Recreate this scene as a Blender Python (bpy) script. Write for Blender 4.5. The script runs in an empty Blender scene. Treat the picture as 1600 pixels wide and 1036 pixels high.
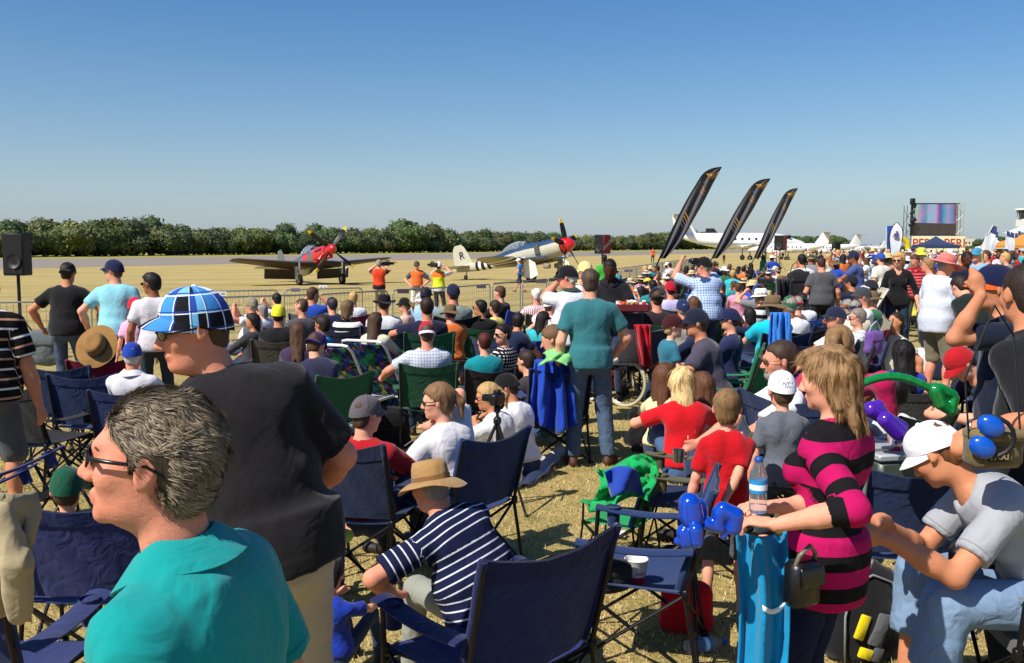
import bpy, bmesh, math, random
import numpy as np
from mathutils import Vector, Matrix, Euler
sc = bpy.context.scene
COL = sc.collection
R = math.radians
rnd = random.Random(7)

# ------------------------------------------------------------------ camera, sky, sun, exposure
F_PX = 1473.0            # focal length in pixels of the 1600 px wide photograph
HOR = 386.0              # row of the horizon
CAM_H = 1.98
PITCH = math.atan((518 - HOR) / F_PX)
cam_d = bpy.data.cameras.new('camera')
cam = bpy.data.objects.new('camera', cam_d)
COL.objects.link(cam)
cam.location = (0, 0, CAM_H)
cam.rotation_euler = (math.pi / 2 - PITCH, 0, 0)
cam_d.sensor_width = 36
cam_d.lens = 36 * F_PX / 1600
cam_d.clip_end = 6000
cam_d.clip_start = 0.05
sc.camera = cam

HAZE_K, HAZE_A, HAZE_C = 8.0, 0.72, (3.5, 4.5, 6.1, 1)
SKY_SAT, SKY_HUE, SKY_VAL = 1.42, 0.505, 1.13
SUN_EL, SUN_AZ = 48, 230        # degrees; azimuth clockwise from +Y (view axis)
world = bpy.data.worlds.new('World')
sc.world = world
world.use_nodes = True
wn = world.node_tree
for n in list(wn.nodes): wn.nodes.remove(n)
w_out = wn.nodes.new('ShaderNodeOutputWorld')
w_bg = wn.nodes.new('ShaderNodeBackground')
w_sky = wn.nodes.new('ShaderNodeTexSky')
w_sky.sky_type = 'NISHITA'
w_sky.sun_disc = False
w_sky.sun_elevation = R(SUN_EL)
w_sky.sun_rotation = R(SUN_AZ)
w_sky.altitude = 0
w_sky.air_density = 1.0
w_sky.dust_density = 0.6
w_sky.ozone_density = 2.5
w_bg.inputs['Strength'].default_value = 0.080
# sea haze low over the horizon: the sky pales to grey-blue there, all the way round
w_co = wn.nodes.new('ShaderNodeTexCoord'); w_sep = wn.nodes.new('ShaderNodeSeparateXYZ')
wn.links.new(w_co.outputs['Generated'], w_sep.inputs[0])
def _wm(op, a, b):
    n = wn.nodes.new('ShaderNodeMath'); n.operation = op
    for i, v in enumerate((a, b)):
        if isinstance(v, (int, float)): n.inputs[i].default_value = v
        else: wn.links.new(v, n.inputs[i])
    return n.outputs[0]
w_f = _wm('MULTIPLY', _wm('EXPONENT', _wm('MULTIPLY', _wm('ABSOLUTE', w_sep.outputs[2], 0), -HAZE_K), 0), HAZE_A)
w_mix = wn.nodes.new('ShaderNodeMix'); w_mix.data_type = 'RGBA'
w_hs = wn.nodes.new('ShaderNodeHueSaturation'); w_hs.inputs['Saturation'].default_value = SKY_SAT; w_hs.inputs['Hue'].default_value = SKY_HUE; w_hs.inputs['Value'].default_value = SKY_VAL
wn.links.new(w_sky.outputs[0], w_hs.inputs['Color'])
wn.links.new(w_f, w_mix.inputs[0]); wn.links.new(w_hs.outputs[0], w_mix.inputs[6]); w_mix.inputs[7].default_value = HAZE_C
wn.links.new(w_mix.outputs[2], w_bg.inputs['Color'])
wn.links.new(w_bg.outputs[0], w_out.inputs['Surface'])

sun_d = bpy.data.lights.new('sun', 'SUN')
sun_d.energy = 5.0
sun_d.angle = R(0.5)
sun_d.color = (1.0, 0.95, 0.87)
sun = bpy.data.objects.new('sun', sun_d)
COL.objects.link(sun)
_s = Vector((math.sin(R(SUN_AZ)) * math.cos(R(SUN_EL)), math.cos(R(SUN_AZ)) * math.cos(R(SUN_EL)), math.sin(R(SUN_EL))))
sun.rotation_euler = _s.to_track_quat('Z', 'Y').to_euler()
sun.location = (-30, -20, 40)

sc.view_settings.view_transform = 'Standard'
sc.view_settings.look = 'None'
sc.view_settings.exposure = 0.34
sc.view_settings.gamma = 1
sc.view_settings.use_curve_mapping = False

# ------------------------------------------------------------------ picture <-> place
def ray(px, py):
    x = (px - 800) / F_PX; y = (518 - py) / F_PX
    c, s = math.cos(PITCH), math.sin(PITCH)
    return Vector((x, c + y * s, -s + y * c))
def at(px, py, d):
    """point seen at pixel (px,py) of the photo, d metres along the view axis"""
    r = ray(px, py)
    return Vector((0, 0, CAM_H)) + r * (d / r.y)

def sstep(a, b, x):
    t = min(max((x - a) / (b - a), 0), 1)
    return t * t * (3 - 2 * t)
FENCE = [(-14.0, 15.2), (-8.1, 17.0), (-4.0, 19.6), (-1.2, 23.5), (1.43, 30), (5.0, 41), (9.1, 56), (16, 80), (26, 110), (40, 150)]
def fence_y(x):
    for (x0, y0), (x1, y1) in zip(FENCE, FENCE[1:]):
        if x <= x1: return y0 + (y1 - y0) * (x - x0) / (x1 - x0)
    return FENCE[-1][1]
def ground(x, y):
    z = 0.10 * sstep(1.5, 5, x) * sstep(8, 14, y) * (1 - sstep(60, 110, y))
    f = fence_y(max(min(x, 40), -14))
    z -= 0.42 * sstep(f - 4, f + 25, y)
    return z

# ------------------------------------------------------------------ objects
def srgb(h):
    h = h.lstrip('#')
    v = [int(h[i:i + 2], 16) / 255 for i in (0, 2, 4)]
    return tuple((c / 12.92 if c <= 0.04045 else ((c + 0.055) / 1.055) ** 2.4) for c in v) + (1.0,)
def tag(o, label=None, cat=None, group=None, kind=None):
    if label: o['label'] = label
    if cat: o['category'] = cat
    if group: o['group'] = group
    if kind: o['kind'] = kind
    return o
def empty(name, loc=(0, 0, 0), rz=0, s=1):
    o = bpy.data.objects.new(name, None)
    COL.objects.link(o)
    o.location = loc; o.rotation_euler = (0, 0, rz); o.scale = (s, s, s)
    o.empty_display_size = 0.1
    return o
def link(name, me, mat=None, parent=None, color=None, loc=None, rot=None):
    o = bpy.data.objects.new(name, me)
    COL.objects.link(o)
    if mat is not None and len(me.materials) == 0: me.materials.append(mat)
    if parent: o.parent = parent
    if color is not None: o.color = color if not isinstance(color, str) else srgb(color)
    if loc is not None: o.location = loc
    if rot is not None: o.rotation_euler = rot
    return o
def copy_tree(o, parent=None):
    c = o.copy(); COL.objects.link(c); c.parent = parent
    for ch in o.children: copy_tree(ch, c)
    return c
def np_mesh(name, V, Q, smooth=True, attrs=None):
    """mesh from numpy verts and a list/array of quads (or tris)"""
    me = bpy.data.meshes.new(name)
    V = np.asarray(V, dtype=np.float32); Q = np.asarray(Q, dtype=np.int32)
    n = Q.shape[1] if len(Q) else 4
    me.vertices.add(len(V)); me.vertices.foreach_set('co', V.ravel())
    me.loops.add(Q.size); me.loops.foreach_set('vertex_index', Q.ravel())
    me.polygons.add(len(Q))
    me.polygons.foreach_set('loop_start', np.arange(0, Q.size, n, dtype=np.int32))
    try: me.polygons.foreach_set('loop_total', np.full(len(Q), n, dtype=np.int32))
    except Exception: pass
    me.polygons.foreach_set('use_smooth', np.full(len(Q), smooth, dtype=bool))
    if attrs:
        for k, a in attrs.items():
            a = np.asarray(a, dtype=np.float32)
            if a.ndim == 1:
                at_ = me.attributes.new(k, 'FLOAT', 'POINT'); at_.data.foreach_set('value', a)
            else:
                at_ = me.attributes.new(k, 'FLOAT_VECTOR', 'POINT'); at_.data.foreach_set('vector', a.ravel())
    me.update(calc_edges=True)
    return me

class MB:
    """collects primitive shapes into one mesh"""
    def __init__(s): s.v = []; s.f = []; s.m = []; s.mi = 0
    def mat(s, i): s.mi = i; return s
    def add(s, vs, fs):
        b = len(s.v)
        s.v += [tuple(v) for v in vs]
        for f in fs: s.f.append(tuple(i + b for i in f)); s.m.append(s.mi)
        return s
    def box(s, c, sz, rot=None, taper=1.0):
        c = Vector(c); hx, hy, hz = sz[0] / 2, sz[1] / 2, sz[2] / 2
        vs = []
        for z, t in ((-hz, 1), (hz, taper)):
            for x, y in ((-hx, -hy), (hx, -hy), (hx, hy), (-hx, hy)):
                p = Vector((x * t, y * t, z))
                if rot is not None: p = rot @ p
                vs.append(c + p)
        return s.add(vs, [(3, 2, 1, 0), (4, 5, 6, 7), (0, 1, 5, 4), (1, 2, 6, 5), (2, 3, 7, 6), (3, 0, 4, 7)])
    def rbox(s, c, sz, r=0.02, rot=None):
        """box with chamfered edges (all 12)"""
        c = Vector(c); h = [a / 2 for a in sz]; r = min(r, *[a * 0.49 for a in h])
        vs = []; idx = {}
        for sx in (-1, 1):
            for sy in (-1, 1):
                for sz_ in (-1, 1):
                    for ax in range(3):
                        q = [sx * (h[0] - r), sy * (h[1] - r), sz_ * (h[2] - r)]
                        q[ax] = (sx, sy, sz_)[ax] * h[ax]
                        idx[(sx, sy, sz_, ax)] = len(vs)
                        p = Vector(q)
                        if rot is not None: p = rot @ p
                        vs.append(c + p)
        fs = []
        for ax in range(3):
            o1, o2 = [a for a in range(3) if a != ax]
            for sg in (-1, 1):
                ring = []
                for a, b in ((-1, -1), (1, -1), (1, 1), (-1, 1)):
                    k = [0, 0, 0]; k[ax] = sg; k[o1] = a; k[o2] = b
                    ring.append(idx[(k[0], k[1], k[2], ax)])
                fs.append(tuple(ring))
        for ax in range(3):
            o1, o2 = [a for a in range(3) if a != ax]
            for a in (-1, 1):
                for b in (-1, 1):
                    k = [0, 0, 0]; k[o1] = a; k[o2] = b
                    k1 = list(k); k1[ax] = -1; k2 = list(k); k2[ax] = 1
                    fs.append((idx[(*k1, o1)], idx[(*k2, o1)], idx[(*k2, o2)], idx[(*k1, o2)]))
        for sx in (-1, 1):
            for sy in (-1, 1):
                for sz_ in (-1, 1):
                    fs.append((idx[(sx, sy, sz_, 0)], idx[(sx, sy, sz_, 1)], idx[(sx, sy, sz_, 2)]))
        return s.add(vs, fs)
    def tube(s, pts, r, n=8, cap=True, closed=False):
        pts = [Vector(p) for p in pts]; m = len(pts)
        rs = r if isinstance(r, (list, tuple)) else [r] * m
        vs = []; fs = []; up = None
        for i, p in enumerate(pts):
            if closed: t = pts[(i + 1) % m] - pts[(i - 1) % m]
            else: t = (pts[min(i + 1, m - 1)] - pts[max(i - 1, 0)])
            t = t.normalized() if t.length > 1e-9 else Vector((0, 0, 1))
            if up is None:
                up = Vector((0, 0, 1)) if abs(t.z) < 0.9 else Vector((0, 1, 0))
            a = t.cross(up)
            if a.length < 1e-5: a = t.cross(Vector((1, 0.1, 0)))
            a.normalize(); b = a.cross(t).normalized(); up = b
            for k in range(n):
                w = 2 * math.pi * k / n
                vs.append(p + (a * math.cos(w) + b * math.sin(w)) * rs[i])
        for i in range(m if closed else m - 1):
            j = (i + 1) % m
            for k in range(n):
                l = (k + 1) % n
                fs.append((i * n + k, j * n + k, j * n + l, i * n + l))
        if cap and not closed:
            fs.append(tuple(range(n))); fs.append(tuple(reversed(range((m - 1) * n, m * n))))
        return s.add(vs, fs)
    def lathe(s, prof, c=(0, 0, 0), n=24, rot=None, cap=False, sx=1, sy=1):
        """prof: (radius, height) list, axis local z"""
        c = Vector(c); vs = []; fs = []
        for r, z in prof:
            for k in range(n):
                w = 2 * math.pi * k / n
                p = Vector((r * math.cos(w) * sx, r * math.sin(w) * sy, z))
                if rot is not None: p = rot @ p
                vs.append(c + p)
        for i in range(len(prof) - 1):
            for k in range(n):
                l = (k + 1) % n
                fs.append((i * n + k, i * n + l, (i + 1) * n + l, (i + 1) * n + k))
        if cap:
            fs.append(tuple(reversed(range(n)))); fs.append(tuple(range((len(prof) - 1) * n, len(prof) * n)))
        return s.add(vs, fs)
    def ball(s, c, r, n=10, rot=None):
        rr = r if isinstance(r, (tuple, list)) else (r, r, r)
        c = Vector(c); vs = []; fs = []; m = max(4, n // 2 + 1)
        for i in range(m + 1):
            t = math.pi * i / m
            for k in range(n):
                w = 2 * math.pi * k / n
                p = Vector((rr[0] * math.sin(t) * math.cos(w), rr[1] * math.sin(t) * math.sin(w), rr[2] * math.cos(t)))
                if rot is not None: p = rot @ p
                vs.append(c + p)
        for i in range(m):
            for k in range(n):
                l = (k + 1) % n
                fs.append((i * n + k, (i + 1) * n + k, (i + 1) * n + l, i * n + l))
        return s.add(vs, fs)
    def grid(s, fn, nu, nv, thick=0):
        """fn(u,v)->point; a sheet, closed with thickness if thick"""
        P = [[Vector(fn(i / nu, j / nv)) for j in range(nv + 1)] for i in range(nu + 1)]
        W = nv + 1
        vs = [p for row in P for p in row]
        fs = [(i * W + j, (i + 1) * W + j, (i + 1) * W + j + 1, i * W + j + 1) for i in range(nu) for j in range(nv)]
        if thick:
            N = []
            for i in range(nu + 1):
                for j in range(nv + 1):
                    a = P[min(i + 1, nu)][j] - P[max(i - 1, 0)][j]; b = P[i][min(j + 1, nv)] - P[i][max(j - 1, 0)]
                    n_ = a.cross(b); n_ = n_.normalized() if n_.length > 1e-12 else Vector((0, 0, 1))
                    N.append(n_)
            B = len(vs)
            vs = [p + n_ * thick / 2 for p, n_ in zip(vs, N)] + [p - n_ * thick / 2 for p, n_ in zip(vs, N)]
            fs = fs + [tuple(reversed([k + B for k in f])) for f in fs]
            for i in range(nu):
                fs.append((i * W, i * W + B, (i + 1) * W + B, (i + 1) * W))
                fs.append((i * W + nv, (i + 1) * W + nv, (i + 1) * W + nv + B, i * W + nv + B))
            for j in range(nv):
                fs.append((j, j + 1, j + 1 + B, j + B))
                fs.append((nu * W + j, nu * W + j + B, nu * W + j + 1 + B, nu * W + j + 1))
        return s.add(vs, fs)
    def poly(s, pts, thick, axis=(0, 1, 0)):
        """flat outline extruded by thick along axis"""
        a = Vector(axis).normalized() * thick / 2
        n = len(pts); pts = [Vector(p) for p in pts]
        vs = [p - a for p in pts] + [p + a for p in pts]
        fs = [tuple(range(n)), tuple(reversed(range(n, 2 * n)))]
        for i in range(n):
            j = (i + 1) % n; fs.append((i, i + n, j + n, j))
        return s.add(vs, fs)
    def xf(s, M, start=0):
        for i in range(start, len(s.v)): s.v[i] = tuple(M @ Vector(s.v[i]))
        return s
    def mesh(s, name='mesh', smooth=False, mats=()):
        me = bpy.data.meshes.new(name)
        me.from_pydata(s.v, [], s.f)
        for m in mats: me.materials.append(m)
        if len(mats) > 1: me.polygons.foreach_set('material_index', s.m)
        bm = bmesh.new(); bm.from_mesh(me)
        bmesh.ops.recalc_face_normals(bm, faces=bm.faces)
        bm.to_mesh(me); bm.free()
        if smooth is True: me.polygons.foreach_set('use_smooth', [True] * len(me.polygons))
        elif smooth:
            me.polygons.foreach_set('use_smooth', [True] * len(me.polygons))
            me.set_sharp_from_angle(angle=R(smooth))
        me.update()
        return me
    def build(s, name, mat, parent=None, smooth=40, color=None, loc=None, rot=None):
        mats = mat if isinstance(mat, (list, tuple)) else [mat]
        return link(name, s.mesh(name, smooth, mats), None, parent, color, loc, rot)

# ------------------------------------------------------------------ materials
MATS = {}
class NT:
    """small helper to wire shader nodes"""
    def __init__(s, name, rough=0.8, spec=0.3):
        s.m = bpy.data.materials.new(name); s.m.use_nodes = True
        s.t = s.m.node_tree; s.n = s.t.nodes
        s.p = s.n['Principled BSDF']
        s.p.inputs['Roughness'].default_value = rough
        s.p.inputs['Specular IOR Level'].default_value = spec
    def new(s, typ, **kw):
        n = s.n.new(typ)
        for k, v in kw.items(): setattr(n, k, v)
        return n
    def lk(s, a, b): s.t.links.new(a, b); return s
    def math(s, op, a, b=None, c=None):
        n = s.new('ShaderNodeMath', operation=op)
        for i, v in enumerate((a, b, c)):
            if v is None: continue
            if isinstance(v, (int, float)): n.inputs[i].default_value = v
            else: s.lk(v, n.inputs[i])
        return n.outputs[0]
    def mix(s, fac, a, b, mode='MIX'):
        n = s.new('ShaderNodeMix', data_type='RGBA', blend_type=mode)
        for sock, v in ((n.inputs[0], fac), (n.inputs[6], a), (n.inputs[7], b)):
            if isinstance(v, (int, float)): sock.default_value = v
            elif isinstance(v, (tuple, list)): sock.default_value = v
            else: s.lk(v, sock)
        return n.outputs[2]
    def noise(s, scale, detail=3, rough=0.5, vec=None, dist=0):
        n = s.new('ShaderNodeTexNoise')
        n.inputs['Scale'].default_value = scale; n.inputs['Detail'].default_value = detail
        n.inputs['Roughness'].default_value = rough; n.inputs['Distortion'].default_value = dist
        if vec is not None: s.lk(vec, n.inputs['Vector'])
        return n
    def ramp(s, fac, stops):
        n = s.new('ShaderNodeValToRGB')
        el = n.color_ramp.elements
        while len(el) > 1: el.remove(el[-1])
        el[0].position = stops[0][0]; el[0].color = stops[0][1]
        for p, c in stops[1:]:
            e = el.new(p); e.color = c
        s.lk(fac, n.inputs[0])
        return n.outputs[0]
    def coord(s, which='Object'): return s.new('ShaderNodeTexCoord').outputs[which]
    def mapping(s, vec, scale=(1, 1, 1), rot=(0, 0, 0), loc=(0, 0, 0)):
        n = s.new('ShaderNodeMapping')
        n.inputs['Scale'].default_value = scale; n.inputs['Rotation'].default_value = rot; n.inputs['Location'].default_value = loc
        s.lk(vec, n.inputs['Vector']); return n.outputs[0]
    def attr(s, name, out='Vector'):
        n = s.new('ShaderNodeAttribute'); n.attribute_name = name; return n.outputs[out]
    def ocol(s): return s.new('ShaderNodeObjectInfo').outputs['Color']
    def base(s, v):
        if isinstance(v, (tuple, list)): s.p.inputs['Base Color'].default_value = v
        else: s.lk(v, s.p.inputs['Base Color'])
        return s
    def bump(s, h, strength=0.3, dist=0.01):
        b = s.new('ShaderNodeBump'); b.inputs['Strength'].default_value = strength; b.inputs['Distance'].default_value = dist
        s.lk(h, b.inputs['Height']); s.lk(b.outputs[0], s.p.inputs['Normal']); return s

def flat(name, col, rough=0.6, metal=0, spec=0.4, var=0.06, emit=None, coat=0):
    """plain material with a faint unevenness of colour and gloss"""
    key = ('flat', name)
    if key in MATS: return MATS[key]
    t = NT(name, rough, spec)
    c = srgb(col) if isinstance(col, str) else col
    n = t.noise(9, 4, 0.6, t.coord('Object'))
    dk = tuple(x * (1 - var * 2) for x in c[:3]) + (1,); lt = tuple(min(1, x * (1 + var)) for x in c[:3]) + (1,)
    t.base(t.ramp(n.outputs[0], [(0.3, dk), (0.7, lt)]))
    t.p.inputs['Metallic'].default_value = metal
    if coat: t.p.inputs['Coat Weight'].default_value = coat
    if emit:
        t.p.inputs['Emission Color'].default_value = c; t.p.inputs['Emission Strength'].default_value = emit
    MATS[key] = t.m
    return t.m

def cloth_mat(weave=True):
    if 'cloth' in MATS: return MATS['cloth']
    t = NT('woven_cloth', 0.9, 0.15)
    oc = t.ocol(); co = t.coord('Object')
    n1 = t.noise(6, 4, 0.6, co); n2 = t.noise(45, 3, 0.6, co)
    f = t.math('MULTIPLY_ADD', n1.outputs[0], 0.34, 0.83)
    hem = t.math('COMPARE', t.attr('hem', 'Fac'), .021, .0022); f = t.math('MULTIPLY', f, t.math('SUBTRACT', 1.0, t.math('MULTIPLY', hem, .35)))
    v = t.new('ShaderNodeVectorMath', operation='SCALE'); t.lk(oc, v.inputs[0]); t.lk(f, v.inputs['Scale'])
    t.base(v.outputs[0])
    h = t.math('ADD', t.math('MULTIPLY', t.noise(9, 2, 0.5, co, 1.4).outputs[0], 1.0), t.math('MULTIPLY', n2.outputs[0], 0.07)); h = t.math('SUBTRACT', h, t.math('MULTIPLY', hem, .10)); h = t.math('ADD', h, t.math('MULTIPLY', t.noise(420, 1, .5, co).outputs[0], .02))
    t.bump(h, 0.45, 0.02)
    t.p.inputs['Sheen Weight'].default_value = 0.15
    MATS['cloth'] = t.m
    return t.m
def pattern_mat(name, fn, rough=0.9):
    """cloth whose colour comes from the 'pat' attribute (u across, v down, w sleeve flag)"""
    if name in MATS: return MATS[name]
    t = NT(name, rough, 0.15)
    pv = t.attr('pat'); sp = t.new('ShaderNodeSeparateXYZ'); t.lk(pv, sp.inputs[0])
    col = fn(t, sp.outputs[0], sp.outputs[1], sp.outputs[2])
    co = t.coord('Object')
    n1 = t.noise(6, 4, 0.6, co)
    f = t.math('MULTIPLY_ADD', n1.outputs[0], 0.3, 0.85)
    v = t.new('ShaderNodeVectorMath', operation='SCALE'); t.lk(col, v.inputs[0]); t.lk(f, v.inputs['Scale'])
    t.base(v.outputs[0])
    h = t.math('ADD', t.noise(9, 2, 0.5, co, 1.4).outputs[0], t.math('MULTIPLY', t.noise(60, 2, 0.5, co).outputs[0], 0.08))
    t.bump(h, 0.4, 0.02)
    MATS[name] = t.m
    return t.m
def stripes(name, base, line, period, width, axis='v', second=None):
    def fn(t, u, v, w):
        s = v if axis == 'v' else u
        fr = t.math('FRACT', t.math('DIVIDE', t.math('ADD', s, 10), period))
        m = t.math('LESS_THAN', fr, width)
        l = srgb(line)
        if second:
            fr2 = t.math('FRACT', t.math('DIVIDE', t.math('ADD', s, 10), period * 2))
            l = t.mix(t.math('LESS_THAN', fr2, 0.5), srgb(line), srgb(second))
        return t.mix(m, srgb(base), l)
    return pattern_mat(name, fn)
def checks(name, base, line, period, width):
    def fn(t, u, v, w):
        a = t.math('LESS_THAN', t.math('FRACT', t.math('DIVIDE', t.math('ADD', v, 10), period)), width)
        b = t.math('LESS_THAN', t.math('FRACT', t.math('DIVIDE', t.math('ADD', u, 10), period)), width)
        m = t.math('MULTIPLY', t.math('ADD', a, b), 0.5)
        return t.mix(m, srgb(base), srgb(line))
    return pattern_mat(name, fn)
def dots(name, base, dot, period, rad):
    def fn(t, u, v, w):
        a = t.math('SUBTRACT', t.math('FRACT', t.math('DIVIDE', t.math('ADD', v, 10), period)), 0.5)
        b = t.math('SUBTRACT', t.math('FRACT', t.math('DIVIDE', t.math('ADD', u, 10), period)), 0.5)
        d = t.math('SQRT', t.math('ADD', t.math('MULTIPLY', a, a), t.math('MULTIPLY', b, b)))
        return t.mix(t.math('LESS_THAN', d, rad), srgb(base), srgb(dot))
    return pattern_mat(name, fn)
def skin_mat():
    if 'skin' in MATS: return MATS['skin']
    t = NT('skin', 0.6, 0.26)
    co = t.coord('Object'); oc = t.ocol()
    n = t.noise(22, 4, 0.6, co); n2 = t.noise(7, 2, 0.5, co)
    lip = t.attr('tint', 'Fac')
    red = t.mix(t.math('MULTIPLY', n2.outputs[0], 0.75), oc, t.mix(1.0, oc, (1.0, 0.66, 0.6, 1), 'MULTIPLY'))
    f = t.math('MULTIPLY_ADD', n.outputs[0], 0.44, 0.78)
    v = t.new('ShaderNodeVectorMath', operation='SCALE'); t.lk(red, v.inputs[0]); t.lk(f, v.inputs['Scale'])
    t.base(t.mix(lip, v.outputs[0], t.mix(1.0, v.outputs[0], (0.72, 0.42, 0.42, 1), 'MULTIPLY')))
    t.bump(t.math('ADD', t.noise(260, 3, 0.7, co).outputs[0], t.math('MULTIPLY', t.noise(26, 4, 0.6, t.mapping(co, (1, 1, 2.2)), 1.0).outputs[0], 1.6)), 0.35, 0.0025)
    t.p.inputs['Subsurface Weight'].default_value = 0.12
    t.p.inputs['Subsurface Radius'].default_value = (0.02, 0.008, 0.004)
    t.p.inputs['Subsurface Scale'].default_value = 0.5
    MATS['skin'] = t.m
    return t.m
def hair_mat():
    if 'hair' in MATS: return MATS['hair']
    t = NT('hair', 0.62, 0.3)
    co = t.coord('Object'); oc = t.ocol()
    w = t.noise(38, 3, 0.6, t.mapping(co, (1, 1, 0.18)), 0.5)
    v = t.new('ShaderNodeVectorMath', operation='SCALE'); t.lk(oc, v.inputs[0])
    sh = t.attr('shade', 'Fac')
    f = t.math('MULTIPLY_ADD', w.outputs[0], 1.1, 0.45)
    t.lk(t.math('ADD', f, sh), v.inputs['Scale'])
    t.base(v.outputs[0])
    t.bump(w.outputs[0], 0.6, 0.012)
    MATS['hair'] = t.m
    return t.m
# ------------------------------------------------------------------ distance-field modeller (organic shapes)
_rs = np.random.RandomState(3)
_HT = _rs.rand(4096).astype(np.float32)
def vnoise(P, scale, seed=0):
    """smooth value noise in [-1,1] at points P (n,3)"""
    Q = P * scale + 100.0 + seed * 17.3
    I = np.floor(Q).astype(np.int64); Fr = (Q - I).astype(np.float32)
    Fr = Fr * Fr * (3 - 2 * Fr)
    out = np.zeros(len(P), np.float32)
    for dx in (0, 1):
        wx = Fr[:, 0] if dx else 1 - Fr[:, 0]
        for dy in (0, 1):
            wy = Fr[:, 1] if dy else 1 - Fr[:, 1]
            for dz in (0, 1):
                wz = Fr[:, 2] if dz else 1 - Fr[:, 2]
                h = ((I[:, 0] + dx) * 73856093 ^ (I[:, 1] + dy) * 19349663 ^ (I[:, 2] + dz) * 83492791) & 4095
                out += wx * wy * wz * _HT[h]
    return out * 2 - 1

def A(*v): return np.array(v, dtype=np.float64)
def unit(v): n = np.linalg.norm(v); return v / n if n > 1e-9 else v
def frame(fwd, up):
    """rows: right, forward, up"""
    f = unit(fwd); r = unit(np.cross(f, up)); u = np.cross(r, f)
    return np.array([r, f, u])
def rotm(yaw=0, pitch=0, roll=0):
    """columns are local x,y,z axes; yaw about z, pitch up/down about x, roll about y (degrees)"""
    return np.array(Euler((R(pitch), R(roll), 0), 'XYZ').to_matrix()) if yaw == 0 else np.array(Matrix.Rotation(R(yaw), 3, 'Z') @ Euler((R(pitch), R(roll), 0), 'XYZ').to_matrix())

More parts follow.
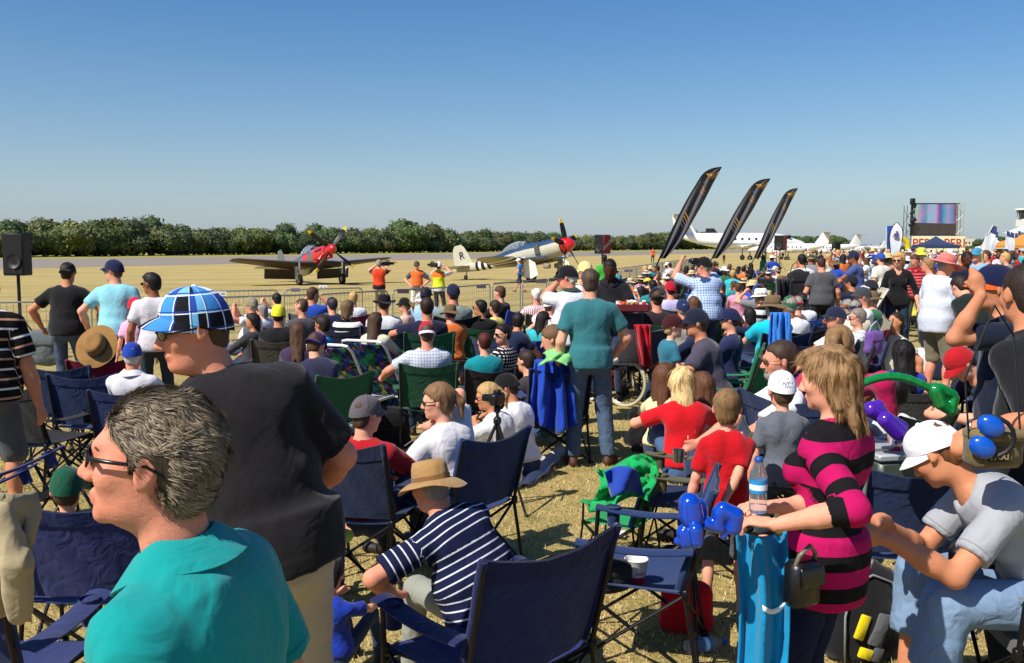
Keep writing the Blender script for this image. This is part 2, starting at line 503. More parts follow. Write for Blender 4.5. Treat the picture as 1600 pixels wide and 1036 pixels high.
class SDF:
    def __init__(s): s.p = []; s.cuts = []; s.post = []
    def cap(s, a, b, ra, rb=None, k=0.02, cuts=(), sub=False, flat=None):
        s.p.append(dict(t=0, a=A(*a), b=A(*b), ra=ra, rb=ra if rb is None else rb, k=k, cuts=cuts, sub=sub, flat=flat)); return s
    def ell(s, c, r, Rm=None, k=0.02, cuts=(), sub=False):
        r = A(*r) if not np.isscalar(r) else A(r, r, r)
        s.p.append(dict(t=1, c=A(*c), r=r, R=Rm, k=k, cuts=cuts, sub=sub)); return s
    def bounds(s, p):
        if p['t'] == 0:
            m = max(p['ra'], p['rb']); lo = np.minimum(p['a'], p['b']) - m; hi = np.maximum(p['a'], p['b']) + m
        else:
            if p['R'] is None: e = p['r']
            else: e = np.sqrt(((p['R'] * p['r'][None, :]) ** 2).sum(1))
            lo = p['c'] - e; hi = p['c'] + e
        return lo, hi
    def mesh(s, vox, zmap=None):
        bs = [s.bounds(p) for p in s.p if not p['sub']]
        lo = np.min([b[0] for b in bs], 0) - 2.5 * vox - 0.004; hi = np.max([b[1] for b in bs], 0) + 2.5 * vox + 0.004
        xs = np.arange(lo[0], hi[0] + vox, vox); ys = np.arange(lo[1], hi[1] + vox, vox)
        if zmap is None: zs = np.arange(lo[2], hi[2] + vox, vox)
        else:
            zs = [lo[2]]
            while zs[-1] < hi[2] + vox: zs.append(zs[-1] + (zmap[1] if zs[-1] < zmap[0] else vox))
            zs = np.array(zs)
        xs = xs.astype(np.float32); ys = ys.astype(np.float32); zs = zs.astype(np.float32)
        F = np.full((len(xs), len(ys), len(zs)), 0.25, np.float32)
        for p in s.p:
            l, h = s.bounds(p); m = p['k'] + 2.5 * vox
            if zmap is not None: mz = p['k'] + 2.5 * max(vox, zmap[1])
            else: mz = m
            i0, i1 = np.searchsorted(xs, [l[0] - m, h[0] + m]); j0, j1 = np.searchsorted(ys, [l[1] - m, h[1] + m]); k0, k1 = np.searchsorted(zs, [l[2] - mz, h[2] + mz])
            if i1 <= i0 or j1 <= j0 or k1 <= k0: continue
            X = xs[i0:i1, None, None]; Y = ys[None, j0:j1, None]; Z = zs[None, None, k0:k1]
            if p['t'] == 0:
                a, b = p['a'], p['b']; ab = b - a; L2 = float(ab @ ab) + 1e-12
                t = ((X - a[0]) * ab[0] + (Y - a[1]) * ab[1] + (Z - a[2]) * ab[2]) / L2
                np.clip(t, 0, 1, out=t)
                d = np.sqrt((X - a[0] - t * ab[0]) ** 2 + (Y - a[1] - t * ab[1]) ** 2 + (Z - a[2] - t * ab[2]) ** 2) - (p['ra'] + (p['rb'] - p['ra']) * t)
            else:
                c, r = p['c'], p['r']
                x, y, z = X - c[0], Y - c[1], Z - c[2]
                if p['R'] is not None:
                    M = p['R']
                    x, y, z = (x * M[0, 0] + y * M[1, 0] + z * M[2, 0], x * M[0, 1] + y * M[1, 1] + z * M[2, 1], x * M[0, 2] + y * M[1, 2] + z * M[2, 2])
                q0 = np.sqrt((x / r[0]) ** 2 + (y / r[1]) ** 2 + (z / r[2]) ** 2)
                q1 = np.sqrt((x / r[0] ** 2) ** 2 + (y / r[1] ** 2) ** 2 + (z / r[2] ** 2) ** 2) + 1e-9
                d = q0 * (q0 - 1) / q1
            for (c, n) in p['cuts']:
                d = np.maximum(d, (X - c[0]) * n[0] + (Y - c[1]) * n[1] + (Z - c[2]) * n[2])
            G = F[i0:i1, j0:j1, k0:k1]; k = p['k']
            if p['sub']:
                d = -d
                hh = np.maximum(k - np.abs(G - d), 0) / k
                G[...] = np.maximum(G, d) + hh * hh * k * 0.25
            else:
                hh = np.maximum(k - np.abs(G - d), 0) / k
                G[...] = np.minimum(G, d) - hh * hh * k * 0.25
        for (c, n) in s.cuts:
            F = np.maximum(F, (xs[:, None, None] - c[0]) * n[0] + (ys[None, :, None] - c[1]) * n[1] + (zs[None, None, :] - c[2]) * n[2])
        # never leave the surface open at the border
        F[0], F[-1], F[:, 0], F[:, -1], F[:, :, 0], F[:, :, -1] = .1, .1, .1, .1, .1, .1
        return surface_nets(F, xs, ys, zs)

def surface_nets(F, xs, ys, zs):
    S = F < 0
    c = S[:-1, :-1, :-1].astype(np.int8)
    for i in (0, 1):
        for j in (0, 1):
            for k in (0, 1):
                if i or j or k: c = c + S[i:S.shape[0] - 1 + i, j:S.shape[1] - 1 + j, k:S.shape[2] - 1 + k]
    act = (c > 0) & (c < 8)
    I, J, K = np.nonzero(act)
    n = len(I)
    if n == 0: return np.zeros((0, 3)), np.zeros((0, 4), int)
    idm = np.full(act.shape, -1, np.int32); idm[I, J, K] = np.arange(n)
    co = [(i, j, k) for i in (0, 1) for j in (0, 1) for k in (0, 1)]
    val = {q: F[I + q[0], J + q[1], K + q[2]] for q in co}
    acc = np.zeros((n, 3), np.float64); cnt = np.zeros(n)
    for q in co:
        for ax in range(3):
            if q[ax] == 0:
                q2 = list(q); q2[ax] = 1; q2 = tuple(q2)
                a, b = val[q], val[q2]
                m = (a < 0) != (b < 0)
                t = np.where(m, a / np.where(m, a - b, 1), 0)
                p = np.zeros((n, 3)); p[:, 0] = q[0]; p[:, 1] = q[1]; p[:, 2] = q[2]
                p[:, ax] = t
                acc += p * m[:, None]; cnt += m
    acc /= cnt[:, None]
    V = np.stack([xs[I] + acc[:, 0] * (xs[I + 1] - xs[I]), ys[J] + acc[:, 1] * (ys[J + 1] - ys[J]), zs[K] + acc[:, 2] * (zs[K + 1] - zs[K])], 1)
    Q = []
    for ax in range(3):
        s0 = [slice(1, -1)] * 3; s1 = [slice(1, -1)] * 3
        s0[ax] = slice(0, -1); s1[ax] = slice(1, None)
        a = S[tuple(s0)]; b = S[tuple(s1)]
        E = np.nonzero(a != b)
        i, j, k = E[0] + (ax != 0), E[1] + (ax != 1), E[2] + (ax != 2)
        flip = a[E]
        o1, o2 = [q for q in range(3) if q != ax]
        idx = []
        for d1, d2 in ((-1, -1), (0, -1), (0, 0), (-1, 0)):
            p = [i, j, k]; p = [x.copy() for x in p]
            p[o1] = p[o1] + d1; p[o2] = p[o2] + d2
            idx.append(idm[p[0], p[1], p[2]])
        q = np.stack(idx, 1)
        if ax == 1: flip = ~flip
        q[~flip] = q[~flip][:, ::-1]
        Q.append(q)
    Q = np.concatenate(Q)
    Q = Q[(Q >= 0).all(1)]
    return V, Q
def vnormals(V, Q):
    a = V[Q[:, 2]] - V[Q[:, 0]]; b = V[Q[:, 3]] - V[Q[:, 1]]
    n = np.cross(a, b); N = np.zeros_like(V)
    for ax in range(3):
        for j in range(4): N[:, ax] += np.bincount(Q[:, j], n[:, ax], len(V))
    return N / (np.linalg.norm(N, axis=1)[:, None] + 1e-12)
# ------------------------------------------------------------------ people
UP3 = A(0, 0, 1)
def ik(a, b, l1, l2, pole):
    d = b - a; L = np.linalg.norm(d)
    mx = (l1 + l2) * 0.998
    if L > mx: b = a + d / L * mx; d = b - a; L = mx
    x = (l1 * l1 - l2 * l2 + L * L) / (2 * L)
    h = math.sqrt(max(l1 * l1 - x * x, 0))
    n = d / L; p = A(*pole); p = p - n * (p @ n); p = unit(p)
    return a + n * x + p * h, b

POSES = {
 'stand': dict(pel=(0, 0, .95), lean=2, head=(0, -4, 0), hl=(-.27, .04, .86), hr=(.27, .04, .86), el=(-.4, -1, 0), er=(.4, -1, 0), fl=(-.12, 0, .08), fr=(.13, .05, .08)),
 'walk': dict(pel=(0, 0, .93), lean=4, head=(0, -4, 0), hl=(-.27, .2, .93), hr=(.27, -.1, .88), el=(-.4, -1, 0), er=(.4, -1, 0), fl=(-.09, -.28, .12), fr=(.09, .3, .08)),
 'hips': dict(pel=(0, 0, .95), lean=1, head=(0, -4, 0), hl=(-.19, .06, 1.02), hr=(.19, .06, 1.02), el=(-1, -.5, 0), er=(1, -.5, 0), fl=(-.14, 0, .08), fr=(.14, .05, .08)),
 'front': dict(pel=(0, 0, .95), lean=3, head=(0, -14, 0), hl=(-.08, .3, 1.1), hr=(.08, .3, 1.12), el=(-1, -.6, -.5), er=(1, -.6, -.5), fl=(-.12, 0, .08), fr=(.12, .05, .08)),
 'crossed': dict(pel=(0, 0, .95), lean=0, head=(0, -4, 0), hl=(.1, .2, 1.18), hr=(-.1, .22, 1.16), el=(-1, 0, -.6), er=(1, 0, -.6), fl=(-.13, 0, .08), fr=(.13, .05, .08)),
 'camera': dict(pel=(0, 0, .95), lean=-2, head=(0, 2, 0), hl=(-.1, .28, 1.58), hr=(.1, .28, 1.58), el=(-1, .1, -.7), er=(1, .1, -.7), fl=(-.13, 0, .08), fr=(.13, .05, .08)),
 'sit': dict(pel=(0, .02, .50), lean=-10, head=(0, -2, 0), hl=(-.2, .42, .62), hr=(.2, .42, .62), el=(-.8, -.5, -.3), er=(.8, -.5, -.3), fl=(-.14, .56, .08), fr=(.14, .52, .08), kl=(-.1, .5, 1), kr=(.1, .5, 1)),
 'sitlean': dict(pel=(0, 0, .50), lean=28, head=(0, -8, 0), hl=(-.1, .6, .6), hr=(.1, .6, .6), el=(-.8, -.2, -.5), er=(.8, -.2, -.5), fl=(-.14, .5, .08), fr=(.16, .46, .08), kl=(-.1, .5, 1), kr=(.1, .5, 1)),
 'sitphone': dict(pel=(0, .02, .50), lean=-2, head=(0, -20, 0), hl=(-.06, .36, .82), hr=(.06, .36, .84), el=(-.8, -.2, -.5), er=(.8, -.2, -.5), fl=(-.14, .54, .08), fr=(.14, .5, .08), kl=(-.1, .5, 1), kr=(.1, .5, 1)),
 'sitcam': dict(pel=(0, .02, .50), lean=-4, head=(0, 4, 0), hl=(-.09, .27, 1.12), hr=(.09, .27, 1.12), el=(-1, .1, -.7), er=(1, .1, -.7), fl=(-.14, .54, .08), fr=(.14, .5, .08), kl=(-.1, .5, 1), kr=(.1, .5, 1)),
 'ground': dict(pel=(0, 0, .12), lean=8, head=(0, -4, 0), hl=(-.16, .4, .45), hr=(.16, .4, .45), el=(-.8, -.3, -.2), er=(.8, -.3, -.2), fl=(-.14, .62, .08), fr=(.14, .58, .08), kl=(-.15, .3, 1), kr=(.15, .3, 1)),
 'back': dict(pel=(0, 0, .12), lean=-24, head=(0, 4, 0), hl=(-.3, -.3, .05), hr=(.3, -.3, .05), el=(-.8, -.6, .2), er=(.8, -.6, .2), fl=(-.12, .9, .08), fr=(.14, .84, .08), kl=(-.1, .3, 1), kr=(.1, .3, 1)),
}
SKIN = dict(fair='#dba588', tan='#c48a66', red='#d39378', brown='#8a5a3c', dark='#4a2c1e', pale='#e6b99d')
HAIRC = dict(black='#15110f', dark='#2a1d15', brown='#4b3322', light='#8a6a45', blonde='#c9a46a', grey='#8d857a', white='#d6d2c8', red='#5a2416', ash='#6f604c')

def hand(S, w, d, pn, thumb, hs=1.0, curl=25, spread=1.0, vox=.006, curls=None):
    """hand with palm and five fingers; w wrist, d direction of the fingers, pn palm normal, thumb +1/-1 side"""
    d = unit(d); pn = unit(pn - d * (pn @ d)); sd = np.cross(d, pn) * thumb
    if vox > 0.0085:
        S.ell(w + d * .055 * hs, (.022 * hs, .055 * hs, .04 * hs), np.stack([pn, d, sd], 1), k=.02)
        S.cap(w + d * .085 * hs, w + (d * .13 + pn * .035) * hs, .03 * hs, .018 * hs, k=.02)
        S.cap(w + (d * .03 + sd * .025) * hs, w + (d * .075 + sd * .05 + pn * .02) * hs, .013 * hs, .011 * hs, k=.012)
        return
    S.ell(w + d * .045 * hs, (.016 * hs, .052 * hs, .04 * hs), np.stack([pn, d, sd], 1), k=.014)
    for i, (off, ln, r) in enumerate(((.030, .075, .0088), (.010, .083, .0092), (-.010, .077, .0088), (-.029, .062, .0078))):
        b = w + (d * (.083 - abs(off - .008) * .25) + sd * off) * hs
        dd = unit(d + sd * off * 3.0 * spread); c = curl if curls is None else curls[i]; q = b - d * .022 * hs
        S.cap(q, b, r * 1.05 * hs, k=.006)
        for s_, fr in ((1, .46), (1.2, .30), (1.0, .24)):
            th = R(c * s_)
            nd = unit(dd * math.cos(th) + pn * math.sin(th)); npn = unit(pn * math.cos(th) - dd * math.sin(th))
            e = b + nd * ln * fr * hs
            S.cap(b, e, r * hs, r * .93 * hs, k=.003)
            b, dd = e, nd; pn_l = npn
            pn, pn_save = npn, pn
        pn = unit(pn0) if False else pn
        # restore palm normal for next finger
        pn = unit(np.cross(sd * thumb, d)) if False else np.cross(sd, d) * (1 if thumb > 0 else -1)
    t0 = w + (d * .02 + sd * .026) * hs
    t1 = w + (d * .05 + sd * .052 + pn * .014) * hs
    t2 = w + (d * .083 + sd * .058 + pn * .028) * hs
    t3 = w + (d * .104 + sd * .054 + pn * .036) * hs
    S.cap(t0, t1, .014 * hs, .0105 * hs, k=.012); S.cap(t1, t2, .0105 * hs, .0095 * hs, k=.003); S.cap(t2, t3, .0095 * hs, .008 * hs, k=.003)

def sleeve_seg(S, sh, el, wr, frac, grow, k=.03, bulk=0):
    """sleeve down to the given fraction of the whole arm"""
    l1 = np.linalg.norm(el - sh); l2 = np.linalg.norm(wr - el); L = frac * (l1 + l2)
    if L <= l1:
        d = unit(el - sh); e = sh + d * (L + .05)
        S.cap(sh, e, .049 + grow + bulk, .047 + grow * 1.6 + bulk, k=k, cuts=[(sh + d * L, d)])
    else:
        d = unit(wr - el); e = el + d * (L - l1 + .03)
        S.cap(sh, el, .056 + grow + bulk, .047 + grow + bulk, k=k)
        S.cap(el, e, .047 + grow + bulk, .034 + grow * .9 + bulk, k=.02, cuts=[(el + d * (L - l1), d)])

class Body: pass
def build_body(sp):
    """joint positions of a figure from its pose"""
    ps = dict(POSES[sp.get('pose', 'stand')]); ps.update(sp.get('p', {}))
    b = Body(); b.ps = ps
    fat = sp.get('fat', 0.0); fem = sp.get('fem', False); kid = sp.get('kid', False)
    b.fat, b.fem, b.kid = fat, fem, kid
    P = A(*ps['pel'])
    def sv(a, s): return A(math.sin(R(s)), math.sin(R(a)) * math.cos(R(s)), math.cos(R(a)) * math.cos(R(s)))
    ln, sd = ps['lean'], ps.get('side', 0)
    hun = ps.get('hunch', 6)
    d1 = unit(sv(ln * .75, sd * .8)); d2 = unit(sv(ln * 1.05 + hun * .3, sd)); d3 = unit(sv(ln * 1.15 + hun, sd * 1.1))
    tl = .92 if kid else 1.0
    W = P + d1 * .15 * tl; C = W + d2 * .18 * tl; N = C + d3 * .165 * tl
    b.P, b.W, b.C, b.N = P, W, C, N; b.d1, b.d2, b.d3 = d1, d2, d3
    tw = R(ps.get('twist', 0))
    lat = A(math.cos(tw), math.sin(tw), 0); lat = unit(lat - d3 * (lat @ d3)); b.lat = lat; b.front = np.cross(d3, lat)
    b.plat = A(1, 0, 0)
    sw = (.150 if fem else .172) * (.86 if kid else 1) + fat * .1
    raise_ = ps.get('shrug', 0)
    b.sh = {-1: N - d3 * (.072 - raise_) - lat * sw, 1: N - d3 * (.072 - raise_) + lat * sw}
    b.l1, b.l2 = (.285, .255)
    if kid: b.l1, b.l2 = .25, .225
    b.el, b.wr = {}, {}
    for s_, n in ((-1, 'l'), (1, 'r')):
        b.el[s_], b.wr[s_] = ik(b.sh[s_], A(*ps['h' + n]), b.l1, b.l2, ps['e' + n])
    b.hip = {-1: P - b.plat * .09 - d1 * .02, 1: P + b.plat * .09 - d1 * .02}
    b.kn, b.an = {}, {}
    for s_, n in ((-1, 'l'), (1, 'r')):
        b.kn[s_], b.an[s_] = ik(b.hip[s_], A(*ps['f' + n]), .44, .43, ps.get('k' + n, (s_ * .06, 1, 0)))
    hy, hp, hr = ps['head']
    b.HR = rotm(hy + math.degrees(tw) * 0, hp, hr)
    nk = ps.get('neck', .012)
    b.Hc = N + unit(d3 * .6 + UP3 * .5) * .075 + b.HR @ A(0, .015 + nk, .095 * 1.0)
    b.hs = sp.get('hs', 1.2 if kid else (.95 if fem else 1.0))
    if kid: b.Hc = b.Hc + UP3 * .02
    hat = sp.get('cap') or sp.get('hat')
    b.top = (b.Hc + b.HR @ A(0, 0, .128) * b.hs)[2] + (.012 if hat else .004)
    return b

def torso_prims(S, b, g, k=.045, hem=None, drape=0):
    f = b.fat; kd = .84 if b.kid else 1.0
    fm = b.fem
    T = np.stack([b.lat, b.front, b.d3], 1)
    M = np.stack([b.plat, np.cross(b.d1, b.plat), b.d1], 1)
    Mid = np.stack([unit(b.lat + b.plat), unit(np.cross(b.d2, unit(b.lat + b.plat))), b.d2], 1)
    S.ell(b.C + b.d3 * .03 + b.front * .0, ((.152 if not fm else .138) * kd + g + f * .4, .108 * kd + g + f * .35, .17 + g), T, k=k)
    S.ell(b.W + b.d2 * .03 + Mid[:, 1] * (.012 + f * .5), ((.142 if not fm else .122) * kd + g + f * .8 + drape, (.108 if not fm else .098) * kd + g + f * 1.0 + drape, .17 + g), Mid, k=k)
    S.ell(b.P + b.d1 * .03 + M[:, 1] * (.004 + f * .2), ((.152 if not fm else .165) * kd + g + f * .5 + drape, .115 * kd + g + f * .5 + drape, .13 + g), M, k=k)
    if fm and not b.kid:
        for s_ in (-1, 1):
            S.ell(b.C + b.lat * .07 * s_ + b.front * .095 - b.d3 * .01, (.06 + g, .052 + g, .058 + g), T, k=.03)
    # yoke and shoulders
    S.cap(b.sh[-1] + b.lat * .02 - b.d3 * .012, b.sh[1] - b.lat * .02 - b.d3 * .012, .045 * kd + g, k=k * .8)
    for s_ in (-1, 1):
        S.cap(b.N + b.lat * .03 * s_ - b.d3 * .015 - b.front * .01, b.sh[s_] + b.d3 * .0, .040 * kd + g, .040 * kd + g, k=k * .8)
        S.ell(b.C + b.lat * .085 * s_ * kd - b.front * .05 + b.d3 * .05, (.075 * kd + g, .055 + g, .1 + g), T, k=k)

def wrinkle(V, Q, amp, seed=0, sc=(12, 12, 6), fine=.22):
    if len(V) == 0: return V
    N = vnormals(V, Q)
    P = V * A(*sc)
    P = P + .35 * np.stack([vnoise(V, 5, seed), vnoise(V, 5, seed + 3), vnoise(V, 5, seed + 5)], 1)
    r = 1 - np.abs(vnoise(P, 1.0, seed)); r = r * r - .45
    r2 = vnoise(P, 2.3, seed + 9)
    return V + N * ((r + r2 * fine) * amp)[:, None]

def build_skin(sp, b, vox):
    S = SDF(); kd = .85 if b.kid else 1.0; HR, Hc, hs = b.HR, b.Hc, b.hs
    def h(x, y, z): return Hc + HR @ A(x, y, z) * hs
    face = vox < .0135
    covered = bool(sp.get('shirt_on', True))
    torso_prims(S, b, -.045)
    for s_ in (-1, 1): S.cap(b.N + b.lat * .03 * s_ - b.d3 * .02 - b.front * .005, b.sh[s_], .040 * kd, .036 * kd, k=.04)
    S.ell(b.N - b.d3 * .05, (.085 * kd, .065 * kd, .06), None, k=.04)
    # neck
    S.cap(b.N - b.d3 * .03, h(0, -.018, -.055), (.058 + b.fat * .1) * kd * (.86 if b.fem else 1), .053 * kd * (.88 if b.fem else 1) + b.fat * .06, k=.03)
    S.ell(h(0, -.012, .032), (.077 * hs, .098 * hs, .088 * hs), HR, k=.02)
    S.ell(h(0, .022, -.028), ((.062 + b.fat * .07) * hs, .068 * hs, .082 * hs), HR, k=.03)
    S.ell(h(0, .03, -.075), ((.05 + b.fat * .12) * hs, (.05) * hs, .034 * hs), HR, k=.03)
    S.ell(h(0, .077, -.097), (.02 * hs, .015 * hs, .017 * hs), HR, k=.022)
    if b.fat > .03: S.ell(h(0, .03, -.1), (.05 * hs, .045 * hs, .03 * hs), HR, k=.03)
    if face:
        for s_ in (-1, 1):
            S.ell(h(.044 * s_, .062, -.022), (.02 * hs, .018 * hs, .02 * hs), HR, k=.03)
        S.cap(h(-.034, .083, .024), h(.034, .083, .024), .011 * hs, k=.02)
        for s_ in (-1, 1):
            S.ell(h(.032 * s_, .104, .004), (.017 * hs, .015 * hs, .0095 * hs), HR, k=.012, sub=True)
            S.ell(h(.0315 * s_, .0815, .0085), (.0155 * hs, .0145 * hs, .0095 * hs), HR, k=.004); S.ell(h(.0315 * s_, .0815, -.0065), (.0145 * hs, .0135 * hs, .0085 * hs), HR, k=.004)
        S.cap(h(0, .09, .012), h(0, .112, -.03), .0085 * hs, .0125 * hs, k=.014)
        for s_ in (-1, 1): S.ell(h(.0115 * s_, .1, -.035), (.0085 * hs, .011 * hs, .009 * hs), HR, k=.006)
        lc = .006
        S.cap(h(-.018, .0885, -.061), h(.018, .0885, -.061), .0065 * hs, k=lc); S.cap(h(-.013, .092, -.0605), h(.013, .092, -.0605), .0062 * hs, k=lc)
        S.cap(h(-.016, .088, -.0715), h(.016, .088, -.0715), .007 * hs, k=lc)
        for s_ in (-1, 1):
            E = HR @ rotm(-22 * s_, 0, 0) @ rotm(0, 8, 0)
            S.ell(h(.0795 * s_, -.008, -.004), (.0085 * hs, .019 * hs, .033 * hs), E, k=.006)
            if vox < .007:
                S.ell(h(.0885 * s_, -.006, .002), (.005 * hs, .011 * hs, .02 * hs), E, k=.004, sub=True)
    else:
        for s_ in (-1, 1): S.ell(h(.08 * s_, -.006, -.004), (.012, .018, .03), HR, k=.01)
        S.cap(h(0, .09, .01), h(0, .112, -.03), .01, .016, k=.015)
    hide_arm = sp.get('sleeve', .3)
    for s_ in (-1, 1):
        sh, el, wr = b.sh[s_], b.el[s_], b.wr[s_]
        th = (.9 if b.fem else 1.0) * (.78 if b.kid else 1) + b.fat * 1.4
        S.cap(sh, el, .05 * th, .042 * th, k=.03)
        S.cap(el, el + (wr - el) * .45, .042 * th, .042 * th, k=.02); S.cap(el + (wr - el) * .35, wr, .042 * th, .028 * th, k=.02)
        hd = b.ps.get('hd' + ('l' if s_ < 0 else 'r'))
        d = unit(wr - el) if hd is None else unit(A(*hd))
        pn = b.ps.get('pn' + ('l' if s_ < 0 else 'r'))
        pn = A(-s_, .2, 0) if pn is None else A(*pn)
        if abs(unit(pn) @ d) > .9: pn = A(0, .3, -1)
        crl = b.ps.get('curl' + ('l' if s_ < 0 else 'r'), 24)
        # thumb points forward/up: choose the side that lies towards +Y / +Z
        side = np.cross(d, unit(pn)); t = 1 if side @ A(0, 1, .6) > 0 else -1
        tt = b.ps.get('th' + ('l' if s_ < 0 else 'r'))
        if tt: t = tt
        hand(S, wr + d * .012, d, pn, t, hs=(.82 if b.kid else (.92 if b.fem else 1.0)), curl=crl if np.isscalar(crl) else 25, curls=None if np.isscalar(crl) else crl, vox=vox, spread=b.ps.get('spread', 1))
    leg = sp.get('legs', 'long')
    for s_ in (-1, 1):
        hp, kn, an = b.hip[s_], b.kn[s_], b.an[s_]
        th = (1 if not b.kid else .78) + b.fat * .8
        if leg == 'long':
            continue
        S.cap(hp, kn, .070 * th, .052 * th, k=.03)
        S.cap(kn, an, .05 * th, .036 * th, k=.02)
        calf = unit(np.cross(b.plat, unit(an - kn)));
        if calf @ A(0, 1, 0) > 0: calf = -calf
        S.ell(kn + (an - kn) * .3 + calf * .018, (.047 * th, .05 * th, .11), frame(unit(calf + A(1e-3, 0, 0)), unit(kn - an)).T, k=.03)
        toe = b.ps.get('toe' + ('l' if s_ < 0 else 'r'), (s_ * .18, 1, 0)); toe = unit(A(*toe))
        S.cap(an, an + toe * .11 - UP3 * .045, .034, .024, k=.02)
    V, Q = S.mesh(vox)
    L = (V - Hc) @ HR / hs
    tint = np.zeros(len(V))
    if face:
        q = ((L[:, 0] / .023) ** 2 + ((L[:, 1] - .096) / .014) ** 2 + ((L[:, 2] + .066) / .0115) ** 2)
        tint = np.clip(1.5 - q, 0, 1) * .9
    if sp.get('stubble'):
        q = ((L[:, 0] / .08) ** 2 + ((L[:, 1] - .05) / .06) ** 2 + ((L[:, 2] + .09) / .055) ** 2)
        tint = np.maximum(tint, np.clip(1.3 - q, 0, 1) * .22)
    return V, Q, tint

def pat_attr(V, b):
    """coordinates that follow the cloth: x across, y down from the collar, z 1 on sleeves"""
    out = np.zeros((len(V), 3), np.float32)
    # spine polyline N->C->W->P->down
    pts = [b.N + b.d3 * .1, b.N, b.C, b.W, b.P, b.P - b.d1 * .3]
    acc = -.1; best = np.full(len(V), 1e9); vv = np.zeros(len(V))
    for p, q in zip(pts, pts[1:]):
        ab = q - p; L = np.linalg.norm(ab); t = np.clip(((V - p) @ ab) / (L * L), 0, 1)
        d = np.linalg.norm(V - p - t[:, None] * ab, axis=1); m = d < best
        best[m] = d[m]; vv[m] = acc + t[m] * L; acc += L
    out[:, 0] = (V - b.C) @ b.lat; out[:, 1] = vv
    for s_ in (-1, 1):
        sh, el, wr = b.sh[s_], b.el[s_], b.wr[s_]
        inn = sh - b.lat * s_ * .0
        acc = 0.0; bd = np.full(len(V), 1e9); av = np.zeros(len(V)); tt = np.zeros(len(V))
        for p, q in ((sh, el), (el, wr)):
            ab = q - p; L = np.linalg.norm(ab); t = np.clip(((V - p) @ ab) / (L * L), 0, 1)
            d = np.linalg.norm(V - p - t[:, None] * ab, axis=1); m = d < bd
            bd[m] = d[m]; av[m] = acc + t[m] * L; acc += L
        m = (bd < .085) & (av > .045)
        out[m, 1] = av[m] + .02; out[m, 2] = 1
        ax = unit(el - sh); u_ = np.cross(ax, A(0, 1, .01)); 
        out[m, 0] = ((V[m] - sh) @ unit(u_))
    return out

def build_shirt(sp, b, vox):
    S = SDF(); g = sp.get('loose', .010)
    torso_prims(S, b, g, k=.05, drape=sp.get('drape', .012))
    kd = .84 if b.kid else 1.0
    sl = sp.get('sleeve', .36)
    for s_ in (-1, 1):
        if sl > 0: sleeve_seg(S, b.sh[s_], b.el[s_], b.wr[s_], sl, (.012 if sl < .6 else .008) + g * .6, bulk=(-.012 if b.kid else (-.006 if b.fem else 0)) + b.fat * .06)
    if b.ps['pel'][2] > .8:       # hem hangs over the hips when standing
        M = np.stack([b.plat, np.cross(b.d1, b.plat), b.d1], 1)
        S.ell(b.P - b.d1 * .05, (.176 * kd + g + b.fat * .5, .144 * kd + g + b.fat * .5, .32), M, k=.05, cuts=[(b.P + b.d1 * .09, b.d1)])
        hem = b.P - b.d1 * sp.get('hem', .075)
    else:
        M = np.stack([b.plat, np.cross(b.d1, b.plat), b.d1], 1)
        S.ell(b.P + b.d1 * .02, (.178 * kd + g + b.fat * .5, .150 * kd + g + b.fat * .5, .12), M, k=.05)
        hem = b.P - b.d1 * sp.get('hem', .0)
    S.cuts.append((hem, -b.d1))
    neck = b.N + b.d3 * .035
    S.cap(neck - b.d3 * .02 + b.front * .012, neck + b.d3 * .12 + b.front * .03, .066 * (.9 if b.fem else 1) * (.85 if b.kid else 1) + b.fat * .1, .09, k=.012, sub=True)
    if sp.get('placket'): S.ell(b.N + b.front * .10 - b.d3 * .055, (.016, .09, .085), np.stack([b.lat, b.front, b.d3], 1), k=.01, sub=True)
    if sp.get('vneck'): S.ell(b.N + b.front * .1 - b.d3 * .02, (.05, .06, .07), None, k=.012, sub=True)
    V, Q = S.mesh(vox)
    V = wrinkle(V, Q, sp.get('wr', .0065) if vox < .009 else .006, sp['seed'])
    hd = (V - hem) @ b.d1
    for s_ in (-1, 1):
        if sl <= 0: continue
        l1 = np.linalg.norm(b.el[s_] - b.sh[s_]); L = sl * (l1 + np.linalg.norm(b.wr[s_] - b.el[s_]))
        o_, d_ = (b.sh[s_], unit(b.el[s_] - b.sh[s_])) if L <= l1 else (b.el[s_], unit(b.wr[s_] - b.el[s_]))
        if L > l1: L -= l1
        q = L - (V - o_) @ d_; r_ = np.linalg.norm(V - o_ - ((V - o_) @ d_)[:, None] * d_, axis=1)
        hd = np.where((r_ < .1) & (q < .08) & (q > -.03), np.minimum(hd, q), hd)
    pa = pat_attr(V, b); b.hemd = hd
    return V, Q, pa

def build_collar(b):
    """folded polo collar lying round the neck"""
    c = b.N + b.d3 * .022 + b.front * .006; k = 1 + b.fat * 1.2
    def f(u, v):
        w = math.pi * (.5 + .07 + 1.86 * u); t = abs(2 * u - 1)
        if v < .35: q = v / .35; r, h = .062, .0 + .030 * q
        else: q = (v - .35) / .65; r, h = .062 + .050 * q, .031 - (.046 + .03 * t ** 6) * q
        return Vector(c + (b.lat * math.cos(w) * r * 1.05 + b.front * (math.sin(w) * r)) * k + b.d3 * (h - .022 * max(0, math.sin(w)) - .004 * math.sin(u * 19)))
    return MB().grid(f, 30, 9, .004).mesh('collar', 60)

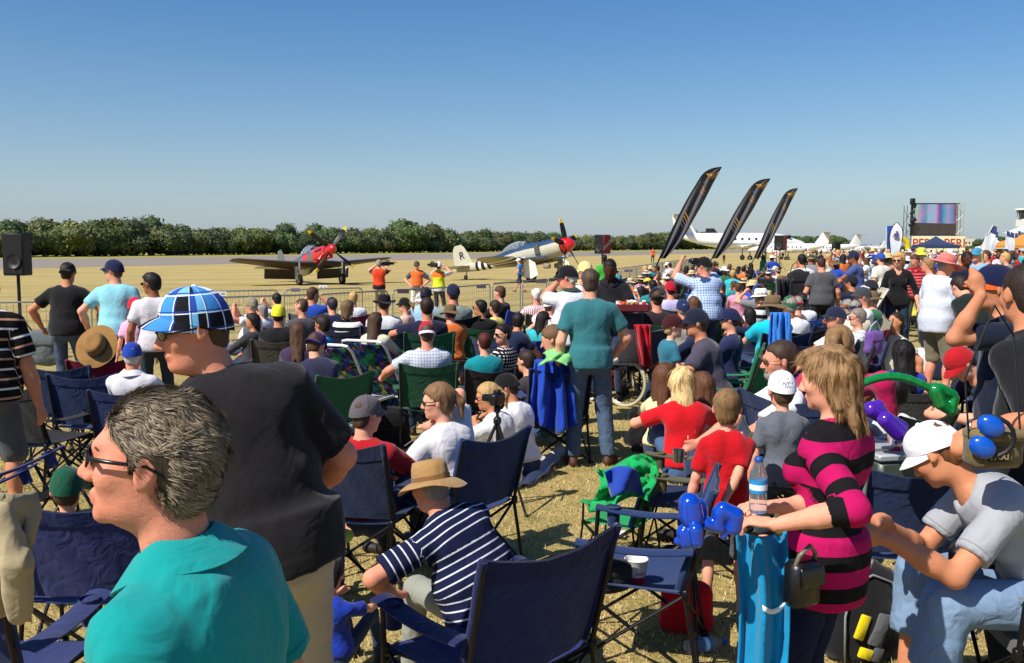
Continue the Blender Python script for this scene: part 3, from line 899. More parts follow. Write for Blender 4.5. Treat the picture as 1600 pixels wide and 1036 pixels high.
def build_trousers(sp, b, vox):
    S = SDF(); leg = sp.get('legs', 'long'); kd = .84 if b.kid else 1.0
    M = np.stack([b.plat, np.cross(b.d1, b.plat), b.d1], 1)
    f = b.fat
    S.ell(b.P + b.d1 * .02, ((.152 if not b.fem else .162) * kd + .008 + f * .4, .118 * kd + .006 + f * .4, .13), M, k=.04, cuts=[(b.P + b.d1 * .075, b.d1)])
    tg = unit(b.kn[-1] - b.hip[-1]) + unit(b.kn[1] - b.hip[1]); back = -M[:, 1]
    for s_ in (-1, 1):
        S.ell(b.P + b.plat * .07 * s_ * kd + back * .045 - b.d1 * .045, (.088 * kd + f * .3, .085 * kd + f * .3, .1 * kd), M, k=.04)
        hp, kn, an = b.hip[s_], b.kn[s_], b.an[s_]; th = (1 if not b.kid else .8) + f * .8
        if leg == 'long':
            d = unit(an - kn); lw = sp.get('legw', .0)
            S.cap(hp, kn, .086 * th, (.064 + lw) * th, k=.035)
            S.cap(kn, an + d * .02, (.062 + lw) * th, (.054 + lw) * th, k=.025, cuts=[(an - d * .005, d)])
        else:
            d = unit(an - kn); d1_ = unit(kn - hp)
            ext = sp.get('shortlen', .03)
            S.cap(hp, kn, .09 * th, .082 * th, k=.035, cuts=[(kn - d1_ * (.06 if ext < .02 else 0), d1_)] if ext < .02 else [])
            if ext >= .02: S.cap(kn, kn + d * (ext + .06), .082 * th, .086 * th, k=.02, cuts=[(kn + d * ext, d)])
    V, Q = S.mesh(vox)
    V = wrinkle(V, Q, .006 if vox < .01 else .005, sp['seed'] + 31, (9, 9, 17))
    return V, Q

def build_shoes(b, vox, style='shoe'):
    out = []
    for s_ in (-1, 1):
        S = SDF()
        an = b.an[s_]; toe = unit(A(*b.ps.get('toe' + ('l' if s_ < 0 else 'r'), (s_ * .18, 1, 0))))
        k = .8 if b.kid else 1
        fl = an - UP3 * (.045 if an[2] > .06 else .03)
        S.cap(an - UP3 * .005 + toe * -.01, fl - toe * .03, .042 * k, .036 * k, k=.02)
        S.cap(fl - toe * .03, fl + toe * .13 * k - UP3 * .004, .036 * k, .034 * k, k=.02)
        S.ell(fl + toe * .12 * k - UP3 * .006, .042 * k, None, k=.02)
        S.cuts.append((A(0, 0, an[2] - .076), A(0, 0, -1)))
        out.append(S.mesh(vox))
    return out

HAIRSTYLE = {}
def build_hair(sp, b, vox):
    st = sp.get('hair', ('short', 'brown'))[0]
    if st == 'bald': return None
    S = SDF(); HR, Hc, hs = b.HR, b.Hc, b.hs
    def h(x, y, z): return Hc + HR @ A(x, y, z) * hs
    n = HR @ A(0, -.62, .78); p0 = h(0, .072, .062)
    g = {'buzz': .002, 'short': .006, 'thick': .007, 'thin': .003}.get(st, .011)
    capped = bool(sp.get('cap') or sp.get('hat'))
    if capped: g = min(g, .0005)
    S.ell(h(0, -.014, .034), ((.078 + g) * hs, (.098 + g) * hs, (.088 + g) * hs), HR, k=.01, cuts=[(p0, -n)])
    S.ell(h(0, -.05, -.02), ((.064 + g) * hs, (.047 + g) * hs, .072 * hs), HR, k=.02, cuts=[(h(0, -.022, 0), HR @ A(0, .86, .2)), (h(0, -.09, -.078), HR @ A(0, 0, -1))])
    if st == 'thin': S.ell(h(0, .02, .12), (.045, .07, .05), HR, k=.02, sub=True)
    if st in ('short', 'thick') and not capped:
        for s_ in (-1, 1): S.cap(h(.074 * s_, .016, .02), h(.073 * s_, .018, -.006), .007 * hs, .004, k=.01)
    if st == 'thick' and not capped:
        S.cap(h(-.03, .07, .085), h(.035, .078, .08), .018, k=.03); S.cap(h(-.05, .02, .1), h(.05, .03, .1), .018, k=.04)
    if st in ('long', 'bob', 'wave'):
        L = {'long': .34, 'bob': .12, 'wave': .115}[st] * (1 if not b.kid else .8)
        down = unit(-UP3 * .9 + HR @ A(0, -.25, 0))
        for s_ in (-1, 1):
            a = h(.072 * s_, -.015, .03)
            S.cap(a, a + down * (L * .7 + .05) + HR @ A(.014 * s_, -.012, 0), .028 * hs, .012 * hs, k=.03)
            S.cap(h(.042 * s_, -.06, .02), h(.052 * s_, -.06, .02) + down * (L + .04 - .03 * s_), .042 * hs, .014 * hs, k=.03)
        S.cap(h(0, -.068, .03), h(.01, -.075, .03) + down * (L + .08), .046 * hs, .012 * hs, k=.04)
        if not capped: S.cap(h(-.02, .06, .105), h(.04, .045, .1), .020 * hs, k=.03)
    if st == 'pony':
        a = h(0, -.112, .04)
        S.ell(a, .026 * hs, None, k=.02)
        S.cap(a, h(0, -.155, -.02), .024, .026, k=.015); S.cap(h(0, -.155, -.02), h(0, -.15, -.13), .026, .012, k=.02)
    if st == 'bun':
        S.ell(h(0, -.12, .05), .036 * hs, None, k=.012)
    V, Q = S.mesh(vox)
    V = wrinkle(V, Q, sp.get('hw', .009 if st in ('long', 'wave', 'bob') else .005), sp['seed'] + 5, (30, 30, 5), .5)
    return V, Q

def beard(b, vox):
    S = SDF(); HR, Hc, hs = b.HR, b.Hc, b.hs
    def h(x, y, z): return Hc + HR @ A(x, y, z) * hs
    S.ell(h(0, .042, -.085), (.055, .058, .038), HR, k=.01, cuts=[(h(0, .03, -.073), HR @ A(0, -.3, 1))])
    S.cap(h(-.026, .088, -.055), h(.026, .088, -.055), .009, k=.01)
    V, Q = S.mesh(vox)
    return wrinkle(V, Q, .003, 3, (30, 30, 12)), Q

def strands(name, V, Q, b, n, length, color, parent, seed=1, width=.0011, lift=.25, gravity=.6, jitter=.35, part=0, fwd=-1, yaxis=None, ear=-9, cs=28):
    """many fine tapering locks growing out of the hair mass"""
    rs = np.random.RandomState(seed)
    N = vnormals(V, Q)
    # area-ish sampling over quads
    qi = rs.randint(0, len(Q), n)
    w = rs.dirichlet((1, 1, 1, 1), n)
    P = (V[Q[qi]] * w[:, :, None]).sum(1); Lq = (P - b.Hc) @ b.HR / b.hs
    bad = (np.abs(Lq[:, 0]) > .06) & (Lq[:, 2] < ear) & (Lq[:, 1] > -.034) & (Lq[:, 1] < .016)
    qi, w, P = qi[~bad], w[~bad], P[~bad]; n = len(P); Nn = (N[Q[qi]] * w[:, :, None]).sum(1); Nn /= np.linalg.norm(Nn, axis=1)[:, None] + 1e-9
    HR = b.HR
    L = (P - b.Hc) @ HR / b.hs
    # flow: away from the crown in head space, downwards
    crown = A(part, -.045, .12)
    F = L - crown; F[:, 2] *= 1.0
    front = L[:, 1] > .01
    F = F / (np.linalg.norm(F, axis=1)[:, None] + 1e-9)
    F[:, 1] += fwd * .0
    if yaxis is not None: F = F + A(*yaxis)
    F = F @ HR.T
    F = F + A(0, 0, -gravity) * (1 - .3 * front[:, None])
    F = F - Nn * (F * Nn).sum(1)[:, None]
    F /= np.linalg.norm(F, axis=1)[:, None] + 1e-9
    cl = np.stack([vnoise(P, cs, seed), vnoise(P, cs, seed + 1), vnoise(P, cs, seed + 2)], 1)
    F = F + cl * jitter + rs.normal(0, .10, (n, 3)); F = F - Nn * (F * Nn).sum(1)[:, None]; F /= np.linalg.norm(F, axis=1)[:, None] + 1e-9
    ln = length * (.5 + .8 * rs.rand(n))
    seg = 4
    pts = [P - Nn * .004]
    D = F + Nn * (lift * (.4 + rs.rand(n)))[:, None]
    D /= np.linalg.norm(D, axis=1)[:, None]
    cur = pts[0]
    for s_ in range(seg):
        cur = cur + D * (ln / seg)[:, None]
        pts.append(cur)
        D = D + A(0, 0, -.16 * gravity) - Nn * (.28 * lift) + cl * .10
        D /= np.linalg.norm(D, axis=1)[:, None]
    S3 = np.cross(F, Nn); S3 /= np.linalg.norm(S3, axis=1)[:, None] + 1e-9
    ws = [1, 1, .9, .65, .15]
    VV = np.zeros((n, (seg + 1) * 2, 3)); wd = width * (.6 + .8 * rs.rand(n))
    for i, p in enumerate(pts):
        VV[:, 2 * i] = p - S3 * (wd * ws[i])[:, None]; VV[:, 2 * i + 1] = p + S3 * (wd * ws[i])[:, None] + Nn * (wd * .5)[:, None]
    base = np.arange(n)[:, None] * (seg + 1) * 2
    F4 = np.concatenate([base + np.array([[2 * i, 2 * i + 1, 2 * i + 3, 2 * i + 2]]) for i in range(seg)])
    sh = np.repeat(rs.normal(0, .34, n) + vnoise(P, 30, seed + 8) * .3, (seg + 1) * 2)
    me = np_mesh(name, VV.reshape(-1, 3), F4, True, {'shade': sh})
    return link(name, me, hair_mat(), parent, color)

# ---- headwear in head space (x right, y front, z up)
def head_mat(b): 
    M = Matrix([[*(b.HR[i] * b.hs), b.Hc[i]] for i in range(3)] + [[0, 0, 0, 1]])
    return M
CAPMESH = {}
def cap_meshes(back=False):
    key = back
    if key in CAPMESH: return CAPMESH[key]
    m = MB(); nu, nv = 36, 12
    def dome(u, v, ex=0):
        w = 2 * math.pi * u; t = v * math.pi / 2
        seam = 1 - .010 * math.exp(-((((u * 6) % 1) - .5) ** 2 - .25) ** 2 / .0006) if v > .02 else 1
        rx, ry, rz = .0875 + ex, .110 + ex, .118 + ex
        x = rx * math.cos(t) ** .82 * math.cos(w) * seam; y = ry * math.cos(t) ** .82 * math.sin(w) * seam; z = rz * math.sin(t) ** .92
        base = .012 + .026 * (y / .11)          # tilted rim: higher over the face
        return (x, y - .012, base + z * (1 - .15 * (y / .11)) + .0)
    m.grid(lambda u, v: dome(u, v), nu, nv, 0)
    # inner lip
    m.grid(lambda u, v: (dome(u, 0)[0] * (1 - .04 * v), dome(u, 0)[1] * (1 - .04 * v) - .0005, dome(u, 0)[2] + .012 * v), nu, 1, 0)
    crown = m.mesh('crown', 60)
    bt = MB().lathe([(.0001, .006), (.007, .004), (.009, 0), (.008, -.004)], (0, -.012, .012 + .118), 10).mesh('button', True)
    br = MB()
    def brim(u, v):
        a = (u - .5) * math.pi * .98
        xr, y0 = .079, .0
        x = math.sin(a) * (.080 + .003 * v); yb = -.012 + .103 * math.cos(a) * .98
        out = .068 * (math.cos(a * .96) ** .6 if abs(a) < 1.55 else 0)
        y = yb + out * v
        z = .036 + .026 * (yb / .11) * .5 - .03 * v * v * .5 - 1.9 * x * x - .012 * v
        return (x, y, z)
    br.grid(brim, 20, 6, .004)
    brimm = br.mesh('brim', 60)
    CAPMESH[key] = (crown, bt, brimm)
    return CAPMESH[key]
def put_cap(par, b, col, brimcol=None, back=False, mat=None, yaw=0, parts=True, tilt=0):
    crown, bt, brim = cap_meshes()
    M = head_mat(b) @ Matrix.Rotation(R(180 if back else yaw), 4, 'Z') @ Matrix.Rotation(R(tilt), 4, 'X')
    mt = mat or cloth_mat()
    def inst(me, name, parent, c):
        me2 = me
        if mat is not None:
            me2 = me.copy(); me2.materials.clear(); me2.materials.append(mat)
        elif not len(me.materials): me.materials.append(mt)
        o = bpy.data.objects.new(name, me2); COL.objects.link(o); o.parent = parent; o.color = srgb(c)
        return o
    o = inst(crown, 'cap', par, col); o.matrix_local = M
    if parts:
        inst(brim, 'brim', o, brimcol or col); inst(bt, 'button', o, brimcol or col)
    return o
def hat_mesh(R0=.155, wav=.012, hcr=.098, droop=.03, band=True):
    key = ('hat', R0, wav, hcr, droop)
    if key in CAPMESH: return CAPMESH[key]
    m = MB(); n = 40
    def brim(u, v):
        w = 2 * math.pi * u; r0 = .086 + (R0 - .086) * v
        z = .026 - droop * v * v + wav * v * math.sin(2 * w + .6) + .004 * math.sin(5 * w) * v
        return (r0 * math.cos(w), (r0 + .018) * math.sin(w) - .012, z)
    m.grid(brim, n, 5, .003)
    bm_ = m.mesh('brim', 60)
    c = MB()
    prof = [(.089, .018), (.087, .05), (.083, .022 + hcr * .7), (.073, .022 + hcr), (.054, .028 + hcr), (.02, .022 + hcr), (.0005, .019 + hcr)]
    c.lathe(prof, (0, -.012, 0), n, sy=1.2)
    cr = c.mesh('crown', 60)
    bd = MB().lathe([(.0905, .024), (.0895, .05)], (0, -.012, 0), n, sy=1.2).mesh('band', True)
    CAPMESH[key] = (cr, bm_, bd)
    return CAPMESH[key]
def put_hat(par, b, col, band=None, M=None, **kw):
    cr, br, bd = hat_mesh(**kw)
    M = head_mat(b) if M is None else M
    for me in (cr, br, bd):
        if not len(me.materials): me.materials.append(cloth_mat())
    o = link('hat', cr, None, par, col); o.matrix_local = M
    link('brim', br, None, o, col)
    link('band', bd, None, o, band or col)
    return o
GL = {}
def put_glasses(par, b, dark=True, frame='#111111', lens=None, up=0, name='sunglasses', clear=False, white=False, parts=False):
    key = (dark, frame, clear)
    if key not in GL:
        m = MB()
        for s_ in (-1, 1):
            def ln(u, v, s_=s_):
                a = (u - .5) * 2; bb = (v - .5) * 2
                rr = (1 - .12 * (a * a + bb * bb) ** 2)
                x = (.033 + .029 * a * rr) * s_; z = .006 + .0185 * bb * rr
                y = .108 - 3.6 * x * x - .9 * (z - .006) ** 2
                return (x, y, z)
            m.mat(1).grid(ln, 8, 6, .002)
            pts = [ln(*q) for q in [(u / 8, 0) for u in range(9)] + [(1, v / 6) for v in range(1, 7)] + [(1 - u / 8, 1) for u in range(1, 9)] + [(0, 1 - v / 6) for v in range(1, 6)]]
            m.mat(0).tube(pts, .0022 if dark else .0015, 6, closed=True)
            e = ln(1, .75)
            m.tube([e, (.078 * s_, .088, .012), (.083 * s_, .04, .011), (.083 * s_, -.005, .010), (.080 * s_, -.035, -.006)], [.004, .0042, .0034, .003, .002] if dark else .0016, 6)
        m.tube([(-.008, .110, .012), (0, .113, .013), (.008, .110, .012)], .0025, 6)
        if dark: lensm = flat('dark lens', '#0a0808', .08, 0, .6, coat=.5)
        else:
            lensm = NT('clear lens', .02, .5).m; p = lensm.node_tree.nodes['Principled BSDF']; p.inputs['Transmission Weight'].default_value = 1; p.inputs['IOR'].default_value = 1.02
        GL[key] = m.mesh('glasses', 60, (flat('glasses frame ' + frame, frame, .25), lensm))
    o = link(name, GL[key], None, par)
    o.matrix_local = head_mat(b) @ Matrix.Translation((0, -.004 if up == 0 else -.03, up)) @ Matrix.Rotation(R(up * 400), 4, 'X')
    return o
def put_eyes(par, b):
    for s_ in (-1, 1):
        m = MB()
        m.mat(0).ball((0, 0, 0), .0125, 14); m.mat(1).lathe([(.0001, .0131), (.003, .0128), (.0058, .0115)], (0, 0, 0), 12, rot=Matrix.Rotation(-math.pi / 2, 3, 'X'))
        o = m.build('eye', [flat('eye white', '#d8d0c8', .2), flat('iris', '#2b2018', .15)], par, True)
        o.matrix_local = head_mat(b) @ Matrix.Translation((.0315 * s_, .0812, .0015))
def put_brows(par, b, col):
    S = SDF()
    def h(x, y, z): return b.Hc + b.HR @ A(x, y, z) * b.hs
    for s_ in (-1, 1):
        S.cap(h(.014 * s_, .0935, .0235), h(.034 * s_, .0915, .0265), .0042, .0038, k=.004); S.cap(h(.034 * s_, .0915, .0265), h(.05 * s_, .080, .0225), .0038, .0022, k=.004)
    V, Q = S.mesh(.0032)
    link('eyebrows', np_mesh('eyebrows', V, Q), hair_mat(), par, col)

PCOUNT = [0]
def cname(h):
    t = dict(navy='#1c2a4c', blue='#2a4a9a', green='#1f5238', black='#18181a', olive='#3c3f2c', grey='#6a6c70', maroon='#6c1830', purple='#5c2460', brown='#4a3a30', tan='#b8a888')
    c = srgb(h); return min(t, key=lambda k: sum((a - b_) ** 2 for a, b_ in zip([x ** .45 for x in srgb(t[k])[:3]], [x ** .45 for x in c[:3]])))
def solve_place(px, py, d, ztop_local, s):
    """(x, y, ground z, scale): either the depth is given and the scale follows, or the other way round"""
    if d is None:
        lo, hi = 2.0, 80.0
        def f(dd):
            p = at(px, py, dd); return p.z - (ground(p.x, p.y) + ztop_local * s)
        g = [2.5 + i * .25 for i in range(260)]
        best = min(g, key=lambda q: abs(f(q)))
        for _ in range(20):
            c = [best - .25 / 2 ** _, best, best + .25 / 2 ** _]; best = min(c, key=lambda q: abs(f(q)))
        d = best
        p = at(px, py, d); return p, ground(p.x, p.y), s
    p = at(px, py, d); gz = ground(p.x, p.y)
    s = (p.z - gz) / ztop_local
    return p, gz, s

def person(px, py, d=None, face=0, pose='stand', label='', group=None, skin='fair', shirt=('#888888', None), legs='long', legc='#2b3a55',
           hair=('short', 'brown'), cap=None, hat=None, glasses=None, S=1.0, vox=None, chair=None, shoe='#2a2420', chairkw=None, parts=True, name='person', cat=None, srange=(.86, 1.16), **sp):
    PCOUNT[0] += 1
    sp.update(pose=pose, legs=legs, hair=hair, cap=cap, hat=hat); sp['seed'] = PCOUNT[0] * 7
    b = build_body(sp)
    kid = sp.get('kid', False)
    if kid and d is None and S == 1.0: S = .72
    p, gz, s = solve_place(px, py, d, b.top, S)
    lo, hi = (srange if not kid else (.4, 1.0))
    if not lo <= s <= hi:
        print('SCALE', round(s, 2), 'at', px, py, 'd', d, label); s = min(max(s, lo), hi)
    dd = p.y
    fr = R(face)
    hx, hy = b.Hc[0] * s, b.Hc[1] * s
    ox = p.x - (hx * math.cos(fr) - hy * math.sin(fr)); oy = p.y - (hx * math.sin(fr) + hy * math.cos(fr))
    root = empty(name, (ox, oy, p.z - b.top * s), fr, s)
    if sp.get('reach'):
        M = Matrix.LocRotScale(root.location, root.rotation_euler, root.scale).inverted()
        pp = dict(sp.get('p', {}))
        for k, (x_, y_, d_) in sp['reach'].items(): pp[k] = tuple(M @ at(x_, y_, d_))
        sp['p'] = pp
        b = build_body(sp)
    tag(root, label, cat or ('child' if kid else 'person'), group)
    if vox is None: vox = min(max(.0020 * dd / s, .0070), .0235)
    else: vox *= 1.28 if dd < 3.5 else 1.55
    V, Q, tint = build_skin(sp, b, vox)
    sc_ = SKIN.get(skin, skin)
    body = link('body', np_mesh('body', V, Q, True, {'tint': tint}), skin_mat(), root, sc_)
    cv = vox * 1.4
    if shirt:
        V, Q, pa = build_shirt(sp, b, cv)
        o = link(sp.get('shirtname', 'shirt'), np_mesh('shirt', V, Q, True, {'pat': pa, 'hem': b.hemd}), shirt[1] or cloth_mat(), root, shirt[0])
        if sp.get('collar'):
            link('collar', build_collar(b), cloth_mat(), o, sp['collar'])
        if sp.get('vest'):
            s2 = dict(sp, sleeve=0, loose=.022, hem=-.04); V, Q, pa = build_shirt(s2, b, cv); link('vest', np_mesh('vest', V, Q, True, {'pat': pa}), sp.get('vestm') or cloth_mat(), root, sp['vest'])
        b.shirt_obj = o
    V, Q = build_trousers(sp, b, cv * 1.4)
    pa = np.stack([V[:, 0], V[:, 2], V[:, 1]], 1)
    lc, lm = legc if isinstance(legc, tuple) else (legc, None)
    link('trousers' if legs == 'long' else 'shorts', np_mesh('trousers', V, Q, True, {'pat': pa}), lm or cloth_mat(), root, lc)
    for V, Q in build_shoes(b, max(.012, vox)): link('shoe', np_mesh('shoe', V, Q), flat('shoe leather ' + shoe, shoe, .6), root)
    r = build_hair(sp, b, max(vox, .0055)) if not sp.get('nohair') else None
    b.hair = None
    hc = HAIRC.get(hair[1], hair[1])
    if r is not None:
        V, Q = r
        b.hairVQ = (V, Q)
        b.hair = link('hair', np_mesh('hair', V, Q, True, {'shade': np.zeros(len(V))}), hair_mat(), root, hc)
        if vox < .0155 and not (cap or hat) and not sp.get('nostr') and vox > .0082 and dd < 13: strands('hair_strands', V, Q, b, 900, .05 if hair[0] in ('long', 'bob', 'wave') else .022, hc, b.hair, sp['seed'], .0024, .12, 1.2, .3)
    if sp.get('beard'):
        V, Q = beard(b, .006); link('beard', np_mesh('beard', V, Q, True, {'shade': np.zeros(len(V))}), hair_mat(), root, HAIRC.get(sp['beard'], sp['beard']))
    if cap: put_cap(root, b, cap[0], cap[1] if len(cap) > 1 else None, back=sp.get('capback', False), mat=sp.get('capmat'), yaw=sp.get('capyaw', 0), tilt=sp.get('captilt', 0))
    if hat: put_hat(root, b, hat[0], hat[1] if len(hat) > 1 else None, **sp.get('hatkw', {}))
    if glasses: put_glasses(root, b, **({} if glasses is True else glasses))
    if vox < .0075 and not glasses and sp.get('eyes', True): put_eyes(root, b)
    if vox < .0075 and sp.get('eyes', True): put_brows(root, b, hc)
    root['h'] = 0.0
    del root['h']
    b.root, b.s, b.scale = root, s, s
    if chair:
        kw = dict(label=cname(chair) + ' camp chair under the ' + ' '.join(label.replace(',', '').split()[:11]), group='camp chairs people sit in', s=s); kw.update(chairkw or {})
        of = kw.pop('off', (0, 0)); c = camp_chair(root.location.x + of[0], root.location.y + of[1], ground(ox, oy), fr + R(kw.pop('turn', 0)), chair, **kw)
        b.chair = c
    return b
def loc2world(b, v):
    """person-space point -> world"""
    M = Matrix.LocRotScale(b.root.location, b.root.rotation_euler, b.root.scale)
    return M @ Vector(v)
# ------------------------------------------------------------------ folding camp chairs
CH = {}
def chair_meshes(w=.54, sag=.03, hi=.90):
    key = (w, sag, hi)
    if key in CH: return CH[key]
    hw = w / 2; d = {}
    def back(u, v):
        x = (u - .5) * w * (1 + .06 * v)
        z = .44 + (hi - .44) * v - (.055 * math.sin(math.pi * u)) * (v ** 3) 
        y = -.20 - .15 * v - sag * math.sin(math.pi * u) * (1.4 - v)
        return (x, y + .004 * math.sin(u * 21 + v * 9), z)
    m = MB().grid(back, 14, 12, .006); d['backrest'] = m.mesh('backrest', 60)
    m = MB()                              # darker bound edge and top flap
    m.tube([Vector(back(i / 14, 1)) for i in range(15)], .0065, 6)
    d['binding'] = m.mesh('binding', True)
    m = MB()
    for s in (0, 1): m.tube([Vector(back(s, .0 + j / 10)) + Vector((0, -.004, 0)) for j in range(11)], .017, 8)
    m.grid(lambda u, v: tuple(Vector(back(u, .80 + .2 * v)) + Vector((0, -.007, .003))), 12, 4, .004)
    d['back_flap'] = m.mesh('back_flap', 60)
    def seat(u, v):
        x = (u - .5) * w; y = -.22 + .46 * v
        z = .42 - .05 * math.sin(math.pi * u) * math.sin(math.pi * (.15 + .8 * v)) + .02 * v
        return (x, y, z)
    m = MB().grid(seat, 10, 10, .006); m.grid(lambda u, v: ((u - .5) * w, .24 + .004, .44 - .05 * v - .01 * math.sin(math.pi * u)), 10, 2, .005)
    d['seat'] = m.mesh('seat', 60)
    for s in (-1, 1):
        def arm(u, v, s=s):
            x = s * (hw + .03) + (u - .5) * .095 ; y = -.27 + .53 * v
            z = .635 + .01 * v - .022 * math.sin(math.pi * v)
            return (x, y, z - .01 * (2 * u - 1) ** 2)
        m = MB().grid(arm, 4, 10, .007)
        m.lathe([(.038, .004), (.04, -.001), (.034, -.01), (.031, -.1), (.0, -.1)], (s * (hw + .03), .17, .64), 14)
        d['armrest', s] = m.mesh('armrest', 60)
    tr = .011
    def leg(sx, sy):
        m = MB(); top = (sx * hw, -.22 if sy < 0 else .24, .42); foot = (sx * (hw + .02), -.30 if sy < 0 else .31, .012)
        if sy < 0: m.tube([foot, (sx * (hw + .005), -.235, .42), (sx * hw * 1.06, -.355, hi - .01)], tr, 8)
        else: m.tube([foot, (sx * (hw + .015), .262, .42), (sx * (hw + .03), .25, .635)], tr, 8)
        m.rbox((foot[0], foot[1], .016), (.045, .045, .03), .01)
        m.rbox((sx * (hw + .008), -.238 if sy < 0 else .262, .42), (.034, .034, .05), .008)
        return m.mesh('leg', 60)
    for sx in (-1, 1):
        for sy in (-1, 1): d['leg', sx, sy] = leg(sx, sy)
    m = MB()
    F = {(sx, sy): Vector((sx * (hw + .02), -.30 if sy < 0 else .31, .03)) for sx in (-1, 1) for sy in (-1, 1)}
    T = {(sx, sy): Vector((sx * (hw + .002), -.235 if sy < 0 else .258, .415)) for sx in (-1, 1) for sy in (-1, 1)}
    for a, b_ in (((-1, -1), (1, -1)), ((-1, 1), (1, 1)), ((-1, -1), (-1, 1)), ((1, -1), (1, 1))):
        m.tube([F[a], T[b_]], .009, 6); m.tube([F[b_] + Vector((0, .004, 0)), T[a]], .009, 6)
        m.ball((F[a] + T[b_]) / 2, .012, 6)
    d['cross_braces'] = m.mesh('cross_braces', 60)
    CH[key] = d
    return d
def camp_chair(x, y, z, rz, color, s=1.0, label=None, group=None, arm=None, dark=None, frame='#16161a', w=.54, sag=.03, hi=.9, pitch=0):
    d = chair_meshes(w, sag, hi)
    fm = flat('chair steel ' + frame, frame, .35, .3)
    root = empty('camp_chair', (x, y, z), rz, s)
    if pitch: root.rotation_euler = (pitch[0], pitch[1], rz)
    dk = dark or color
    for k, me in d.items():
        n = k if isinstance(k, str) else k[0]
        isf = n in ('leg', 'cross_braces')
        if not len(me.materials) and not isf: me.materials.append(cloth_mat())
        if isf:
            if not len(me.materials): me.materials.append(fm)
            o = link(n, me, None, root)
            if me.materials[0] != fm: o.material_slots[0].link = 'OBJECT'; o.material_slots[0].material = fm
        else:
            c = {'binding': '#15151a', 'back_flap': dk, 'armrest': arm or dk}.get(n, color)
            link(n, me, None, root, c)
    if label is None: CHAIRS.append((root, color))
    tag(root, label, 'chair', group or 'folding camp chairs in the crowd')
    return root
CHAIRS = []
# ------------------------------------------------------------------ ground
def terrain():
    xs = np.concatenate([np.linspace(-3000, -60, 16), np.arange(-56, 60, 2.0), np.linspace(64, 3000, 20)])
    ys = np.concatenate([np.linspace(-400, -6, 6), np.arange(-4, 120, 2.0), np.linspace(125, 400, 20), np.linspace(450, 5000, 12)])
    V = [(x, y, ground(x, y)) for x in xs for y in ys]; W = len(ys)
    Q = [(i * W + j, (i + 1) * W + j, (i + 1) * W + j + 1, i * W + j + 1) for i in range(len(xs) - 1) for j in range(W - 1)]
    t = NT('dry_grass', 0.95, 0.1)
    co = t.coord('Object')
    n1 = t.noise(0.22, 5, 0.6, co); n2 = t.noise(3.2, 5, 0.65, co); n3 = t.noise(38, 4, 0.7, co); n4 = t.noise(0.45, 4, 0.6, t.mapping(co, (0.12, 1.6, 1), (0, 0, R(-6))), 0.4)
    tan = t.ramp(n3.outputs[0], [(0.3, srgb('#7c6b3e')), (0.5, srgb('#b49d62')), (0.68, srgb('#d6c188'))])
    grn = t.ramp(n3.outputs[0], [(0.3, srgb('#4f5426')), (0.55, srgb('#7e7c3c')), (0.7, srgb('#a39a55'))])
    f = t.ramp(n2.outputs[0], [(0.48, (0, 0, 0, 1)), (0.72, (.75, .75, .75, 1))])
    c = t.mix(f, tan, grn)
    far = t.ramp(n4.outputs[0], [(0.30, srgb('#938050')), (0.50, srgb('#b49e68')), (0.70, srgb('#cbb884'))])
    far = t.mix(t.ramp(n1.outputs[0], [(0.45, (0, 0, 0, 1)), (0.7, (.6, .6, .6, 1))]), far, srgb('#8d8446'))
    sp = t.new('ShaderNodeSeparateXYZ'); t.lk(co, sp.inputs[0])
    d = t.new('ShaderNodeMapRange'); t.lk(sp.outputs[1], d.inputs[0]); d.inputs[1].default_value = 9; d.inputs[2].default_value = 22
    t.base(t.mix(d.outputs[0], c, t.mix(0.35, far, c)))
    t.bump(t.math('ADD', n3.outputs[0], t.math('MULTIPLY', n2.outputs[0], 1.5)), 0.9, 0.035)
    o = link('ground', np_mesh('ground', V, Q), t.m)
    tag(o, kind='structure')
terrain()

def grass_blades():
    """short dry blades where the grass is near enough to show them"""
    rs = np.random.RandomState(5); n = 120000
    d = 2.2 + 14.5 * rs.rand(n) ** .95
    x = (rs.rand(n) - .5) * 1.25 * d * 1600 / F_PX
    k = vnoise(np.stack([x, d, x * 0], 1), 1.3, 2) + rs.rand(n) * 1.2 > -.1
    x, d = x[k], d[k]; n = len(x)
    h = (.014 + .022 * rs.rand(n)) * np.clip((18 - d) / 8, .2, 1); w = .0018 + .0018 * rs.rand(n) + d * .0002
    a = rs.rand(n) * 6.283; lx = rs.normal(0, .55, n) * h; ly = rs.normal(0, .55, n) * h
    z = np.array([ground(a_, b_) for a_, b_ in zip(x, d)])
    V = np.zeros((n, 3, 3))
    V[:, 0] = np.stack([x - np.cos(a) * w, d - np.sin(a) * w, z - .004], 1)
    V[:, 1] = np.stack([x + np.cos(a) * w, d + np.sin(a) * w, z - .004], 1)
    V[:, 2] = np.stack([x + lx, d + ly, z + h], 1)
    t = NT('dry_blade', 0.8, 0.2)
    c = t.ramp(t.attr('shade', 'Fac'), [(0, srgb('#6a6a36')), (.3, srgb('#a8945c')), (.7, srgb('#cdb782')), (1, srgb('#e4d4a4'))])
    t.base(c)
    me = np_mesh('grass', V.reshape(-1, 3), np.arange(3 * n).reshape(-1, 3), False, {'shade': np.repeat(rs.rand(n), 3)})
    tag(link('grass', me, t.m), 'short dry yellow grass between the chairs', 'grass', kind='stuff')
grass_blades()

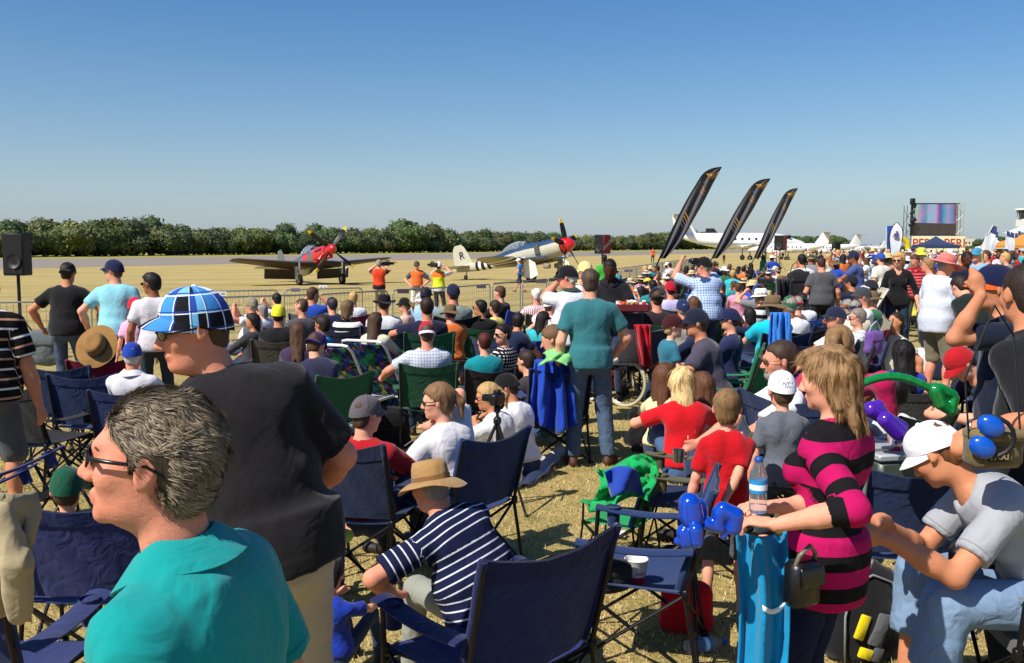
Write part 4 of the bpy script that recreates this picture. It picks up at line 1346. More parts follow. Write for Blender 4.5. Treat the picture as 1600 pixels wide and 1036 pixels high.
# runway: its near and far edges cross the picture and meet the horizon near the screen
def strip(name, P, Qp, mat, dz, n=60):
    V = []
    for i in range(n + 1):
        t = (i / n)
        for e in (P, Qp):
            x = e[0][0] + (e[1][0] - e[0][0]) * t; y = e[0][1] + (e[1][1] - e[0][1]) * t
            V.append((x, y, -0.42 + dz))
    Q = [(2 * i, 2 * i + 1, 2 * i + 3, 2 * i + 2) for i in range(n)]
    return tag(link(name, np_mesh(name, V, Q, False), mat), kind='structure')
def gp(px, py):
    """ground point of the airfield seen at a pixel"""
    d = (CAM_H + .42) * F_PX / (py - HOR) * 1.0
    p = at(px, py, d); r = ray(px, py); k = (CAM_H + .42) / -r.z
    return Vector((r.x * k, r.y * k, -.42))
n0, n1_ = gp(0, 420.5), gp(1000, 398.5); f0, f1 = gp(0, 405.5), gp(1000, 392.5)
def ext(a, b, t0, t1): return (a + (b - a) * t0, a + (b - a) * t1)
t = NT('runway_asphalt', 0.9, 0.2); co = t.coord('Object')
t.base(t.mix(t.noise(.4, 5, .6, t.mapping(co, (.2, 1, 1))).outputs[0], srgb('#7a7168'), srgb('#958a7c')))
strip('runway', ext(n0, n1_, -.8, 3.2), ext(f0, f1, -.8, 3.2), t.m, .012)
t = NT('verge_grass', 0.95, 0.1); co = t.coord('Object')
t.base(t.mix(t.noise(.8, 5, .7, co).outputs[0], srgb('#6f7a34'), srgb('#b7a55c')))
e0, e1 = gp(0, 402), gp(1000, 390.6)
strip('grass_verge', ext(f0, f1, -.8, 3.2), ext(e0 + Vector((-30, 60, 0)), e1 + Vector((-30, 60, 0)), -.8, 3.2), t.m, .018)

# ------------------------------------------------------------------ coastal bush behind the runway
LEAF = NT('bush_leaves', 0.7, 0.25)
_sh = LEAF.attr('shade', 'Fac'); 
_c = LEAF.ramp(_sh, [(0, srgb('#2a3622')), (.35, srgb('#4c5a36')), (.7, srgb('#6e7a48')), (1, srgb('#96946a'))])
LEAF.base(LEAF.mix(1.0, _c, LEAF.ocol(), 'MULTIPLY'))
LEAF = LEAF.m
def bush_mesh(seed, w=6, h=5.5, dep=5, nl=3400, spiky=0):
    rs = np.random.RandomState(seed)
    lobes = []
    nlb = 17
    for i in range(nlb):
        a = rs.rand() * 6.283; r = rs.rand() ** .5
        lobes.append((math.cos(a) * r * w * .42, math.sin(a) * r * dep * .4, h * (.22 + .55 * rs.rand() * (1 - .5 * r)), .16 * w + rs.rand() * .12 * w))
    L = np.array(lobes)
    P = []; Sh = []; N = []
    while len(P) < nl:
        k = rs.randint(nlb, size=2000); u = rs.normal(size=(2000, 3)); u /= np.linalg.norm(u, axis=1)[:, None]
        rr = L[k, 3] * (.72 + .42 * rs.rand(2000)) * (1 + .22 * vnoise(u * 2 + L[k, :3], 1.1, seed))
        p = L[k, :3] + u * rr[:, None] * A(1, 1, .82)
        ok = (p[:, 2] > 0.05) & (p[:, 2] < h * 1.12)
        p, u, k = p[ok], u[ok], k[ok]
        dmin = np.min(np.linalg.norm((p[:, None, :] - L[None, :, :3]) / A(1, 1, .82), axis=2) / L[None, :, 3], 1)
        ok = dmin > .62
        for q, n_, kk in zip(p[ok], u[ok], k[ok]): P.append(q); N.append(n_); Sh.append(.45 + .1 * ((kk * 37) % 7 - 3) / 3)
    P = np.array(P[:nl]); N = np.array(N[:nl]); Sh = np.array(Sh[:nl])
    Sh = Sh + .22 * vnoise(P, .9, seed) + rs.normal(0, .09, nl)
    s_ = .13 + .13 * rs.rand(nl)
    d = N + rs.normal(0, .55, (nl, 3)); d /= np.linalg.norm(d, axis=1)[:, None]
    a = np.cross(d, rs.normal(size=(nl, 3))); a /= np.linalg.norm(a, axis=1)[:, None]; b = np.cross(d, a)
    V = np.stack([P - a * s_[:, None], P - b * s_[:, None] * .6, P + a * s_[:, None], P + b * s_[:, None] * .6], 1).reshape(-1, 3)
    Q = np.arange(4 * nl).reshape(-1, 4); Sh4 = np.repeat(np.clip(Sh, 0, 1), 4)
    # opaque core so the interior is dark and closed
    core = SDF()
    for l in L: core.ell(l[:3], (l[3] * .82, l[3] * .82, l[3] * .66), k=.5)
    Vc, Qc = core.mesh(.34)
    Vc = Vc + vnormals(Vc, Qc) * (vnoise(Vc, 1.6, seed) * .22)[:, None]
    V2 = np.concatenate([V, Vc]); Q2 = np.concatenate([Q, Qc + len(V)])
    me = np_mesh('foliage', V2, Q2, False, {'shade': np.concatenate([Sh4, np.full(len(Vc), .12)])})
    me.materials.append(LEAF)
    return me
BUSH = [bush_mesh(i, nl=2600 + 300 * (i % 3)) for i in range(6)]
stemm = flat('bush stem', '#6b5a44', .9)
def stem_mesh():
    m = MB()
    for a in range(5): m.tube([(0, 0, -.1), (math.cos(a * 1.3) * .5, math.sin(a * 1.3) * .5, 1.2), (math.cos(a * 1.3) * 1.2, math.sin(a * 1.3) * 1.1, 2.6)], [.14, .1, .05], 6)
    return m.mesh('stems', 60, (stemm,))
STEM = stem_mesh()
_bl = 'dense green coastal bush in the row beyond the runway'
BG = 'bushes in the row beyond the runway'
bu = (e1 - e0)
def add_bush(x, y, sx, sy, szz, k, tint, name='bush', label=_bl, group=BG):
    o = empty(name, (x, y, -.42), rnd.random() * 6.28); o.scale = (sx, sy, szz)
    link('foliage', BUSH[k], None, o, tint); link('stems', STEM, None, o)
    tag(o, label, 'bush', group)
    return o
# skyline of the bush row, as measured: (pixel x, pixel y of the top)
SKY = [(-120, 362), (0, 350), (40, 346), (85, 338), (125, 342), (150, 346), (200, 344), (240, 345), (280, 350), (320, 352), (370, 352), (430, 358), (455, 350), (500, 352), (540, 352), (590, 354), (640, 348), (670, 352), (700, 358), (740, 356), (790, 360), (830, 359), (890, 360), (940, 362), (990, 361), (1040, 362), (1080, 362), (1160, 363), (1200, 364), (1240, 367), (1290, 366), (1340, 370), (1400, 374)]
def skyl(px):
    for (a, b), (c, d) in zip(SKY, SKY[1:]):
        if px <= c: return b + (d - b) * (px - a) / (c - a)
    return SKY[-1][1]
px = -170.0
i = 0
while px < 1330:
    # base of the row is a line on the ground from (0,402) to (1000,390.6)
    py = 402.2 - (px) * .0114
    g = gp(px, max(py, 388.5)); d = g.y
    step = 46 * (150 / max(d, 150)) ** .55
    for row in range(3):
        dd = d + row * 7 + rnd.uniform(-2, 2); pxx = px + rnd.uniform(-.4, .4) * step + row * step * .3
        top = at(pxx, skyl(pxx) - 8 + max(0, pxx) * .007 + 4.5 * math.sin(pxx * .021 + 1) * math.sin(pxx * .0077) + (2 - row) * 5.0 + rnd.uniform(-4, 3.5), dd)
        hh = max(top.z + .42, 2.0); s_ = hh / 4.9
        tint = (rnd.uniform(.85, 1.25), rnd.uniform(.85, 1.15), rnd.uniform(.8, 1.15), 1)
        if rnd.random() < .14: tint = (1.65, 1.35, 1.15, 1)
        wsc = max(s_, step * dd / F_PX / 4.2)
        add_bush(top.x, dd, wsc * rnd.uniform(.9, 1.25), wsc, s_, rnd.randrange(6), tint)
    px += step; i += 1
# tall dry reeds sticking out of the row
rd = MB()
for k in range(16):
    x, y = rnd.uniform(-.9, .9), rnd.uniform(-.5, .5); h = rnd.uniform(2.2, 3.6); l = rnd.uniform(-.3, .5)
    rd.tube([(x, y, 0), (x + l * .4, y, h * .6), (x + l, y, h)], [.05, .045, .12], 5)
    rd.ball((x + l, y, h), (.16, .16, .5), 6)
RD = rd.mesh('reed stalks', 60, (flat('dry reed', '#a08c66', .9),))
for (px, py) in ((57, 343), (150, 338), (195, 346), (672, 345), (683, 345), (722, 356), (735, 357), (985, 362), (1045, 362), (1225, 368)):
    p = at(px, py + 8, gp(px, 402 - px * .0114).y + 12)
    o = link('reeds', RD, None, None); o.location = (p.x, p.y, p.z - 3.6)
    tag(o, 'pale dry reeds sticking up out of the bushes', 'reeds', 'reed clumps in the bush row')
# low far wooded rise on the right, seen behind the crowd
WT = MB()
def far_trees():
    rs = np.random.RandomState(12)
    for (x0, x1, ytop, d, lab, k0) in ((1340, 1420, 378, 420, 'low dark trees on the horizon left of the video screen', 0), (1500, 1545, 372, 330, 'far trees rising right of the video screen', 1), (1535, 1575, 360, 260, 'taller tree behind the white feather flags', 2), (1565, 1640, 368, 240, 'trees beside the control tower', 3)):
        n = max(3, int((x1 - x0) / 11))
        for q in range(n):
            px = x0 + (x1 - x0) * (q + .5) / n; yt = ytop + rs.uniform(-1, 5)
            if k0 == 1: yt = 381 - (px - 1500) * .25 + rs.uniform(-1, 2)
            p = at(px, yt, d + rs.uniform(-10, 10)); hh = p.z + .42; s_ = hh / 5.6
            add_bush(p.x, p.y, max(s_, .9), max(s_, .9), s_, rs.randint(6), (.9, .95, .9, 1), 'tree', lab + ' (a dense round crown)' if False else lab, lab)
far_trees()
# ------------------------------------------------------------------ lettering that lies on a surface
_dg = None
def text2d(s, size=1.0, align='CENTER', shear=0, bold=0):
    """outline of a word as flat mesh data (verts in x,y; faces)"""
    cu = bpy.data.curves.new('t', 'FONT'); cu.body = s; cu.size = size; cu.align_x = align; cu.align_y = 'CENTER'; cu.shear = shear; cu.offset = bold; cu.resolution_u = 3
    o = bpy.data.objects.new('t', cu); COL.objects.link(o)
    dg = bpy.context.evaluated_depsgraph_get(); me = bpy.data.meshes.new_from_object(o.evaluated_get(dg))
    V = [tuple(v.co) for v in me.vertices]; Fc = [tuple(p.vertices) for p in me.polygons]
    bpy.data.objects.remove(o); bpy.data.curves.remove(cu); bpy.data.meshes.remove(me)
    return V, Fc
def lettering(s, size, fn, mat, parent, name='lettering', **kw):
    """fn(x,y)->3D point in the parent's space"""
    V, Fc = text2d(s, size, **kw)
    me = bpy.data.meshes.new(name); me.from_pydata([tuple(fn(v[0], v[1])) for v in V], [], Fc); me.materials.append(mat); me.update()
    return link(name, me, None, parent)

# ------------------------------------------------------------------ aircraft
def loft(st, n=20, mats=None, ex=2.0):
    """st: list of (x, zc, half width, half height up, half height down, material)"""
    m = MB(); vs = []; fs = []; mi = []
    for (x, zc, w, u, d, _) in st:
        for k in range(n):
            a = 2 * math.pi * k / n; c, s = math.cos(a), math.sin(a)
            vs.append((x, w * math.copysign(abs(c) ** (2 / ex), c), zc + (u if s > 0 else d) * math.copysign(abs(s) ** (2 / ex), s)))
    for i in range(len(st) - 1):
        for k in range(n):
            l = (k + 1) % n
            fs.append((i * n + k, i * n + l, (i + 1) * n + l, (i + 1) * n + k))
            f = st[i][5]; mi.append(f(2 * math.pi * (k + .5) / n) if callable(f) else f)
    fs.append(tuple(range(n))); mi.append(mi[0]); fs.append(tuple(reversed(range((len(st) - 1) * n, len(st) * n)))); mi.append(mi[-1])
    m.v = vs; m.f = fs; m.m = mi
    return m
def wing(st, mats=0, n=10, m=None):
    """st: (y, xLE, chord, z, thickness ratio, material for top, for underside)"""
    m = m or MB(); prof = []
    for k in range(n + 1):
        t = (1 - math.cos(math.pi * k / n)) / 2; prof.append((t, 5 * (.2969 * math.sqrt(t) - .126 * t - .3516 * t * t + .2843 * t ** 3 - .1015 * t ** 4)))
    ring = [(t, y) for t, y in prof] + [(t, -y * .7) for t, y in reversed(prof[1:-1])]
    N = len(ring); b = len(m.v); fs = []
    for (y, xl, c, z, th, *_) in st:
        for (t, h) in ring: m.v.append((xl - t * c, y, z + h * th * c))
    for i in range(len(st) - 1):
        for k in range(N):
            l = (k + 1) % N
            m.f.append((b + i * N + k, b + i * N + l, b + (i + 1) * N + l, b + (i + 1) * N + k))
            m.m.append(st[i][5] if k < n else st[i][6])
    for e in (0, len(st) - 1):
        m.f.append(tuple(b + e * N + k for k in range(N))); m.m.append(st[min(e, len(st) - 2)][5])
    return m
def wheel(parent, loc, r, w, name='wheel', axis='y', rim='#9a9c9e'):
    m = MB(); rot = Matrix.Rotation(math.pi / 2, 3, 'X') if axis == 'y' else Matrix.Rotation(math.pi / 2, 3, 'Y')
    m.lathe([(r * .6, -w * .4), (r * .75, -w * .5), (r * .93, -w * .45), (r, -w * .2), (r, w * .2), (r * .93, w * .45), (r * .75, w * .5), (r * .6, w * .4)], loc, 20, rot=rot)
    o = m.build(name, flat('tyre rubber', '#141414', .8), parent)
    MB().lathe([(.001, -w * .3), (r * .3, -w * .42), (r * .6, -w * .3), (r * .6, w * .3), (r * .3, w * .42), (.001, w * .3)], loc, 16, rot=rot).build('rim', flat('wheel rim ' + rim, rim, .35, .8), o)
    return o
def blade_mesh(L, chord, tip, root='#17181a', tipc='#e9c313'):
    m = MB(); N = 12
    def f(u, v):
        r = .2 + (L - .2) * v; c = chord * (.5 + .9 * math.sin(math.pi * min(1, .12 + v * .82)) ** .8) * (1 if v < .93 else math.sqrt(max(.03, 1 - ((v - .93) / .075) ** 2)))
        tw = R(62 - 42 * v); x = (u - .5) * c
        return (x * math.sin(tw), x * math.cos(tw), r)
    m.grid(f, 6, N, .035)
    m2 = MB(); vt = 1 - tip / (L - .2)
    m2.grid(lambda u, v: f(u, vt + (1 - vt) * v), 6, 4, .042)
    return m.mesh('blade', 60, (flat('propeller black', root, .4),)), m2.mesh('tip', 60, (flat('propeller tip ' + tipc, tipc, .5),))
def put_prop(parent, hub, nb, L, chord, rot0, tip=.28, **kw):
    bm_, tm = blade_mesh(L, chord, tip, **kw)
    for i in range(nb):
        o = link('propeller_blade', bm_, None, parent); o.matrix_local = Matrix.Translation(hub) @ Matrix.Rotation(R(rot0 + i * 360 / nb), 4, 'X')
        link('blade_tip', tm, None, o)
def glass_mat():
    if 'canopy' in MATS: return MATS['canopy']
    t = NT('canopy glass', .03, .6); t.p.inputs['Transmission Weight'].default_value = .85; t.p.inputs['IOR'].default_value = 1.15; t.base((.75, .82, .86, 1))
    MATS['canopy'] = t.m; return t.m

def mustang():
    g = gp(500, 445); o = empty('propeller_fighter', g, 0)
    o.rotation_euler = (0, 0, R(-90 + 35))
    tag(o, 'silver propeller fighter with red nose and yellow tipped blades, facing the crowd', 'aeroplane')
    o.scale = (.97,) * 3; tilt = Matrix.Rotation(R(-12), 4, 'Y')
    body = [(2.15, 0, .33, .33, .34, 0), (2.0, 0, .37, .37, .39, 0), (1.4, .02, .41, .43, .52, 0), (.7, .03, .43, .5, .60, 0), (.15, .03, .44, .54, .64, 0)]
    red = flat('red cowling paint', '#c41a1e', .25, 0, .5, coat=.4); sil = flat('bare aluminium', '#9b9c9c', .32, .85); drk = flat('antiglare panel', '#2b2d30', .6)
    gz = 1.9
    def up(st): return [(a, b + gz, c, d, e, f) for a, b, c, d, e, f in st]
    anti = lambda c: (lambda a: 1 if math.radians(60) < a < math.radians(120) else c)
    p = loft(up([s[:5] + (anti(0),) for s in body]), 24).xf(tilt).build('cowling', [red, drk], o, 50)
    rear = [(.15, .03, .44, .54, .64, 0), (-.6, .03, .45, .52, .68, 0), (-1.6, .05, .44, .50, .95, 0), (-2.6, .08, .40, .46, .95, 0), (-3.4, .12, .34, .40, .50, 0), (-4.8, .2, .24, .32, .36, 0), (-6.2, .3, .12, .24, .24, 0), (-6.9, .36, .03, .16, .12, 0)]
    loft(up([(*s[:5], (lambda a, x=s[0]: 1 if (x < -.3 and x > -1.5 and abs(math.sin(a)) < .75) else 0)) for s in rear]), 24).xf(tilt).build('fuselage', [sil, red], o, 50)
    sp = MB().lathe([(.33, 0), (.335, .12), (.30, .32), (.2, .52), (.08, .63), (.001, .66)], (2.15, 0, gz), 20, rot=Matrix.Rotation(math.pi / 2, 3, 'Y')).xf(tilt)
    sp.build('spinner', red, o)
    # exhaust stubs, chin intake, letters
    e = MB()
    for s in (-1, 1):
        for k in range(6): e.rbox((1.6 - k * .17, s * .44, gz + .16), (.09, .1, .07), .02)
    e.xf(tilt).build('exhaust_stubs', flat('exhaust', '#4a3c30', .7, .5), o)
    MB().rbox((2.02, 0, gz - .44), (.25, .34, .2), .06).xf(tilt).build('chin_intake', red, o)
    ca = MB()
    def bub(u, v):
        a = math.pi * v; x = -.25 - 2.1 * u; k = math.sin(math.pi * min(1, .12 + .82 * u)) ** .6
        return (x, .37 * math.cos(a) * (.6 + .4 * k), gz + .42 + .55 * k * math.sin(a))
    ca.grid(bub, 12, 12, .012).xf(tilt).build('canopy', glass_mat(), o, 60)
    fr = MB(); fr.tube([bub(.16, i / 12) for i in range(13)], .022, 6); fr.tube([bub(.02, i / 12) for i in range(13)], .02, 6); fr.xf(tilt).build('canopy_frame', sil, o)
    MB().rbox((-1.15, 0, gz + .55), (.25, .45, .5), .06).rbox((-1.2, 0, gz + .9), (.18, .22, .26), .05).xf(tilt).build('seat', flat('seat dark', '#23241f', .8), o)
    for s in (-1, 1):
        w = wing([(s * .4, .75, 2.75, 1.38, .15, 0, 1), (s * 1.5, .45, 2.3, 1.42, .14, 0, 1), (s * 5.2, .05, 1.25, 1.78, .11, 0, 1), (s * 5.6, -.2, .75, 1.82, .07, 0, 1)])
        und = flat('wing underside', '#57493a', .5, .4)  # silver wing seen from below: its shade is put into this brown
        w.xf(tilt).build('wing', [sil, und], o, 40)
        # flaps hanging down behind
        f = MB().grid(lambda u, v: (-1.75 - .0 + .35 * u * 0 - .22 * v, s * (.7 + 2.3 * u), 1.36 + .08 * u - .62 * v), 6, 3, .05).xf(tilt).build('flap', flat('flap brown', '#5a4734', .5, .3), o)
        g_ = MB().tube([(.25, s * 1.5, 1.5), (.2, s * 1.5, .42)], .055, 8).tube([(.2, s * 1.5, .42), (.2, s * 1.5, .36)], .05).tube([(-.5, s * 1.45, 1.35), (.15, s * 1.5, .75)], .03).rbox((.2, s * 1.5, .8), (.12, .12, .3), .03)
        gg = g_.build('landing_gear', flat('gear leg', '#b9bcbd', .35, .6), o)
        MB().rbox((.12, s * 1.68, .78), (.5, .03, .85), .01, rot=Matrix.Rotation(R(s * -6), 3, 'X')).build('gear_door', sil, gg)
        wh = wheel(gg, (.2, s * 1.5, .36), .36, .24)
    pp = empty('propeller', (0, 0, 0)); pp.parent = o
    hub = tilt @ Vector((2.3, 0, gz))
    pr = pp; pr.matrix_local = Matrix.Translation(hub) @ tilt
    put_prop(pp, (0, 0, 0), 4, 1.9, .22, 51, .26)
    fin = wing([(0, -5.2, 1.7, 0, .09, 0, 0), (1.0, -5.75, 1.15, 0, .08, 0, 0), (1.45, -6.1, .7, 0, .06, 0, 0)])
    fin.v = [(x, z, gz + .3 + y) for x, y, z in fin.v]; fin.xf(tilt).build('tail_fin', sil, o, 40)
    for s in (-1, 1): wing([(s * .1, -5.4, 1.3, gz + .4, .1, 0, 0), (s * 2.0, -5.75, .7, gz + .45, .08, 0, 0)]).xf(tilt).build('tailplane', sil, o, 40)
    tw = wheel(o, tuple(tilt @ Vector((-5.6, 0, .75))), .16, .1)
mustang()

def fury():
    g = at(844, 440, 66); o = empty('naval_fighter', (g.x, 66, ground(g.x, 66)), R(-33))
    tag(o, 'cream and blue naval fighter with red spinner, letter R on its fin', 'aeroplane')
    tilt = Matrix.Rotation(R(-13), 4, 'Y'); gz = 2.0
    cream = flat('cream paint', '#b9b5a0', .38, 0, .45, var=.09); blue = flat('dark blue paint', '#2c4363', .35, 0, .45); red = flat('spinner red', '#cc1420', .18, 0, .5, coat=.6)
    blk = flat('stripe black', '#141414', .5); wht = flat('stripe white', '#e2e0d8', .5)
    def two(c=0): return lambda a: 1 if R(30) < a < R(150) else c
    st = [(2.35, 0, .60, .60, .60, two()), (2.1, 0, .66, .66, .66, two()), (1.2, 0, .67, .68, .68, two()), (.6, .0, .64, .70, .68, two()), (-.4, .02, .56, .80, .66, two()), (-1.4, .04, .50, .78, .62, two()), (-2.4, .06, .44, .58, .54, two()), (-3.35, .1, .36, .47, .45, two()), (-3.5, .11, .345, .45, .43, 3), (-3.65, .12, .33, .43, .41, 2), (-3.95, .13, .31, .415, .39, 3), (-4.2, .14, .295, .40, .375, 2), (-4.5, .15, .275, .385, .36, 3), (-4.75, .155, .265, .378, .35, 2), (-5.0, .16, .255, .37, .34, 0), (-5.9, .22, .17, .30, .26, 0), (-6.7, .28, .09, .24, .2, 0), (-7.2, .3, .02, .15, .12, 0)]
    loft([(a, b + gz, c, d, e, f) for a, b, c, d, e, f in st], 28).xf(tilt).build('fuselage', [cream, blue, blk, wht], o, 40)
    sp = MB().lathe([(.52, 0), (.53, .15), (.48, .4), (.36, .66), (.2, .86), (.001, .95)], (2.35, 0, gz), 24, rot=Matrix.Rotation(math.pi / 2, 3, 'Y')).xf(tilt).build('spinner', red, o)
    MB().lathe([(.6, 0), (.585, .03), (.53, .02)], (2.355, 0, gz), 24, rot=Matrix.Rotation(math.pi / 2, 3, 'Y')).xf(tilt).build('cowl_ring', flat('cowl dark', '#20242a', .5), o)
    # exhaust recess on the near side with the dark opening
    for s in (-1,):
        MB().rbox((.62, s * .62, gz + .12), (.42, .14, .72), .03).xf(tilt).build('exhaust_recess', flat('exhaust recess', '#4c4a46', .7, .3), o)
        e = MB()
        for k in range(6): e.rbox((.6, s * .69, gz + .4 - .11 * k), (.34, .05, .05), .015)
        e.xf(tilt).build('exhaust_pipes', flat('exhaust pipe', '#8c857a', .5, .6), o)
    MB().grid(lambda u, v: (-.55 - 2.0 * u, .36 * math.cos(math.pi * v) * (.65 + .35 * math.sin(math.pi * u)), gz + .62 + .52 * math.sin(math.pi * min(1, .2 + .75 * u)) ** .7 * math.sin(math.pi * v)), 12, 12, .012).xf(tilt).build('canopy', glass_mat(), o, 60)
    f = MB(); f.tube([(-.9, .36 * math.cos(math.pi * v / 10), gz + .62 + .46 * math.sin(math.pi * v / 10)) for v in range(11)], .025, 6); f.rbox((-1.3, 0, gz + .7), (.3, .4, .5), .06)
    f.xf(tilt).build('canopy_frame', flat('frame grey', '#5b6166', .5), o)
    fin = wing([(0, -5.35, 1.65, 0, .1, 0, 0), (.8, -5.6, 1.4, 0, .09, 0, 0), (1.35, -5.85, 1.05, 0, .08, 0, 0), (1.62, -6.1, .6, 0, .05, 0, 0)])
    fin.v = [(x, z, gz + .42 + y) for x, y, z in fin.v]; fo = fin.xf(tilt).build('tail_fin', cream, o, 40)
    lettering('R', .8, lambda x, y: tilt @ Vector((-6.15 + x, -.085, gz + 1.2 + y)), flat('letter black', '#101010', .6), fo, 'letter_r')
    for s in (-1, 1): wing([(s * .1, -5.5, 1.4, gz + .35, .1, 0, 0), (s * 1.9, -5.9, .95, gz + .4, .08, 0, 0), (s * 2.3, -6.2, .5, gz + .4, .05, 0, 0)]).xf(tilt).build('tailplane', cream, o, 40)
    # roundel
    for i, (r, c) in enumerate(((.36, '#1b2a55'), (.24, '#e2e0d8'), (.13, '#b8232b'))):
        m = MB(); n = 24
        ys = -.385 - .006 * i
        m.add([(-3.0, ys, gz + .08)] + [(-3.0 + r * math.cos(6.283 * k / n), ys + .19 * abs(math.sin(6.283 * k / n) * r) ** 2, gz + .08 + r * math.sin(6.283 * k / n)) for k in range(n)], [(0, k + 1, (k + 1) % n + 1) for k in range(n)])
        m.xf(tilt).build('roundel', flat('roundel ' + c, c, .5), o, False)
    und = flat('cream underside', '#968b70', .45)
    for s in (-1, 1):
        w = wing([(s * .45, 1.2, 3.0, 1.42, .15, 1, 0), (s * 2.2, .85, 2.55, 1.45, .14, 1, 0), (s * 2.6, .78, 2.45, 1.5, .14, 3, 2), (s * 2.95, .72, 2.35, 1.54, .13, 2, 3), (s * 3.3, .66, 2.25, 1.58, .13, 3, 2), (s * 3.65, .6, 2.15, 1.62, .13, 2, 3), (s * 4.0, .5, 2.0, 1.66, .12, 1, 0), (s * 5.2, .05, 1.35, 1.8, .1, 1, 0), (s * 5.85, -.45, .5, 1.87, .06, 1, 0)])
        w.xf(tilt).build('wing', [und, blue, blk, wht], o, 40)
        gr = MB().tube([(.55, s * 1.95, 1.5), (.5, s * 2.0, .4)], .07, 8).rbox((.5, s * 2.0, .8), (.16, .16, .3), .04).build('landing_gear', flat('gear grey', '#7f8280', .4, .4), o)
        wheel(gr, (.5, s * 2.0, .4), .4, .25)
        MB().poly([(.1, s * 2.25, 1.75), (1.0, s * 2.3, 1.35), (1.25, s * 2.3, .55), (.75, s * 2.3, .28), (.05, s * 2.25, .35)], .04).build('gear_door', flat('gear door cream', '#e6e2ce', .4), gr)
        MB().rbox((1.0, s * .75, 1.1), (.5, .4, .35), .08).build('oil_cooler', und, o)
    MB().tube([(-6.3, 0, .95), (-6.35, 0, .2)], .04).xf(Matrix()).build('tail_leg', flat('gear grey', '#7f8280'), o)
    wheel(o, (-6.4, 0, .17), .17, .1)
    pp = empty('propeller'); pp.parent = o; pp.matrix_local = Matrix.Translation(tilt @ Vector((2.62, 0, gz))) @ tilt
    put_prop(pp, (0, 0, 0), 5, 1.85, .26, 4, .3)
    a = MB().tube([(2.0, 0, gz + .7), (2.02, 0, gz + 2.0)], .012, 4)
fury()

def transport(px, d, rz, L, label, colour='#e9e9e6', ttail=True, stripe=None, high=False, props=True, fin=None, rpy=None):
    p = at(px, 400, d); o = empty('turboprop_aeroplane' if props else 'light_aeroplane', (p.x, d, ground(p.x, d)), R(rz), L / 14)
    tag(o, label, 'aeroplane')
    w = flat('white aircraft paint ' + colour, colour, .25, 0, .5, coat=.3); gz = 2.0
    st = [(6.9, -.25, .05, .05, .05, 0), (6.4, -.18, .34, .3, .3, 0), (5.4, -.05, .62, .5, .55, 0), (4.4, .05, .82, .78, .75, 0), (3.4, .1, .85, .92, .82, 0), (-2.5, .1, .85, .92, .82, 0), (-4.5, .3, .6, .7, .62, 0), (-6.2, .55, .3, .42, .36, 0), (-7.0, .7, .08, .25, .15, 0)]
    loft([(a, b + gz, c, dd, e, f) for a, b, c, dd, e, f in st], 20).build('fuselage', w, o, 40)
    wm = MB()
    for s in (-1, 1):
        for k in range(8): wm.rbox((2.8 - k * .75, s * .86, gz + .35), (.22, .03, .24), .01)
        wm.rbox((4.75, s * .66, gz + .55), (.7, .2, .3), .04)
    wm.build('windows', flat('cabin glass', '#14181c', .1), o)['kind'] = 'stuff'
    if stripe:
        for s in (-1, 1): MB().rbox((-.5, s * .87, gz - .22), (9, .02, .1), .004).build('stripe', flat('stripe ' + stripe, stripe, .4), o)
    f = wing([(0, -4.9, 2.6, 0, .1, 0, 0), (2.3 if ttail else 1.9, -6.5, 1.3, 0, .08, 0, 0)]); f.v = [(x, z, gz + .75 + y) for x, y, z in f.v]
    fo = f.build('tail_fin', flat('fin ' + fin, fin) if fin else w, o, 40)
    th = gz + (3.0 if ttail else .8)
    for s in (-1, 1): wing([(s * .05, -6.5, 1.3, th, .1, 0, 0), (s * 2.3, -6.9, .8, th, .08, 0, 0)]).build('tailplane', flat('tailplane grey', '#6d7276') if ttail else w, o, 40)
    wz = gz + 1.0 if high else gz - .6
    for s in (-1, 1):
        wing([(s * .6, 1.6, 2.2, wz, .15, 0, 0), (s * 7.6, .9, 1.1, wz + .35, .11, 0, 0)]).build('wing', w, o, 40)
        if props:
            loft([(3.9, wz + .1, .2, .2, .2, 0), (3.6, wz + .1, .36, .36, .4, 0), (1.5, wz + .12, .38, .38, .42, 0), (-.6, wz + .1, .1, .1, .1, 0)], 14).xf(Matrix.Translation((0, s * 2.6, 0))).build('engine', w, o, 40)
            pe = empty('propeller'); pe.parent = o; pe.location = (3.95, s * 2.6, wz + .1)
            put_prop(pe, (0, 0, 0), 4, 1.25, .2, 20, .2)
        g = MB().tube([(.4, s * 2.4, wz), (.4, s * 2.4, .3)], .06).build('landing_gear', flat('gear grey', '#7f8280'), o)
        wheel(g, (.4, s * 2.4, .28), .28, .2)
    g = MB().tube([(5.0, 0, gz - .4), (5.0, 0, .3)], .05).build('nose_gear', flat('gear grey', '#7f8280'), o); wheel(g, (5.0, 0, .2), .2, .15)
    return o
transport(1160, 165, -4, 22, 'white twin turboprop with a thin green stripe, parked behind the feather flags', stripe='#2e7d6b')
transport(1228, 150, 172, 12, 'white aeroplane with a grey T shaped tail right of the third flag', )
transport(1180, 215, -10, 20, 'white aeroplane with a black tail fin behind the middle flag', ttail=False, fin='#15171a')
transport(1292, 200, -170, 14, 'white turboprop with a row of dark cabin windows beyond the crowd')
transport(1352, 230, -160, 12, 'small white high winged aeroplane at the far right of the flight line', high=True, ttail=False, props=False)

